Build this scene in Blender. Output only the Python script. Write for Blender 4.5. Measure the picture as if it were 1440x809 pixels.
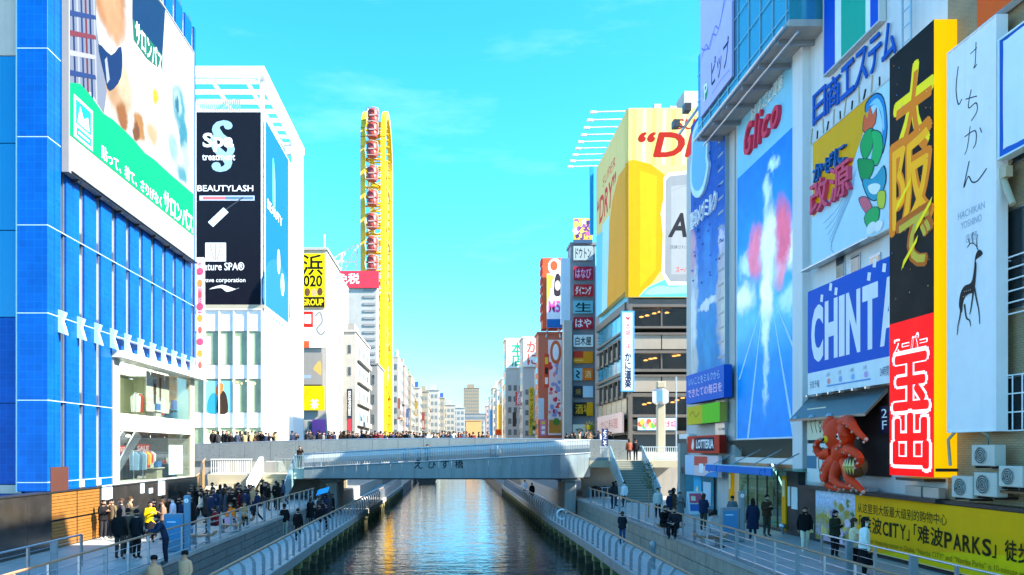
import bpy, bmesh, math, random
from mathutils import Vector, Matrix
random.seed(7)
R = math.radians
for o in list(bpy.data.objects): bpy.data.objects.remove(o)
scn = bpy.context.scene
col = scn.collection

# ------------------------------------------------------------------ camera
F, CX, CY, H = 1100.0, 635.0, 632.0, 3.9      # focal length and vanishing point in photo pixels, eye height above promenade
cam = bpy.data.cameras.new('camera')
cam.sensor_width = 36; cam.lens = 36 * F / 1440
cam.shift_x = (720 - CX) / 1440; cam.shift_y = (CY - 404.5) / 1440
cam.clip_start = 0.1; cam.clip_end = 6000
camo = bpy.data.objects.new('camera', cam); col.objects.link(camo)
camo.location = (0, 0, H); camo.rotation_euler = (R(90), 0, 0)
scn.camera = camo

# ------------------------------------------------------------------ sky, sun, exposure
SUN_AZ, SUN_EL = 108.0, 38.0                   # degrees clockwise from +Y (view direction), elevation
w = bpy.data.worlds.new('World'); scn.world = w; w.use_nodes = True
nt = w.node_tree; nt.nodes.clear()
out = nt.nodes.new('ShaderNodeOutputWorld'); bg = nt.nodes.new('ShaderNodeBackground')
sky = nt.nodes.new('ShaderNodeTexSky'); sky.sky_type = 'NISHITA'; sky.sun_disc = False
sky.sun_elevation = R(SUN_EL); sky.sun_rotation = R(SUN_AZ)
sky.air_density = 1.0; sky.dust_density = 0.9; sky.ozone_density = 1.6; sky.altitude = 0
tint = nt.nodes.new('ShaderNodeMix'); tint.data_type = 'RGBA'; tint.blend_type = 'MULTIPLY'; tint.inputs[0].default_value = 1
tint.inputs[7].default_value = (1, .90, 1.16, 1)
sp = nt.nodes.new('ShaderNodeSeparateColor'); cbn = nt.nodes.new('ShaderNodeCombineColor')      # grade of the whole sky: a deeper cyan blue
pw = nt.nodes.new('ShaderNodeMath'); pw.operation = 'POWER'; pw.inputs[1].default_value = 1.7
ml = nt.nodes.new('ShaderNodeMath'); ml.operation = 'MULTIPLY'; ml.inputs[1].default_value = .15
mn = nt.nodes.new('ShaderNodeMath'); mn.operation = 'MINIMUM'; mn.inputs[1].default_value = 9.0
# a few thin high clouds over the whole sky
tc = nt.nodes.new('ShaderNodeTexCoord'); mp = nt.nodes.new('ShaderNodeMapping'); mp.inputs['Scale'].default_value = (1.6, 1.6, 7.0)
cn = nt.nodes.new('ShaderNodeTexNoise'); cn.inputs['Scale'].default_value = 2.2; cn.inputs['Detail'].default_value = 6; cn.inputs['Roughness'].default_value = .62
cr = nt.nodes.new('ShaderNodeMapRange'); cr.inputs[1].default_value = .56; cr.inputs[2].default_value = .85; cr.inputs[3].default_value = 0; cr.inputs[4].default_value = .07
cm = nt.nodes.new('ShaderNodeMix'); cm.data_type = 'RGBA'; cm.inputs[7].default_value = (7.5, 8.6, 9.0, 1)
L = nt.links.new
L(sky.outputs[0], sp.inputs[0]); L(sp.outputs[0], pw.inputs[0]); L(pw.outputs[0], ml.inputs[0]); L(ml.outputs[0], mn.inputs[0]); L(mn.outputs[0], cbn.inputs[0]); L(sp.outputs[1], cbn.inputs[1]); L(sp.outputs[2], cbn.inputs[2]); L(cbn.outputs[0], tint.inputs[6]); L(tc.outputs['Generated'], mp.inputs[0]); L(mp.outputs[0], cn.inputs['Vector']); L(cn.outputs[0], cr.inputs[0])
L(cr.outputs[0], cm.inputs[0]); L(tint.outputs[2], cm.inputs[6]); L(cm.outputs[2], bg.inputs[0]); L(bg.outputs[0], out.inputs[0])
bg.inputs[1].default_value = 0.125
sun = bpy.data.lights.new('sun', 'SUN'); sun.energy = 5.0; sun.angle = R(.5); sun.color = (1, .90, .74)
so = bpy.data.objects.new('sun', sun); col.objects.link(so)
sd = Vector((math.sin(R(SUN_AZ)) * math.cos(R(SUN_EL)), math.cos(R(SUN_AZ)) * math.cos(R(SUN_EL)), math.sin(R(SUN_EL))))
so.rotation_euler = sd.to_track_quat('Z', 'Y').to_euler(); so.location = (40, -20, 80)
scn.view_settings.view_transform = 'Standard'; scn.view_settings.look = 'None'
scn.view_settings.exposure = 1.97; scn.view_settings.gamma = 1
scn.cycles.max_bounces = 8; scn.cycles.diffuse_bounces = 6; scn.cycles.glossy_bounces = 3; scn.cycles.transparent_max_bounces = 8
scn.cycles.transmission_bounces = 4; scn.cycles.sample_clamp_indirect = 6; scn.cycles.caustics_reflective = False; scn.cycles.caustics_refractive = False

# ------------------------------------------------------------------ pixel helpers: a pixel gives a direction, a plane gives the distance
def at(x, y, Y): return Vector(((x - CX) * Y / F, Y, H - (y - CY) * Y / F))
def onX(x, y, X): return at(x, y, X * F / (x - CX))
def onZ(x, y, z): return at(x, y, (H - z) * F / (y - CY))
def YX(x, X): return X * F / (x - CX)
def zz(y, Y): return H - (y - CY) * Y / F
def xx(x, Y): return (x - CX) * Y / F

# ------------------------------------------------------------------ materials
MATS = {}
def mat(name, c, rough=.6, metal=0, var=.10, scale=1.2, bump=0, bscale=30, streak=0, emit=0, spec=.5, coat=0):
    if name in MATS: return MATS[name]
    m = bpy.data.materials.new(name); m.use_nodes = True; t = m.node_tree; b = t.nodes['Principled BSDF']
    b.inputs['Roughness'].default_value = rough; b.inputs['Metallic'].default_value = metal
    b.inputs['Specular IOR Level'].default_value = spec; b.inputs['Coat Weight'].default_value = coat
    c4 = (*c, 1); b.inputs['Base Color'].default_value = c4
    if emit: b.inputs['Emission Color'].default_value = c4; b.inputs['Emission Strength'].default_value = emit
    ln = t.links.new
    if var or bump or streak: g = t.nodes.new('ShaderNodeNewGeometry')
    if var:
        n = t.nodes.new('ShaderNodeTexNoise'); n.inputs['Scale'].default_value = scale; n.inputs['Detail'].default_value = 5; n.inputs['Roughness'].default_value = .65
        mx = t.nodes.new('ShaderNodeMix'); mx.data_type = 'RGBA'
        mx.inputs[6].default_value = tuple(max(0, v * (1 - var * 1.6)) for v in c) + (1,)
        mx.inputs[7].default_value = tuple(min(1, v * (1 + var * 1.2)) for v in c) + (1,)
        ln(g.outputs['Position'], n.inputs['Vector']); ln(n.outputs[0], mx.inputs[0]); src = mx.outputs[2]
        if streak:
            mpn = t.nodes.new('ShaderNodeMapping'); mpn.inputs['Scale'].default_value = (2.2, 2.2, .16)
            n2 = t.nodes.new('ShaderNodeTexNoise'); n2.inputs['Scale'].default_value = 1.3; n2.inputs['Detail'].default_value = 6
            mr = t.nodes.new('ShaderNodeMapRange'); mr.inputs[1].default_value = .45; mr.inputs[2].default_value = .78; mr.inputs[3].default_value = 0; mr.inputs[4].default_value = streak
            m2 = t.nodes.new('ShaderNodeMix'); m2.data_type = 'RGBA'; m2.inputs[7].default_value = tuple(v * .35 + .01 for v in c) + (1,)
            ln(g.outputs['Position'], mpn.inputs[0]); ln(mpn.outputs[0], n2.inputs['Vector']); ln(n2.outputs[0], mr.inputs[0]); ln(mr.outputs[0], m2.inputs[0]); ln(src, m2.inputs[6]); src = m2.outputs[2]
        ln(src, b.inputs['Base Color'])
        mr2 = t.nodes.new('ShaderNodeMapRange'); mr2.inputs[3].default_value = max(.02, rough - .12); mr2.inputs[4].default_value = min(1, rough + .12)
        ln(n.outputs[0], mr2.inputs[0]); ln(mr2.outputs[0], b.inputs['Roughness'])
    if bump:
        n3 = t.nodes.new('ShaderNodeTexNoise'); n3.inputs['Scale'].default_value = bscale; n3.inputs['Detail'].default_value = 4
        bp = t.nodes.new('ShaderNodeBump'); bp.inputs['Strength'].default_value = bump; bp.inputs['Distance'].default_value = .02
        ln(g.outputs['Position'], n3.inputs['Vector']); ln(n3.outputs[0], bp.inputs['Height']); ln(bp.outputs[0], b.inputs['Normal'])
    MATS[name] = m; return m
def glass_mat(name, tint_c, clear=.75, rough=.02):
    if name in MATS: return MATS[name]
    m = bpy.data.materials.new(name); m.use_nodes = True; t = m.node_tree; t.nodes.clear()
    o = t.nodes.new('ShaderNodeOutputMaterial'); tr = t.nodes.new('ShaderNodeBsdfTransparent'); gl = t.nodes.new('ShaderNodeBsdfGlossy')
    tr.inputs[0].default_value = (*tint_c, 1); gl.inputs['Roughness'].default_value = rough
    lw = t.nodes.new('ShaderNodeLayerWeight'); lw.inputs[0].default_value = .5; fr = t.nodes.new('ShaderNodeMath'); fr.operation = 'POWER'; fr.inputs[1].default_value = 5.0; t.links.new(lw.outputs['Facing'], fr.inputs[0])
    mr = t.nodes.new('ShaderNodeMapRange'); mr.inputs[3].default_value = (1 - clear) * .4; mr.inputs[4].default_value = .9
    mx = t.nodes.new('ShaderNodeMixShader'); ln = t.links.new
    ln(fr.outputs[0], mr.inputs[0]); ln(mr.outputs[0], mx.inputs[0]); ln(tr.outputs[0], mx.inputs[1]); ln(gl.outputs[0], mx.inputs[2]); ln(mx.outputs[0], o.inputs[0])
    MATS[name] = m; return m
def tile_mat(name, c, c2, w_, h_, mortar=.02, rough=.4, axis='yz', bump=.3):
    """fine wall tiles too small to pick apart in the photograph"""
    if name in MATS: return MATS[name]
    m = mat(name, c, rough, var=.08); t = m.node_tree; b = t.nodes['Principled BSDF']; ln = t.links.new
    g = t.nodes.new('ShaderNodeNewGeometry'); s = t.nodes.new('ShaderNodeSeparateXYZ'); cb = t.nodes.new('ShaderNodeCombineXYZ'); a = t.nodes.new('ShaderNodeMath'); a.operation = 'ADD'
    br = t.nodes.new('ShaderNodeTexBrick'); br.inputs['Scale'].default_value = 1; br.inputs['Brick Width'].default_value = w_; br.inputs['Row Height'].default_value = h_
    br.inputs['Mortar Size'].default_value = mortar; br.inputs['Color1'].default_value = (*c, 1); br.inputs['Color2'].default_value = tuple(v * .88 for v in c) + (1,); br.inputs['Mortar'].default_value = (*c2, 1)
    br.offset = .5 if w_ > h_ * 1.4 else 0
    ln(g.outputs['Position'], s.inputs[0]); ln(s.outputs[0], a.inputs[0]); ln(s.outputs[1], a.inputs[1]); ln(a.outputs[0], cb.inputs[0]); ln(s.outputs[2], cb.inputs[1]); ln(cb.outputs[0], br.inputs['Vector'])
    mx = t.nodes.new('ShaderNodeMix'); mx.data_type = 'RGBA'; mx.blend_type = 'MULTIPLY'; mx.inputs[0].default_value = .5
    ln(br.outputs['Color'], mx.inputs[6]); n = t.nodes.new('ShaderNodeTexNoise'); n.inputs['Scale'].default_value = .7; n.inputs['Detail'].default_value = 6; ln(g.outputs['Position'], n.inputs['Vector']); ln(n.outputs[0], mx.inputs[7])
    mr = t.nodes.new('ShaderNodeMapRange'); mr.inputs[1].default_value = .25; mr.inputs[2].default_value = .75; mr.inputs[3].default_value = .55; mr.inputs[4].default_value = 1.2; ln(n.outputs[0], mr.inputs[0]); ln(mr.outputs[0], mx.inputs[7])
    ln(mx.outputs[2], b.inputs['Base Color']); bp = t.nodes.new('ShaderNodeBump'); bp.inputs['Strength'].default_value = bump; bp.inputs['Distance'].default_value = .01; bp.invert = True
    ln(br.outputs['Fac'], bp.inputs['Height']); ln(bp.outputs[0], b.inputs['Normal']); return m
def P(hexs, dim=1, **k):
    """printed or painted colour from an sRGB hex"""
    r, g, b = (int(hexs[i:i + 2], 16) / 255 for i in (0, 2, 4))
    f = lambda v: v / 12.92 if v <= .04045 else ((v + .055) / 1.055) ** 2.4
    k.setdefault('rough', .6); k.setdefault('var', .06); k.setdefault('spec', .12); k.setdefault('streak', .10)
    return mat('paint_' + hexs + ('' if dim == 1 else '_d%d' % (dim * 100)) + ''.join('_%s%s' % i for i in sorted(k.items())), tuple(min(f(v) * dim, .86) for v in (r, g, b)), **k)

def hx(h, dim=1):
    f = lambda v: v / 12.92 if v <= .04045 else ((v + .055) / 1.055) ** 2.4
    return tuple(f(int(h[i:i + 2], 16) / 255) * dim for i in (0, 2, 4)) + (1,)
def picture(name, sign, stops, blobs, warp=.12, wscale=3, mottled=.10, dim=1, emit=0, sheet=None):
    """a flat printed picture: ramp up the board, soft patches (u, v, ru, rv, hex, softness), uneven edges, print sheets"""
    m = bpy.data.materials.new(name); m.use_nodes = True; t = m.node_tree; b = t.nodes['Principled BSDF']; ln = t.links.new; N = t.nodes.new
    b.inputs['Roughness'].default_value = .55; b.inputs['Specular IOR Level'].default_value = .12
    g = N('ShaderNodeNewGeometry'); sb = N('ShaderNodeVectorMath'); sb.operation = 'SUBTRACT'; sb.inputs[1].default_value = sign.fr.o; ln(g.outputs['Position'], sb.inputs[0])
    cb = N('ShaderNodeCombineXYZ')
    for i, (ax, ext) in enumerate(((sign.fr.u, sign.W), (sign.fr.v, sign.Hh))):
        d = N('ShaderNodeVectorMath'); d.operation = 'DOT_PRODUCT'; d.inputs[1].default_value = ax / ext; ln(sb.outputs[0], d.inputs[0]); ln(d.outputs['Value'], cb.inputs[i])
    nz = N('ShaderNodeTexNoise'); nz.inputs['Scale'].default_value = wscale / max(sign.W, sign.Hh) * 2; nz.inputs['Detail'].default_value = 6; nz.inputs['Roughness'].default_value = .6; ln(g.outputs['Position'], nz.inputs['Vector'])
    c5 = N('ShaderNodeVectorMath'); c5.operation = 'SUBTRACT'; c5.inputs[1].default_value = (.5, .5, .5); ln(nz.outputs['Color'], c5.inputs[0])
    sc2 = N('ShaderNodeVectorMath'); sc2.operation = 'MULTIPLY'; sc2.inputs[1].default_value = (warp * 2, warp * 2 * min(1, sign.W / sign.Hh), 0); ln(c5.outputs[0], sc2.inputs[0])
    ad = N('ShaderNodeVectorMath'); ad.operation = 'ADD'; ln(cb.outputs[0], ad.inputs[0]); ln(sc2.outputs[0], ad.inputs[1]); uvn = ad.outputs[0]
    sx = N('ShaderNodeSeparateXYZ'); ln(uvn, sx.inputs[0]); rp = N('ShaderNodeValToRGB'); ln(sx.outputs[1], rp.inputs[0])
    e = rp.color_ramp.elements; e[0].position = stops[0][0]; e[0].color = hx(stops[0][1], dim); e[1].position = stops[-1][0]; e[1].color = hx(stops[-1][1], dim)
    for p_, h in stops[1:-1]: q = e.new(p_); q.color = hx(h, dim)
    cur = rp.outputs[0]
    for (u, v, ru, rv, h, soft) in blobs:
        a = N('ShaderNodeVectorMath'); a.operation = 'SUBTRACT'; a.inputs[1].default_value = (u, v, 0); ln(uvn, a.inputs[0])
        k = N('ShaderNodeVectorMath'); k.operation = 'MULTIPLY'; k.inputs[1].default_value = (1 / ru, 1 / rv, 0); ln(a.outputs[0], k.inputs[0])
        l = N('ShaderNodeVectorMath'); l.operation = 'LENGTH'; ln(k.outputs[0], l.inputs[0])
        mr = N('ShaderNodeMapRange'); mr.interpolation_type = 'SMOOTHSTEP'; mr.inputs[1].default_value = 1; mr.inputs[2].default_value = 1 - soft; mr.inputs[3].default_value = 0; mr.inputs[4].default_value = 1; ln(l.outputs['Value'], mr.inputs[0])
        mx = N('ShaderNodeMix'); mx.data_type = 'RGBA'; ln(mr.outputs[0], mx.inputs[0]); ln(cur, mx.inputs[6]); mx.inputs[7].default_value = hx(h, dim); cur = mx.outputs[2]
    n2 = N('ShaderNodeTexNoise'); n2.inputs['Scale'].default_value = 14 / max(sign.W, sign.Hh) * 2; n2.inputs['Detail'].default_value = 8; ln(g.outputs['Position'], n2.inputs['Vector'])
    mr = N('ShaderNodeMapRange'); mr.inputs[1].default_value = .3; mr.inputs[2].default_value = .7; mr.inputs[3].default_value = 1 - mottled; mr.inputs[4].default_value = 1 + mottled; ln(n2.outputs[0], mr.inputs[0])
    mm = N('ShaderNodeVectorMath'); mm.operation = 'SCALE'; ln(cur, mm.inputs[0]); ln(mr.outputs[0], mm.inputs['Scale']); cur = mm.outputs[0]
    ln(cur, b.inputs['Base Color'])
    if emit: ln(cur, b.inputs['Emission Color']); b.inputs['Emission Strength'].default_value = emit
    sign.ob.data.materials[0] = m; return m

# ------------------------------------------------------------------ mesh builder
WL = {}                                        # world location of every unrotated object
class MB:
    def __init__(s): s.v = []; s.f = []; s.m = []; s.mats = []; s.sm = []
    def mi(s, m):
        if m not in s.mats: s.mats.append(m)
        return s.mats.index(m)
    def add(s, vs, fs, m, smooth=False):
        b = len(s.v); s.v += [Vector(v) for v in vs]; i = s.mi(m)
        for f in fs: s.f.append([b + k for k in f]); s.m.append(i); s.sm.append(smooth)
        return s
    def box(s, x0, x1, y0, y1, z0, z1, m):
        x0, x1 = sorted((x0, x1)); y0, y1 = sorted((y0, y1)); z0, z1 = sorted((z0, z1))
        return s.add([(x0, y0, z0), (x1, y0, z0), (x1, y1, z0), (x0, y1, z0), (x0, y0, z1), (x1, y0, z1), (x1, y1, z1), (x0, y1, z1)],
                     [(0, 3, 2, 1), (4, 5, 6, 7), (0, 1, 5, 4), (1, 2, 6, 5), (2, 3, 7, 6), (3, 0, 4, 7)], m)
    def cbox(s, x0, x1, y0, y1, z0, z1, m, b=.02):
        """box with chamfered edges"""
        x0, x1 = sorted((x0, x1)); y0, y1 = sorted((y0, y1)); z0, z1 = sorted((z0, z1))
        b = min(b, (x1 - x0) * .4, (y1 - y0) * .4, (z1 - z0) * .4)
        bm = bmesh.new(); bmesh.ops.create_cube(bm, size=1)
        for v in bm.verts: v.co = Vector(((x0 + x1) / 2 + v.co.x * (x1 - x0), (y0 + y1) / 2 + v.co.y * (y1 - y0), (z0 + z1) / 2 + v.co.z * (z1 - z0)))
        bmesh.ops.bevel(bm, geom=bm.edges[:], offset=b, segments=1, affect='EDGES')
        bm.verts.index_update(); s.add([v.co.copy() for v in bm.verts], [[v.index for v in f.verts] for f in bm.faces], m); bm.free(); return s
    def prism(s, pts, ext, m, mside=None):
        n = len(pts); ext = Vector(ext); a = [Vector(p) for p in pts]; b = [p + ext for p in a]
        s.add(a + b, [list(range(n))[::-1], list(range(n, 2 * n))], m)
        s.add(a + b, [(i, (i + 1) % n, n + (i + 1) % n, n + i) for i in range(n)], mside or m); return s
    def tube(s, pts, r, m, n=6, caps=True, smooth=True):
        pts = [Vector(p) for p in pts]; rs = r if isinstance(r, (list, tuple)) else [r] * len(pts)
        vs = []; fs = []
        for i, p in enumerate(pts):
            d = (pts[min(i + 1, len(pts) - 1)] - pts[max(i - 1, 0)]).normalized()
            u = d.cross(Vector((0, 0, 1))) if abs(d.z) < .95 else d.cross(Vector((0, 1, 0)))
            u.normalize(); v = d.cross(u)
            for k in range(n): a = 2 * math.pi * k / n; vs.append(p + (u * math.cos(a) + v * math.sin(a)) * rs[i])
        for i in range(len(pts) - 1):
            for k in range(n): fs.append((i * n + k, i * n + (k + 1) % n, (i + 1) * n + (k + 1) % n, (i + 1) * n + k))
        s.add(vs, fs, m, smooth)
        if caps: s.add(vs, [list(range(n))[::-1], list(range(len(vs) - n, len(vs)))], m)
        return s
    def lathe(s, c, prof, m, n=12, sx=1, sy=1, smooth=True):
        c = Vector(c); vs = []; fs = []
        for r, z in prof:
            for k in range(n): a = 2 * math.pi * k / n; vs.append(c + Vector((r * sx * math.cos(a), r * sy * math.sin(a), z)))
        for i in range(len(prof) - 1):
            for k in range(n): fs.append((i * n + k, i * n + (k + 1) % n, (i + 1) * n + (k + 1) % n, (i + 1) * n + k))
        s.add(vs, fs, m, smooth); s.add(vs, [list(range(n))[::-1], list(range(len(vs) - n, len(vs)))], m); return s
    def ball(s, c, rx, ry, rz, m, n=10, k=7):
        return s.lathe(c, [(max(.001, math.sin(math.pi * i / k)), 0) for i in range(k + 1)], m, n) if 0 else s._ball(c, rx, ry, rz, m, n, k)
    def _ball(s, c, rx, ry, rz, m, n, k):
        c = Vector(c); vs = [c + Vector((0, 0, -rz))]; fs = []
        for i in range(1, k):
            t = math.pi * i / k
            for j in range(n): a = 2 * math.pi * j / n; vs.append(c + Vector((rx * math.sin(t) * math.cos(a), ry * math.sin(t) * math.sin(a), -rz * math.cos(t))))
        vs.append(c + Vector((0, 0, rz))); e = len(vs) - 1
        for j in range(n):
            fs.append((0, 1 + (j + 1) % n, 1 + j)); fs.append((e, 1 + (k - 2) * n + j, 1 + (k - 2) * n + (j + 1) % n))
            for i in range(k - 2): fs.append((1 + i * n + j, 1 + i * n + (j + 1) % n, 1 + (i + 1) * n + (j + 1) % n, 1 + (i + 1) * n + j))
        return s.add(vs, fs, m, True)
    def mesh(s, name, org=(0, 0, 0)):
        me = bpy.data.meshes.new(name); org = Vector(org)
        me.from_pydata([v - org for v in s.v], [], s.f)
        for m in s.mats: me.materials.append(m)
        me.polygons.foreach_set('material_index', s.m); me.polygons.foreach_set('use_smooth', s.sm); me.update(); return me
    def build(s, name, parent=None, org=None, **k):
        if org is None:
            lo = [min(v[i] for v in s.v) for i in range(3)]; hi = [max(v[i] for v in s.v) for i in range(3)]
            org = Vector(((lo[0] + hi[0]) / 2, (lo[1] + hi[1]) / 2, lo[2]))
        return put(name, s.mesh(name, org), org, parent, **k)
def put(name, me, loc, parent=None, label=None, cat=None, group=None, kind=None, local=False):
    """link one mesh object; loc is in the world unless local"""
    o = bpy.data.objects.new(name, me); col.objects.link(o); loc = Vector(loc)
    if parent is not None:
        o.parent = parent; o.location = loc if local else loc - WL[parent.name]
    else: o.location = loc
    WL[o.name] = loc if not local or parent is None else WL.get(parent.name, Vector()) + loc
    tag(o, label, cat, group, kind); return o
def tag(o, label=None, cat=None, group=None, kind=None):
    if label: o['label'] = label
    if cat: o['category'] = cat
    if group: o['group'] = group
    if kind: o['kind'] = kind
    return o
def thing(name, label, cat, loc, group=None, rz=0):
    o = bpy.data.objects.new(name, None); col.objects.link(o); o.location = loc; o.rotation_euler.z = rz; o.empty_display_size = .3
    WL[o.name] = Vector(loc); return tag(o, label, cat, group)
def bx(name, x0, x1, y0, y1, z0, z1, m, parent=None, bev=0, **k):
    b = MB(); (b.cbox(x0, x1, y0, y1, z0, z1, m, bev) if bev else b.box(x0, x1, y0, y1, z0, z1, m)); return b.build(name, parent, **k)
CUBES = {}
def bxs(name, x0, x1, y0, y1, z0, z1, m, parent, bev=0, **k):
    """box that shares its mesh with equal boxes"""
    d = (round(abs(x1 - x0), 3), round(abs(y1 - y0), 3), round(abs(z1 - z0), 3), m.name, bev)
    if d not in CUBES:
        b = MB(); a = (-d[0] / 2, d[0] / 2, -d[1] / 2, d[1] / 2, 0, d[2], m); b.cbox(*a, bev) if bev else b.box(*a); CUBES[d] = b.mesh(name)
    return put(name, CUBES[d], ((x0 + x1) / 2, (y0 + y1) / 2, min(z0, z1)), parent, **k)

# ------------------------------------------------------------------ flat faces in the place: a frame has an origin, a right, an up and an outward direction
class Fr:
    def __init__(s, o, u, v): s.o = Vector(o); s.u = Vector(u); s.v = Vector(v); s.n = s.u.cross(s.v)
    def __call__(s, a, b, c=0): return s.o + s.u * a + s.v * b + s.n * c
def plane_pt(pl, x, y):
    return onX(x, y, pl[1]) if pl[0] == 'X' else at(x, y, pl[1])
def plane_u(pl): return Vector((1, 0, 0)) if pl[0] == 'Y' else (Vector((0, -1, 0)) if pl[1] > 0 else Vector((0, 1, 0)))
def smooth_pts(pts, k=5):
    n = len(pts); res = []
    for i in range(n):
        p0, p1, p2, p3 = (Vector(pts[(i + j) % n]) for j in (-1, 0, 1, 2))
        for s in range(k):
            t = s / k; res.append(.5 * ((2 * p1) + (p2 - p0) * t + (2 * p0 - 5 * p1 + 4 * p2 - p3) * t * t + (3 * p1 - p0 - 3 * p2 + p3) * t ** 3))
    return res
TEXTS = []
class Sign:
    """a board: root mesh is the board itself, prints and letters are its parts"""
    def __init__(s, name, label, cat, pl, xL, yT, yB, xR, depth, face, side=None, frame=None, fw=.08, group=None, parent=None, ref='L'):
        a = plane_pt(pl, xL, yB); b = plane_pt(pl, xR, yB); u = plane_u(pl)
        xr = xL if ref == 'L' else xR
        z0 = plane_pt(pl, xr, yB).z; z1 = plane_pt(pl, xr, yT).z
        s.W = abs((b - a).dot(u)); s.Hh = z1 - z0; s.pl = pl
        s.fr = Fr((a.x, a.y, z0), u, (0, 0, 1)); s.layer = 1; s.depth = depth
        s.make(name, label, cat, face, side or face, frame, fw, group, parent)
    def make(s, name, label, cat, face, side, frame, fw, group, parent):
        q = s.fr; b = MB(); W, Hh, d = s.W, s.Hh, s.depth
        pts = [q(0, 0, -d), q(W, 0, -d), q(W, Hh, -d), q(0, Hh, -d), q(0, 0), q(W, 0), q(W, Hh), q(0, Hh)]
        b.add(pts, [(4, 5, 6, 7)], face); b.add(pts, [(0, 3, 2, 1), (0, 1, 5, 4), (1, 2, 6, 5), (2, 3, 7, 6), (3, 0, 4, 7)], side)
        s.ob = b.build(name, parent, label=label, cat=cat, group=group)
        if frame:
            b = MB(); e = .03
            for (a0, a1, c0, c1) in ((-fw, W + fw, -fw, 0), (-fw, W + fw, Hh, Hh + fw), (-fw, 0, 0, Hh), (W, W + fw, 0, Hh)):
                p = [q(a0, c0, -d), q(a1, c0, -d), q(a1, c1, -d), q(a0, c1, -d), q(a0, c0, e), q(a1, c0, e), q(a1, c1, e), q(a0, c1, e)]
                b.add(p, [(4, 5, 6, 7), (0, 3, 2, 1), (0, 1, 5, 4), (1, 2, 6, 5), (2, 3, 7, 6), (3, 0, 4, 7)], frame)
            b.build('frame', s.ob)
    def lay(s): s.layer += 1; return .002 + s.layer * .0007
    def fpts(s, pts, name, m, thick=0, smooth=0):
        """flat print or relief from fractions of the board"""
        if smooth: pts = [tuple(p) for p in smooth_pts(pts, smooth)]
        s.raw([(a * s.W, b * s.Hh) for a, b in pts], name, m, thick)
    def raw(s, pts, name, m, thick=0):
        c = s.lay(); b = MB(); q = s.fr; n = len(pts)
        area = sum(pts[i][0] * pts[(i + 1) % n][1] - pts[(i + 1) % n][0] * pts[i][1] for i in range(n))
        if area < 0: pts = pts[::-1]
        bm = bmesh.new(); vs = [bm.verts.new(q(a, h, c + thick)) for a, h in pts]
        try: f = bm.faces.new(vs)
        except ValueError: bm.free(); return
        f.normal_update(); bmesh.ops.triangulate(bm, faces=[f]); bm.verts.index_update()
        b.add([v.co.copy() for v in bm.verts], [[v.index for v in f.verts] for f in bm.faces], m)
        if thick:
            base = [q(a, h, 0) for a, h in pts]; top = [q(a, h, c + thick) for a, h in pts]
            b.add(base + top, [(i, (i + 1) % n, n + (i + 1) % n, n + i) for i in range(n)], m)
        bm.free(); return b.build(name, s.ob)
    def px(s, pts, name, m, thick=0, smooth=0, clip=True):
        """flat print from photo pixels lying on the board"""
        res = []
        for x, y in pts:
            p = plane_pt(s.pl, x, y) - s.fr.o; a, h = p.dot(s.fr.u), p.dot(s.fr.v)
            res.append((a, h))
        if smooth: res = [tuple(p) for p in smooth_pts(res, smooth)]
        if clip: res = [(min(max(a, .003), s.W - .003), min(max(h, .003), s.Hh - .003)) for a, h in res]
        return s.raw(res, name, m, thick)
    def rect(s, a0, b0, a1, b1, m, name='print', thick=0): s.fpts([(a0, b0), (a1, b0), (a1, b1), (a0, b1)], name, m, thick)
    def ell(s, a, b, ra, rb, m, name='print', n=20, thick=0):
        s.raw([(a * s.W + ra * math.cos(2 * math.pi * i / n), b * s.Hh + rb * math.sin(2 * math.pi * i / n)) for i in range(n)], name, m, thick)
    def stroke(s, pts, wid, m, name='stroke', k=4, taper=1):
        """an open brush stroke, fractions of the board, width in metres"""
        P_ = [Vector((a * s.W, b * s.Hh)) for a, b in pts]; res = []
        for i in range(len(P_) - 1):
            p0 = P_[max(i - 1, 0)]; p1 = P_[i]; p2 = P_[i + 1]; p3 = P_[min(i + 2, len(P_) - 1)]
            for j in range(k):
                t = j / k; res.append(.5 * ((2 * p1) + (p2 - p0) * t + (2 * p0 - 5 * p1 + 4 * p2 - p3) * t * t + (3 * p1 - p0 - 3 * p2 + p3) * t ** 3))
        res.append(P_[-1]); lf = []; rt = []
        for i, p in enumerate(res):
            d = (res[min(i + 1, len(res) - 1)] - res[max(i - 1, 0)]); d = d.normalized() if d.length > 1e-6 else Vector((1, 0)); nn = Vector((-d.y, d.x))
            ww = wid / 2 * (1 + (taper - 1) * i / (len(res) - 1)); lf.append(p + nn * ww); rt.append(p - nn * ww)
        c = s.lay(); q = s.fr; b = MB(); n = len(res)
        b.add([q(p.x, p.y, c) for p in lf] + [q(p.x, p.y, c) for p in rt], [(n + i, n + i + 1, i + 1, i) for i in range(n - 1)], m); b.build(name, s.ob)
    def text(s, t, a0, b0, a1, b1, m, vert=False, bold=0, ext=0, shear=0, keep=False, name='lettering', slope=0, split=False):
        if (ext or split) and len(t) > 1 and not vert:            # big or raised letters stand one by one
            wts = [{'G': 1.25, 'l': .5, 'i': .5, 'I': .42}.get(c, 1) for c in t] if t.isascii() or ext else [(.62 if c != 'I' else .26) if c.isascii() else (.42 if c in '「」' else 1) for c in t]; tot = sum(wts); x = a0
            for c, wt_ in zip(t, wts):
                d = (a1 - a0) * wt_ / tot; hi = {'c': .62, 'o': .62, '」': .62}.get(c, 1.0 if not c.isascii() or t.isascii() else .86); lo_ = .4 if c == '「' else 0; s.text(c, x + d * (.45 if c == '「' else .06), b0 + (b1 - b0) * lo_, x + d * (.55 if c == '」' else .94), b0 + (b1 - b0) * hi, m, False, bold, ext, shear, keep, 'letter'); x += d
            return
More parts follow.
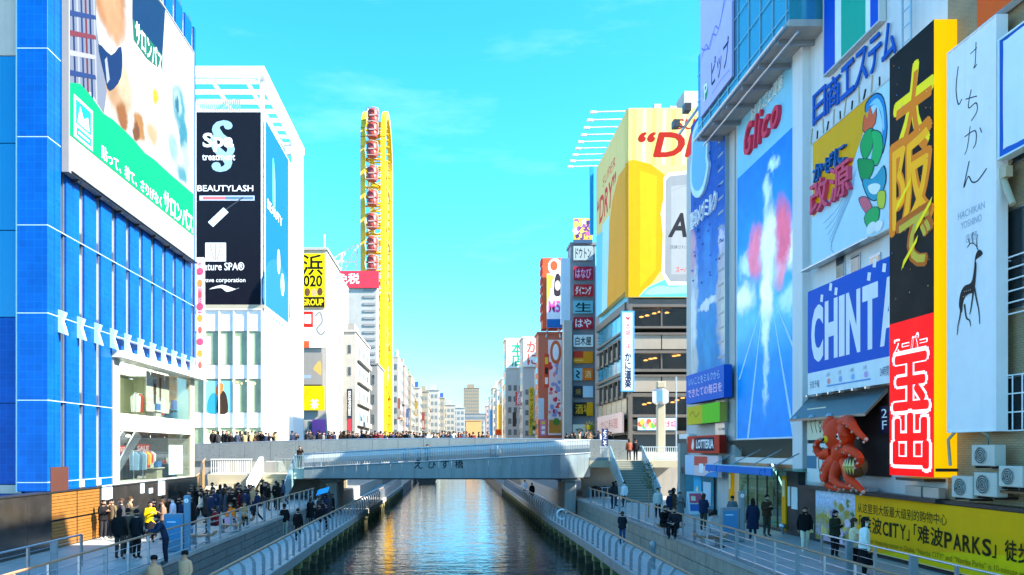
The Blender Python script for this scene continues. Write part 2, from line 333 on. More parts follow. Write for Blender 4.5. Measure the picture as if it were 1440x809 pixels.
        TEXTS.append(dict(t=t, fr=s.fr, r=(a0 * s.W, b0 * s.Hh, a1 * s.W, b1 * s.Hh), m=m, vert=vert, bold=bold, ext=ext, shear=shear, keep=keep, name=name, par=s.ob, c=s.lay(), slope=slope))
def bare_text(par, fr, rect, t, m, **k):
    d = dict(t=t, fr=fr, r=rect, m=m, vert=False, bold=0, ext=0, shear=0, keep=False, name='lettering', par=par, c=.004, slope=0); d.update(k); TEXTS.append(d)
def make_texts():
    tmp = []
    for d in TEXTS:
        cu = bpy.data.curves.new('t', 'FONT'); cu.body = '\n'.join(d['t']) if d['vert'] else d['t']
        cu.align_x = 'CENTER'; cu.resolution_u = 3; cu.fill_mode = 'FRONT'; cu.offset = d['bold'] if d['t'].isascii() else 0; cu.shear = d['shear']; cu.space_line = .9 if d['vert'] else 1
        o = bpy.data.objects.new('t', cu); col.objects.link(o); tmp.append(o)
    bpy.context.view_layer.update(); dg = bpy.context.evaluated_depsgraph_get()
    for d, o in zip(TEXTS, tmp):
        me = bpy.data.meshes.new_from_object(o.evaluated_get(dg)); vs = [v.co.copy() for v in me.vertices]
        if not vs: continue
        fs = [list(p.vertices) for p in me.polygons]; x0 = min(v.x for v in vs); x1 = max(v.x for v in vs); y0 = min(v.y for v in vs); y1 = max(v.y for v in vs)
        a0, b0, a1, b1 = d['r']; sx = (a1 - a0) / max(x1 - x0, 1e-6); sy = (b1 - b0) / max(y1 - y0, 1e-6); ox, oy = a0, b0
        if d['keep']:
            k = min(sx, sy); ox = (a0 + a1) / 2 - k * (x1 - x0) / 2; oy = (b0 + b1) / 2 - k * (y1 - y0) / 2; sx = sy = k
        b = MB(); q = d['fr']; e = d['ext']; n = len(vs)
        p2 = [(ox + (v.x - x0) * sx, oy + (v.y - y0) * sy) for v in vs]; p2 = [(a, h + d['slope'] * (a - a0)) for a, h in p2]
        top = [q(a, h, d['c'] + e) for a, h in p2]; b.add(top, fs, d['m'])
        if d['bold'] and not d['t'].isascii():         # heavier strokes for kana and kanji: shifted passes of the same glyph
            bw = d['bold'] * .8
            for kk, (sx_, sy_) in enumerate(((1, 0), (-1, 0), (0, 1), (0, -1), (.7, .7), (-.7, -.7), (.7, -.7), (-.7, .7))):
                b.add([q(a + sx_ * bw * sx, h + sy_ * bw * sy, d['c'] + e - .0001 - kk * .00005) for a, h in p2], fs, d['m'])
        if e:
            from collections import Counter
            cnt = Counter(); dr = {}
            for f in fs:
                for i in range(len(f)):
                    k = (f[i], f[(i + 1) % len(f)]); cnt[tuple(sorted(k))] += 1; dr[tuple(sorted(k))] = k
            low = [q(a, h, 0.0) for a, h in p2]
            b.add(low + top, [(k[0], k[1], n + k[1], n + k[0]) for kk, k in dr.items() if cnt[kk] == 1], d.get('ms') or d['m'])
        bpy.data.meshes.remove(me); b.build(d['name'], d['par'])
    for o in tmp: c = o.data; bpy.data.objects.remove(o); bpy.data.curves.remove(c)

# ================================================================== materials used all over
m_conc = mat('concrete', (.30, .29, .27), .8, var=.14, scale=.9, bump=.25, bscale=18, streak=.35)
m_conc2 = mat('pale_concrete', (.42, .40, .36), .75, var=.12, scale=.8, bump=.15, bscale=22, streak=.25)
m_pave = tile_mat('promenade_paving', (.52, .52, .50), (.34, .34, .33), .6, .3, .012, .55)
m_deck = mat('walkway_concrete', (.46, .46, .46), .7, var=.12, scale=1.1, bump=.2, bscale=25)
m_stone = mat('retaining_stone', (.13, .13, .12), .8, var=.28, scale=2.2, bump=.7, bscale=9, streak=.3)
m_steel = mat('stainless_steel', (.46, .50, .54), .33, .85, var=.06)
m_grey = mat('grey_paint', (.26, .29, .32), .4, .2, var=.06)
m_wood = mat('rail_wood', (.34, .19, .10), .5, var=.2, scale=4)
m_dark = mat('dark_metal', (.03, .032, .035), .4, .3, var=.1)
m_black = mat('black_void', (.012, .012, .013), .7, var=.1)
m_white = mat('white_paint', (.78, .78, .76), .45, var=.03, scale=.5, streak=.06)
m_teal = mat('teal_metal', (.24, .42, .48), .34, .35, var=.06)
m_blueg = mat('blue_grey_metal', (.19, .25, .28), .38, .35, var=.14, scale=.7, streak=.35)
m_cream = mat('cream_stone', (.40, .36, .26), .7, var=.1, bump=.1)
m_glass = glass_mat('clear_glass', (.86, .93, .92), .8)
m_gglass = glass_mat('green_glass', (.55, .80, .72), .7)
m_bglass = mat('blue_mirror_glass', (.05, .30, .42), .08, .35, var=.1, scale=.4)
m_dglass = mat('dark_window_glass', (.035, .045, .05), .06, 0, var=.25, scale=.25, spec=.9)
m_lamp = mat('lit_lamp', (1, .50, .12), emit=2.2, var=0)
m_lampw = mat('lit_white_lamp', (1, .92, .78), emit=8, var=0)

# ------------------------------------------------------------------ ground, water, banks
def struct(name, b, parent=None, **k): return b.build(name, parent, kind='structure', **k)
struct('ground', MB().box(-2500, 2500, -300, 5000, -3.4, -3.0, m_conc))
mw = bpy.data.materials.new('canal_water'); mw.use_nodes = True; t = mw.node_tree; b_ = t.nodes['Principled BSDF']
b_.inputs['Base Color'].default_value = (.012, .022, .020, 1); b_.inputs['Roughness'].default_value = .045; b_.inputs['IOR'].default_value = 1.33; b_.inputs['Specular IOR Level'].default_value = 1.0
g = t.nodes.new('ShaderNodeNewGeometry'); prev = None
for sc_, st_, sx_, sy_, ds_ in ((.5, .5, .40, 1.0, .09), (1.6, .55, .5, 1.0, .05), (4.6, .5, .7, 1.0, .018)):
    mp_ = t.nodes.new('ShaderNodeMapping'); mp_.inputs['Scale'].default_value = (sx_, sy_, 1)
    n_ = t.nodes.new('ShaderNodeTexNoise'); n_.inputs['Scale'].default_value = sc_; n_.inputs['Detail'].default_value = 2.5; n_.inputs['Distortion'].default_value = .6
    bp_ = t.nodes.new('ShaderNodeBump'); bp_.inputs['Strength'].default_value = st_; bp_.inputs['Distance'].default_value = ds_
    t.links.new(g.outputs['Position'], mp_.inputs[0]); t.links.new(mp_.outputs[0], n_.inputs['Vector']); t.links.new(n_.outputs[0], bp_.inputs['Height'])
    if prev: t.links.new(prev.outputs[0], bp_.inputs['Normal'])
    prev = bp_
t.links.new(prev.outputs[0], b_.inputs['Normal'])
struct('canal_water', MB().add([(-9.95, -8, -2.5), (9.95, -8, -2.5), (9.95, 900, -2.5), (-9.95, 900, -2.5)], [(0, 1, 2, 3)], mw))
for s, nm in ((-1, 'promenade_left'), (1, 'promenade_right')):
    b = MB(); b.box(s * 10.1, s * 420, -8, 65.6, -2.99, 0, m_pave); struct(nm, b); struct(nm.replace('promenade', 'far_bank'), MB().box(s * 10.1, s * 420, 65.61, 900, -2.99, 0, mat('far_paving_shaded', (.16, .16, .16), .8, var=.15)))  # bank past the bridge: paving colour darkened to stand for shade

# retaining walls: stone courses with recessed joints
def retaining(s, label, course, ln, m, seed):
    rnd = random.Random(seed); root = thing('retaining_wall', label, 'wall', (s * 10, 30, -1.2))
    bx('wall_core', s * 9.98, s * 10.1, 12, 61, -3, -.005, m_black, root)
    z = -1.2; j = 0
    while z < -.2:
        h = min(course, -.14 - z); y = 20 - (j % 2) * ln * .5; k = 0
        while y < 60:
            e = rnd.choice((0, .012, .024)); bxs('stone', s * (9.90 - e), s * 9.985, y, y + ln - .025, z, z + h - .022, m, root, bev=.015); y += ln; k += 1
        z += h; j += 1
    bx('coping', s * 9.84, s * 10.12, 12, 61, -.14, .03, m_conc, root, bev=.015)
    bx('foot', s * 9.9, s * 9.985, 12, 20 - ln * .5, -1.2, -.15, m, root)
retaining(-1, 'grey block retaining wall below the busy promenade with the blue store', .36, 1.25, m_stone, 1)
retaining(1, 'rough weathered retaining wall below the promenade with the octopus sign', .53, 1.9, mat('retaining_stone_warm', (.30, .27, .21), .85, var=.35, scale=2.6, bump=.8, bscale=8, streak=.35), 2)

# lower walkways along the water
def post_mesh(h, m):
    b = MB(); n = 7; w = .05
    prof = [(0, 0), (0, h * .55), (.01, h * .72), (.05, h * .86), (.13, h * .96), (.20, h)]
    for i in range(len(prof) - 1):
        (a, z0), (c, z1) = prof[i], prof[i + 1]
        b.add([(a - .06, -w, z0), (a + .06, -w, z0), (a + .06, w, z0), (a - .06, w, z0), (c - .06, -w, z1), (c + .06, -w, z1), (c + .06, w, z1), (c - .06, w, z1)],
              [(0, 1, 5, 4), (1, 2, 6, 5), (2, 3, 7, 6), (3, 0, 4, 7)] + ([(4, 5, 6, 7)] if i == len(prof) - 2 else []), m)
    return b.mesh('post')
PM = post_mesh(1.02, m_grey)
def edge(s, y):
    """water edge of the walkway, with the outward bulge seen by the bridge"""
    k = 7.45
    if s > 0 and y > 42: k -= min(1, (y - 42) / 16) * .25
    if s < 0 and y > 46: k -= min(1, (y - 46) / 40) * .5
    return s * k
for s, nm in ((-1, 'walkway_left'), (1, 'walkway_right')):
    ys = [14 + i * 2 for i in range(25)] + [70, 80, 95, 112]
    b = MB()
    for i in range(len(ys) - 1):
        y0, y1 = ys[i], ys[i + 1]; e0, e1 = edge(s, y0), edge(s, y1); o_ = s * 9.96
        v = [(e0, y0, -1.55), (o_, y0, -1.55), (o_, y1, -1.55), (e1, y1, -1.55), (e0, y0, -1.2), (o_, y0, -1.2), (o_, y1, -1.2), (e1, y1, -1.2)]
        fs = [(0, 3, 2, 1), (4, 5, 6, 7), (3, 0, 4, 7), (1, 2, 6, 5), (0, 1, 5, 4), (2, 3, 7, 6)]
        if s < 0: fs = [f[::-1] for f in fs]
        b.add(v, fs, m_deck)
    wk = struct(nm, b, org=(s * 8.7, 40, -1.55))
    b = MB()
    for i in range(len(ys) - 1):
        e0, e1 = edge(s, ys[i]) - s * .05, edge(s, ys[i + 1]) - s * .05
        b.add([(e0, ys[i], -1.62), (e1, ys[i + 1], -1.62), (e1, ys[i + 1], -1.22), (e0, ys[i], -1.22), (e0 + s * .05, ys[i], -1.22), (e1 + s * .05, ys[i + 1], -1.22), (e0 + s * .05, ys[i], -1.62), (e1 + s * .05, ys[i + 1], -1.62)],
              [(0, 1, 2, 3), (3, 2, 5, 4), (0, 6, 7, 1)], m_conc)
    b.build('edge_beam', wk)
    mp = mat('pile_stained', (.10, .095, .05), .85, var=.4, scale=3, bump=.5, bscale=10)
    y = 20.0; k = 0
    while y < 110:
        e = edge(s, y); bxs('pile', e + s * .12, e + s * .55, y - .2, y + .2, -2.95, -1.56, mp, wk); bxs('pile_cap', e + s * .06, e + s * .62, y - .28, y + .28, -2.05, -1.62, mat('mossy_cap', (.26, .25, .10), .85, var=.35, scale=4, bump=.4), wk); y += 2.4
    bx('wall_behind_piles', s * 8.4, s * 8.5, 14, 112, -2.9, -1.56, m_black, wk)
    bx('wall_above_deck', s * 9.9, s * 10.09, 61.2, 112, -1.199, -.01, m_conc, wk)
    struct(nm.replace('walkway', 'far_walkway'), MB().box(edge(s, 112), s * 9.96, 112.01, 220, -2.9, -1.2, MATS['far_paving_shaded']))
    # water edge railing
    rl = thing('waterside_railing', 'railing with curved grey posts and wooden handrail along the %s walkway' % ('yellow-reflection side' if s < 0 else 'lower stone-wall side'), 'railing', (s * 7.6, 40, -1.2))
    ys2 = [15 + i * 1.5 for i in range(64)]
    pts = [(edge(s, y) + s * .30, y, -.16) for y in ys2]; MB().tube(pts, .055, m_wood, 6).build('handrail', rl)
    MB().tube([(edge(s, y) + s * .13, y, -1.08) for y in ys2], .022, m_steel, 5).build('bottom_rail', rl)
    for q in range(1, 4):
        MB().tube([(edge(s, y) + s * .14, y, -1.08 + q * .23) for y in ys2], .008, m_steel, 4).build('wire', rl)
    for y in ys2:
        o = put('post', PM, (edge(s, y) + s * .12, y, -1.2), rl)
        if s < 0: o.rotation_euler.z = math.pi
    # upper promenade railing
    up = thing('promenade_railing', 'straight steel railing with slim posts on the %s retaining wall' % ('grey block' if s < 0 else 'rough weathered'), 'railing', (s * 10, 40, 0))
    MB().tube([(s * 10, 12, 1.08), (s * 10, 57, 1.08)], .035, m_wood, 6).build('handrail', up)
    MB().tube([(s * 10, 12, .14), (s * 10, 57, .14)], .03, m_steel, 6).build('bottom_rail', up)
    for zq in (.38, .62, .86): MB().tube([(s * 10, 12, zq), (s * 10, 36 if s < 0 else 33, zq)], .012, m_steel, 5).build('middle_rail', up)
    y = 13.0; k = 0
    while y < 57.5:
        big = k % 3 == 0
        bxs('post', s * 10 - (.06 if big else .03), s * 10 + (.06 if big else .03), y - .03, y + .03, .031, 1.06, m_grey if big else m_steel, up); y += 1.6; k += 1
    # near barrier on the promenade
    nb = thing('steel_barrier', 'short steel barrier with thick post beside the %s' % ('dark granite wall' if s < 0 else 'yellow shopping centre banner'), 'barrier', (s * 12.3, 23, 0))
    MB().tube([(s * 12.4, 12, 1.05), (s * 12.4, 26.2, 1.05)], .03, m_steel, 6).build('top_rail', nb)
    MB().tube([(s * 12.4, 12, .14), (s * 12.4, 26.2, .14)], .025, m_steel, 6).build('bottom_rail', nb)
    for zq in (.4, .65, .88): MB().tube([(s * 12.4, 12, zq), (s * 12.4, 26.2, zq)], .008, m_steel, 4).build('wire', nb)
    for i, y in enumerate((26.2, 24.4, 22.9, 21.0, 19.2)):
        wd = .10 if i in (1, 3) else .03
        bxs('post', s * 12.4 - wd, s * 12.4 + wd, y - .05, y + .05, .001, 1.04, m_grey if wd > .05 else m_steel, nb)

# ------------------------------------------------------------------ the bridge
DK = 3.65                                      # street level at the bridge
struct('street_deck', MB().box(-80, 80, 66.0, 77.5, 2.9, DK, m_pave))
struct('street_bank_left', MB().box(-80, -19.4, 66.0, 77.5, .003, 2.9, m_conc)); struct('street_bank_right', MB().box(19.4, 80, 66.0, 77.5, .003, 2.9, m_conc))
# parapet of the main bridge: pale panels
pr = thing('bridge_parapet', 'pale panelled parapet wall of the main bridge in front of the crowd', 'parapet', (0, 65.9, 2.9))
m_par = mat('parapet_panel', (.24, .27, .28), .28, .35, var=.14, scale=.5, streak=.25)
def ptop(X): return 4.78 - .0011 * (X + 0) ** 2 if X < 0 else 4.78 - .0009 * X * X
xs = [-26 + 2.15 * i for i in range(20)]
for i in range(len(xs) - 1):
    a, c = xs[i] + .012, xs[i + 1] - .012
    b = MB(); b.prism([(a, 65.8, 2.9), (c, 65.8, 2.9), (c, 65.8, ptop(c)), (a, 65.8, ptop(a))], (0, .12, 0), m_par); b.build('panel', pr)
MB().tube([(x, 65.86, ptop(x) + .04) for x in xs], .05, m_steel, 6).build('cap_rail', pr)
# sloping curved footway in front, with fascia panels
br = thing('curved_footbridge', 'blue grey curved footbridge with lettered fascia panels over the canal', 'bridge', (0, 61, 1.6))
seam = [427, 440, 453, 469, 485, 501, 517, 533, 549, 565, 582.5, 599, 617, 635, 652.5, 669.5, 687, 703.5, 719, 734.5, 749, 762, 775, 788, 800, 812, 822, 830]
def yb(x): return 60 + (max(0, x - 770) / 60) ** 2 * 2.6
def ztop(x): return 2.48 + (x - 427) / 403 * 1.12
P_ = [(xx(x, yb(x)), yb(x), ztop(x)) for x in seam]
for i in range(len(seam) - 1):
    (x0, y0, t0), (x1, y1, t1) = P_[i], P_[i + 1]; d = Vector((x1 - x0, y1 - y0, 0)).normalized() * .008
    b = MB(); b.prism([(x0 + d.x, y0 + d.y, 1.68), (x1 - d.x, y1 - d.y, 1.68), (x1 - d.x, y1 - d.y, t1), (x0 + d.x, y0 + d.y, t0)], (0, .05, 0), m_blueg); b.build('fascia_panel', br)
b = MB()
for i in range(len(P_) - 1):
    (x0, y0, t0), (x1, y1, t1) = P_[i], P_[i + 1]
    b.add([(x0, y0 + .055, 1.6), (x1, y1 + .055, 1.6), (x1, 65.6, 1.6), (x0, 65.6, 1.6), (x0, y0 + .055, t0 - .6), (x1, y1 + .055, t1 - .6), (x1, 65.6, t1 - .6), (x0, 65.6, t0 - .6)], [(0, 3, 2, 1), (4, 5, 6, 7), (0, 1, 5, 4), (2, 3, 7, 6)], m_dark)
b.box(P_[0][0], P_[0][0] + .02, 60.06, 65.6, 1.6, 2.4, m_teal)
b.build('deck', br)
MB().tube([(p[0], p[1] - .02, 1.64) for p in P_], .06, m_dark, 6).build('lower_edge', br)
MB().tube([(p[0], p[1] - .03, p[2] + .02) for p in P_], .05, m_steel, 6).build('upper_edge', br)
# leaning slat balustrade, slats a few pixels wide
b = MB(); n = 118; m_slat = mat('slat_metal', (.46, .52, .54), .4, .25, var=.08)
for i in range(n):
    x = 428 + (829 - 428) * (i + .5) / n; Y = yb(x); z = ztop(x) + .09; X = xx(x, Y)
    q = [(0, 0), (-.10, .30), (-.13, .60), (-.06, .95)]
    for j in range(3):
        (a0, h0), (a1, h1) = q[j], q[j + 1]
        b.add([(X - .078, Y + a0, z + h0), (X + .078, Y + a0, z + h0), (X + .078, Y + a1, z + h1), (X - .078, Y + a1, z + h1), (X - .078, Y + a0 + .04, z + h0), (X + .078, Y + a0 + .04, z + h0), (X + .078, Y + a1 + .04, z + h1), (X - .078, Y + a1 + .04, z + h1)],
              [(0, 1, 2, 3), (5, 4, 7, 6), (1, 5, 6, 2), (4, 0, 3, 7)], m_slat)
b.build('balustrade_slats', br, kind='stuff')
MB().tube([(p[0], p[1] - .05, p[2] + 1.06) for p in P_], .06, m_steel, 6).build('handrail', br)
MB().tube([(p[0], p[1] + .10, p[2] + .45) for p in P_], .03, m_dark, 5).build('middle_rail', br)
tf = Fr((0, 59.985, 0), (1, 0, 0), (0, 0, 1)); m_ink = P('1b2733')
for ch, x in zip('えびす橋', (588.5, 608, 626, 646)):
    bare_text(br, tf, (xx(x - 6.2, 60), zz(661, 60), xx(x + 5.5, 60), zz(645, 60)), ch, m_ink, bold=.012, keep=True)
# piers and abutments
for s in (-1, 1):
    ab = thing('bridge_pier', 'dark pier under the %s end of the footbridge' % ('staircase and landing' if s > 0 else 'lettered fascia, beside the walkway crowd'), 'pier', (s * 9, 63, -1.2))
    X0 = 8.9 if s > 0 else -9.9
    b = MB(); b.cbox(X0, X0 + .9, 61.5, 65.5, -1.2, 1.35, m_conc, .08); b.build('shaft', ab); bx('capital', X0 - .3, X0 + 1.2, 61.2, 65.7, 1.35, 1.598, m_conc, ab, bev=.05)
bx('abutment_wall', 10.9, 19.4, 65.0, 65.75, .001, 2.88, m_conc, label='rough dark wall under the bridge behind the staircase with side handrails', cat='wall')
b = MB()
for k in range(4):
    b.lathe((11.9 + k * .75, 64.6, .0), [(.36, 0), (.40, .4), (.33, .8), (.05, .9)], m_dark, 8)
b.build('covered_goods', label='dark covered goods piled under the bridge beside the staircase', cat='goods')
lw = bx('underpass_wall', -17.5, -10.6, 79.0, 79.4, .001, 2.9, m_cream, label='sunlit cream wall seen under the footbridge', cat='wall')
bx('abutment_wall', -19.4, -10.9, 65.0, 65.75, .001, 2.88, m_conc, label='shaded grey wall under the bridge behind the cream steps', cat='wall')
bx('column', -10.7, -10.0, 63.4, 64.3, .002, 1.598, m_conc2, label='square column under the footbridge behind the blue tarpaulin', cat='column')

# ------------------------------------------------------------------ right staircase
def stairs(label, x0, x1, ys, zt, n, run, m, mn, name='staircase', treads=True):
    root = thing(name, label, 'stairs', ((x0 + x1) / 2, ys, 0))
    for i in range(n):
        z = zt * (i + 1) / n; bxs('step', x0, x1, ys + i * run / n, ys + (i + 1) * run / n + (.6 if i == n - 1 else 0), max(0.001, z - .42), z, m, root)
        bxs('nosing', x0 + .02, x1 - .02, ys + i * run / n - .006, ys + i * run / n + .05, z + .002, z + .012, mn, root)
    return root
LZ = 3.0
m_step = mat('stair_stone', (.20, .21, .18), .8, var=.15, scale=2, bump=.2)
m_nos = mat('stair_nosing', (.72, .74, .62), .6, var=.1)
st = stairs('grey staircase with blue sloping side panels up to the bridge, near the red burger sign', 12.72, 15.08, 57.2, LZ, 17, 5.0, m_step, m_nos)
m_sidep = mat('stair_panel', (.42, .56, .60), .3, .3, var=.08, streak=.1)
for X in (12.6, 15.16):
    b = MB(); b.prism([(X, 57.0, -.0), (X, 62.4, LZ - .3), (X, 62.4, LZ + 1.08), (X, 57.0, 1.06)], (.08, 0, 0), m_sidep); b.build('side_panel', st)
    MB().tube([(X + .04, 56.9, 1.12), (X + .04, 62.4, LZ + 1.13), (X + .04, 62.9, LZ + 1.13)], .06, m_teal, 6).build('handrail', st)
    b = MB(); b.prism([(X - .03, 57.0, 0.001), (X - .03, 57.5, 0.001), (X - .03, 62.5, LZ - .62), (X - .03, 62.5, LZ - .25), (X - .03, 57.0, .35)], (.14, 0, 0), m_cream); b.build('stringer', st)
ld = thing('stair_landing', 'cream edged landing with white bar railing atop the staircase near the burger sign', 'landing', (14, 63, LZ - .5))
bx('slab', 11.0, 18.2, 62.42, 65.78, LZ - .55, LZ, m_cream, ld)
def bars(root, xa, xb, Y, z, n, h=1.05, m=None, axis='x'):
    m = m or m_white
    for i in range(n + 1):
        t_ = xa + (xb - xa) * i / n
        bxs('bar', t_ - .022, t_ + .022, Y - .02, Y + .02, z, z + h, m, root)
    bx('top_rail', min(xa, xb) - .05, max(xa, xb) + .05, Y - .05, Y + .05, z + h, z + h + .07, m, root)
    bx('bottom_rail', min(xa, xb) - .03, max(xa, xb) + .03, Y - .026, Y + .026, z + .08, z + .12, m, root)
bars(ld, 15.3, 18.0, 62.5, LZ, 16, m=mat('landing_bar', (.58, .66, .68), .35, .3)); bars(ld, 11.9, 12.5, 62.5, LZ, 5, m=MATS['landing_bar'])
bx('kerb', 11.0, 12.55, 62.44, 62.6, LZ + .002, LZ + .25, m_blueg, ld)
# steel guard at the foot of the stairs
gd = thing('stair_guard', 'low steel guard frame at the foot of the staircase near the burger sign', 'guard', (12, 57, 0))
for x in (10.9, 11.3, 11.7, 12.1, 12.5): bxs('bar', x - .025, x + .025, 56.6, 56.65, .001, 1.1, m_steel, gd)
bx('top_rail', 10.8, 12.6, 56.59, 56.66, 1.1, 1.16, m_steel, gd)

# ------------------------------------------------------------------ left steps, ramp and balustrades
ls = stairs('cream sunlit staircase with teal side panel at the blue store end of the bridge', -14.6, -12.35, 57.2, 1.95, 12, 4.0, mat('cream_step', (.32, .30, .20), .8, var=.12, bump=.15), mat('cream_nosing', (.62, .60, .46), .7))
b = MB(); b.prism([(-12.3, 57.0, 0.0), (-12.3, 61.4, 1.5), (-12.3, 61.4, 3.45), (-12.3, 60.6, 3.2), (-12.3, 57.0, 1.1)], (.1, 0, 0), m_teal); b.build('side_panel', ls)
MB().tube([(-12.25, 56.9, 1.15), (-12.25, 60.6, 3.25), (-12.25, 61.6, 3.5)], .05, m_steel, 6).build('handrail', ls)
b = MB(); b.prism([(-14.75, 57.6, .6), (-14.75, 61.4, 1.95), (-14.75, 61.4, 3.3), (-14.75, 60.9, 3.3), (-14.75, 57.0, 1.55), (-14.75, 57.0, .6)], (-.22, 0, 0), m_white); b.build('balustrade_wall', ls)
sl = thing('bridge_landing', 'pale green landing box where a man leans at the end of the footbridge', 'landing', (-11.8, 61, 0))
bx('slab', -12.15, -11.35, 60.2, 65.6, 1.62, 2.42, mat('landing_green', (.42, .50, .44), .5, var=.08), sl)
for x in (-12.1, -11.95, -11.8, -11.65, -11.5, -11.38): bxs('bar', x - .02, x + .02, 60.24, 60.28, 2.42, 3.38, m_teal, sl)
bx('top_rail', -12.16, -11.33, 60.22, 60.30, 3.38, 3.44, m_teal, sl)
wr = thing('glass_guard', 'glass guard with grey posts between the cream stairs and the parapet', 'guard', (-13.4, 62.5, 1.95))
bx('landing_slab', -19.3, -12.2, 61.8, 65.78, 1.5, 1.95, m_cream, wr)
for x in (-14.4, -13.6, -12.9, -12.25): bxs('post', x - .03, x + .03, 64.0, 64.06, 1.951, 3.1, m_grey, wr)
bx('pane', -14.4, -12.25, 64.02, 64.04, 2.05, 3.0, m_glass, wr); bx('top_rail', -14.45, -12.2, 63.98, 64.08, 3.1, 3.16, m_grey, wr)
# white bar balustrade and its platform
wb = thing('white_balustrade', 'white bar balustrade on a cream platform beside the brown ramp wall', 'balustrade', (-16.5, 58, 1.2))
bars(wb, -18.0, -15.0, 58.6, 2.02, 18, h=1.1)
bx('platform', -18.2, -14.99, 58.4, 63.0, .001, 2.0, m_cream, wb)
for k in range(5): bxs('step', -17.4, -14.99, 58.4 - (5 - k) * .42, 58.4 - (4 - k) * .42 + .0, .001, .2 + k * .3, m_cream, wb)
rp = thing('ramp_wall', 'curved bronze panelled ramp wall rising from the granite wall to the bridge', 'wall', (-16.4, 52, 0))
m_brz = mat('bronze_panel', (.30, .17, .06), .4, .3, var=.15, scale=1.5, streak=.2)
rpts = [(-15.62, 47.7), (-15.9, 49.4), (-16.3, 51.0), (-16.8, 52.6), (-17.3, 54.2), (-17.75, 55.8), (-18.1, 57.4)]
for i in range(6):
    (x0, y0), (x1, y1) = rpts[i], rpts[i + 1]; z0, z1 = 2.2 + i * .16, 2.2 + (i + 1) * .16
    b = MB(); b.prism([(x0, y0 + .015, 0.001 + max(0, i - 1) * .2), (x1, y1 - .015, .001 + max(0, i) * .2), (x1, y1 - .015, z1), (x0, y0 + .015, z0)], (-.08, 0, 0), m_brz); b.build('panel', rp)
MB().tube([(x + .02, y, 2.25 + i * .16) for i, (x, y) in enumerate(rpts)], .05, m_wood, 6).build('cap', rp)
for s, n_ in ((1, 0),):
    b = MB()
    for i in range(6):
        (x0, y0), (x1, y1) = rpts[i], rpts[i + 1]
        b.add([(x0 + .1, y0, .002 + max(0, i - 1) * .24), (x0 + 1.6, y0, .002 + max(0, i - 1) * .24), (x1 + 1.6, y1, .002 + i * .24), (x1 + .1, y1, .002 + i * .24)], [(0, 1, 2, 3)], m_cream)
    b.build('ramp_surface', rp)

# ================================================================== left bank: blue tiled store
XL = -15.6
m_blue = tile_mat('blue_tile', (.001, .080, .36), (.003, .10, .40), .30, .30, .012, .3, bump=.15)
m_blue2 = tile_mat('deep_blue_tile', (.001, .076, .36), (.003, .095, .40), .30, .30, .012, .3, bump=.15)
for m_ in (m_blue, m_blue2): m_.node_tree.nodes['Principled BSDF'].inputs['Specular IOR Level'].default_value = .15
m_blue3 = mat('blue_glass_panel', (.008, .20, .42), .15, .2, var=.06, scale=.3)
m_seam = mat('pale_seam', (.45, .60, .72), .5, .3)
m_slotp = mat('slot_blind', (.50, .56, .56), .5, var=.12, scale=.8)
m_slotd = mat('slot_glass', (.05, .09, .12), .1, .1, var=.3, scale=.5)
m_pale = mat('pale_blue_paint', (.36, .56, .72), .4, var=.08)
st_ = thing('blue_store', 'tall blue tiled store with slot windows and glass shop floors beside the canal', 'building', (-18, 39, 0))
bx('core', -40, XL - .32, 30.75, 47.6, 8.4, 29.5, m_blue2, st_)
bx('core', -40, XL - .32, 30.75, 36.1, .001, 8.4, m_blue2, st_)
bx('core', -40, -19.6, 36.1, 47.6, .001, 8.4, m_conc2, st_)
rows = [2.25, 2.62, 5.80, 9.17, 12.57, 15.98, 19.4, 22.8, 26.2, 29.5]
for i in range(len(rows) - 1):
    z0, z1 = rows[i] + .02, rows[i + 1] - .02
    bx('corner_panel', -16.78, XL, 30.20, 30.70, z0, z1, m_blue2, st_, bev=.01)
    bx('front_panel', -22.5, -16.84, 30.62, 30.74, z0 - .1, z1 - .1, m_conc2 if z0 > 19 or i == 0 else (m_blue3 if z0 > 8 else m_blue2), st_)
for z in rows[1:-1]: bx('seam_strip', -16.775, XL - .004, 30.21, 30.69, z - .019, z + .019, m_seam, st_); bx('seam_strip', XL - .28, XL - .004, 30.71, 47.6 if z > 9 else 36.0, z - .019, z + .019, m_seam, st_)
bx('seam_strip', -16.86, -16.78, 30.26, 30.5, 2.25, 29.5, m_seam, st_)
SW, SP, S0 = .46, 1.57, 31.45
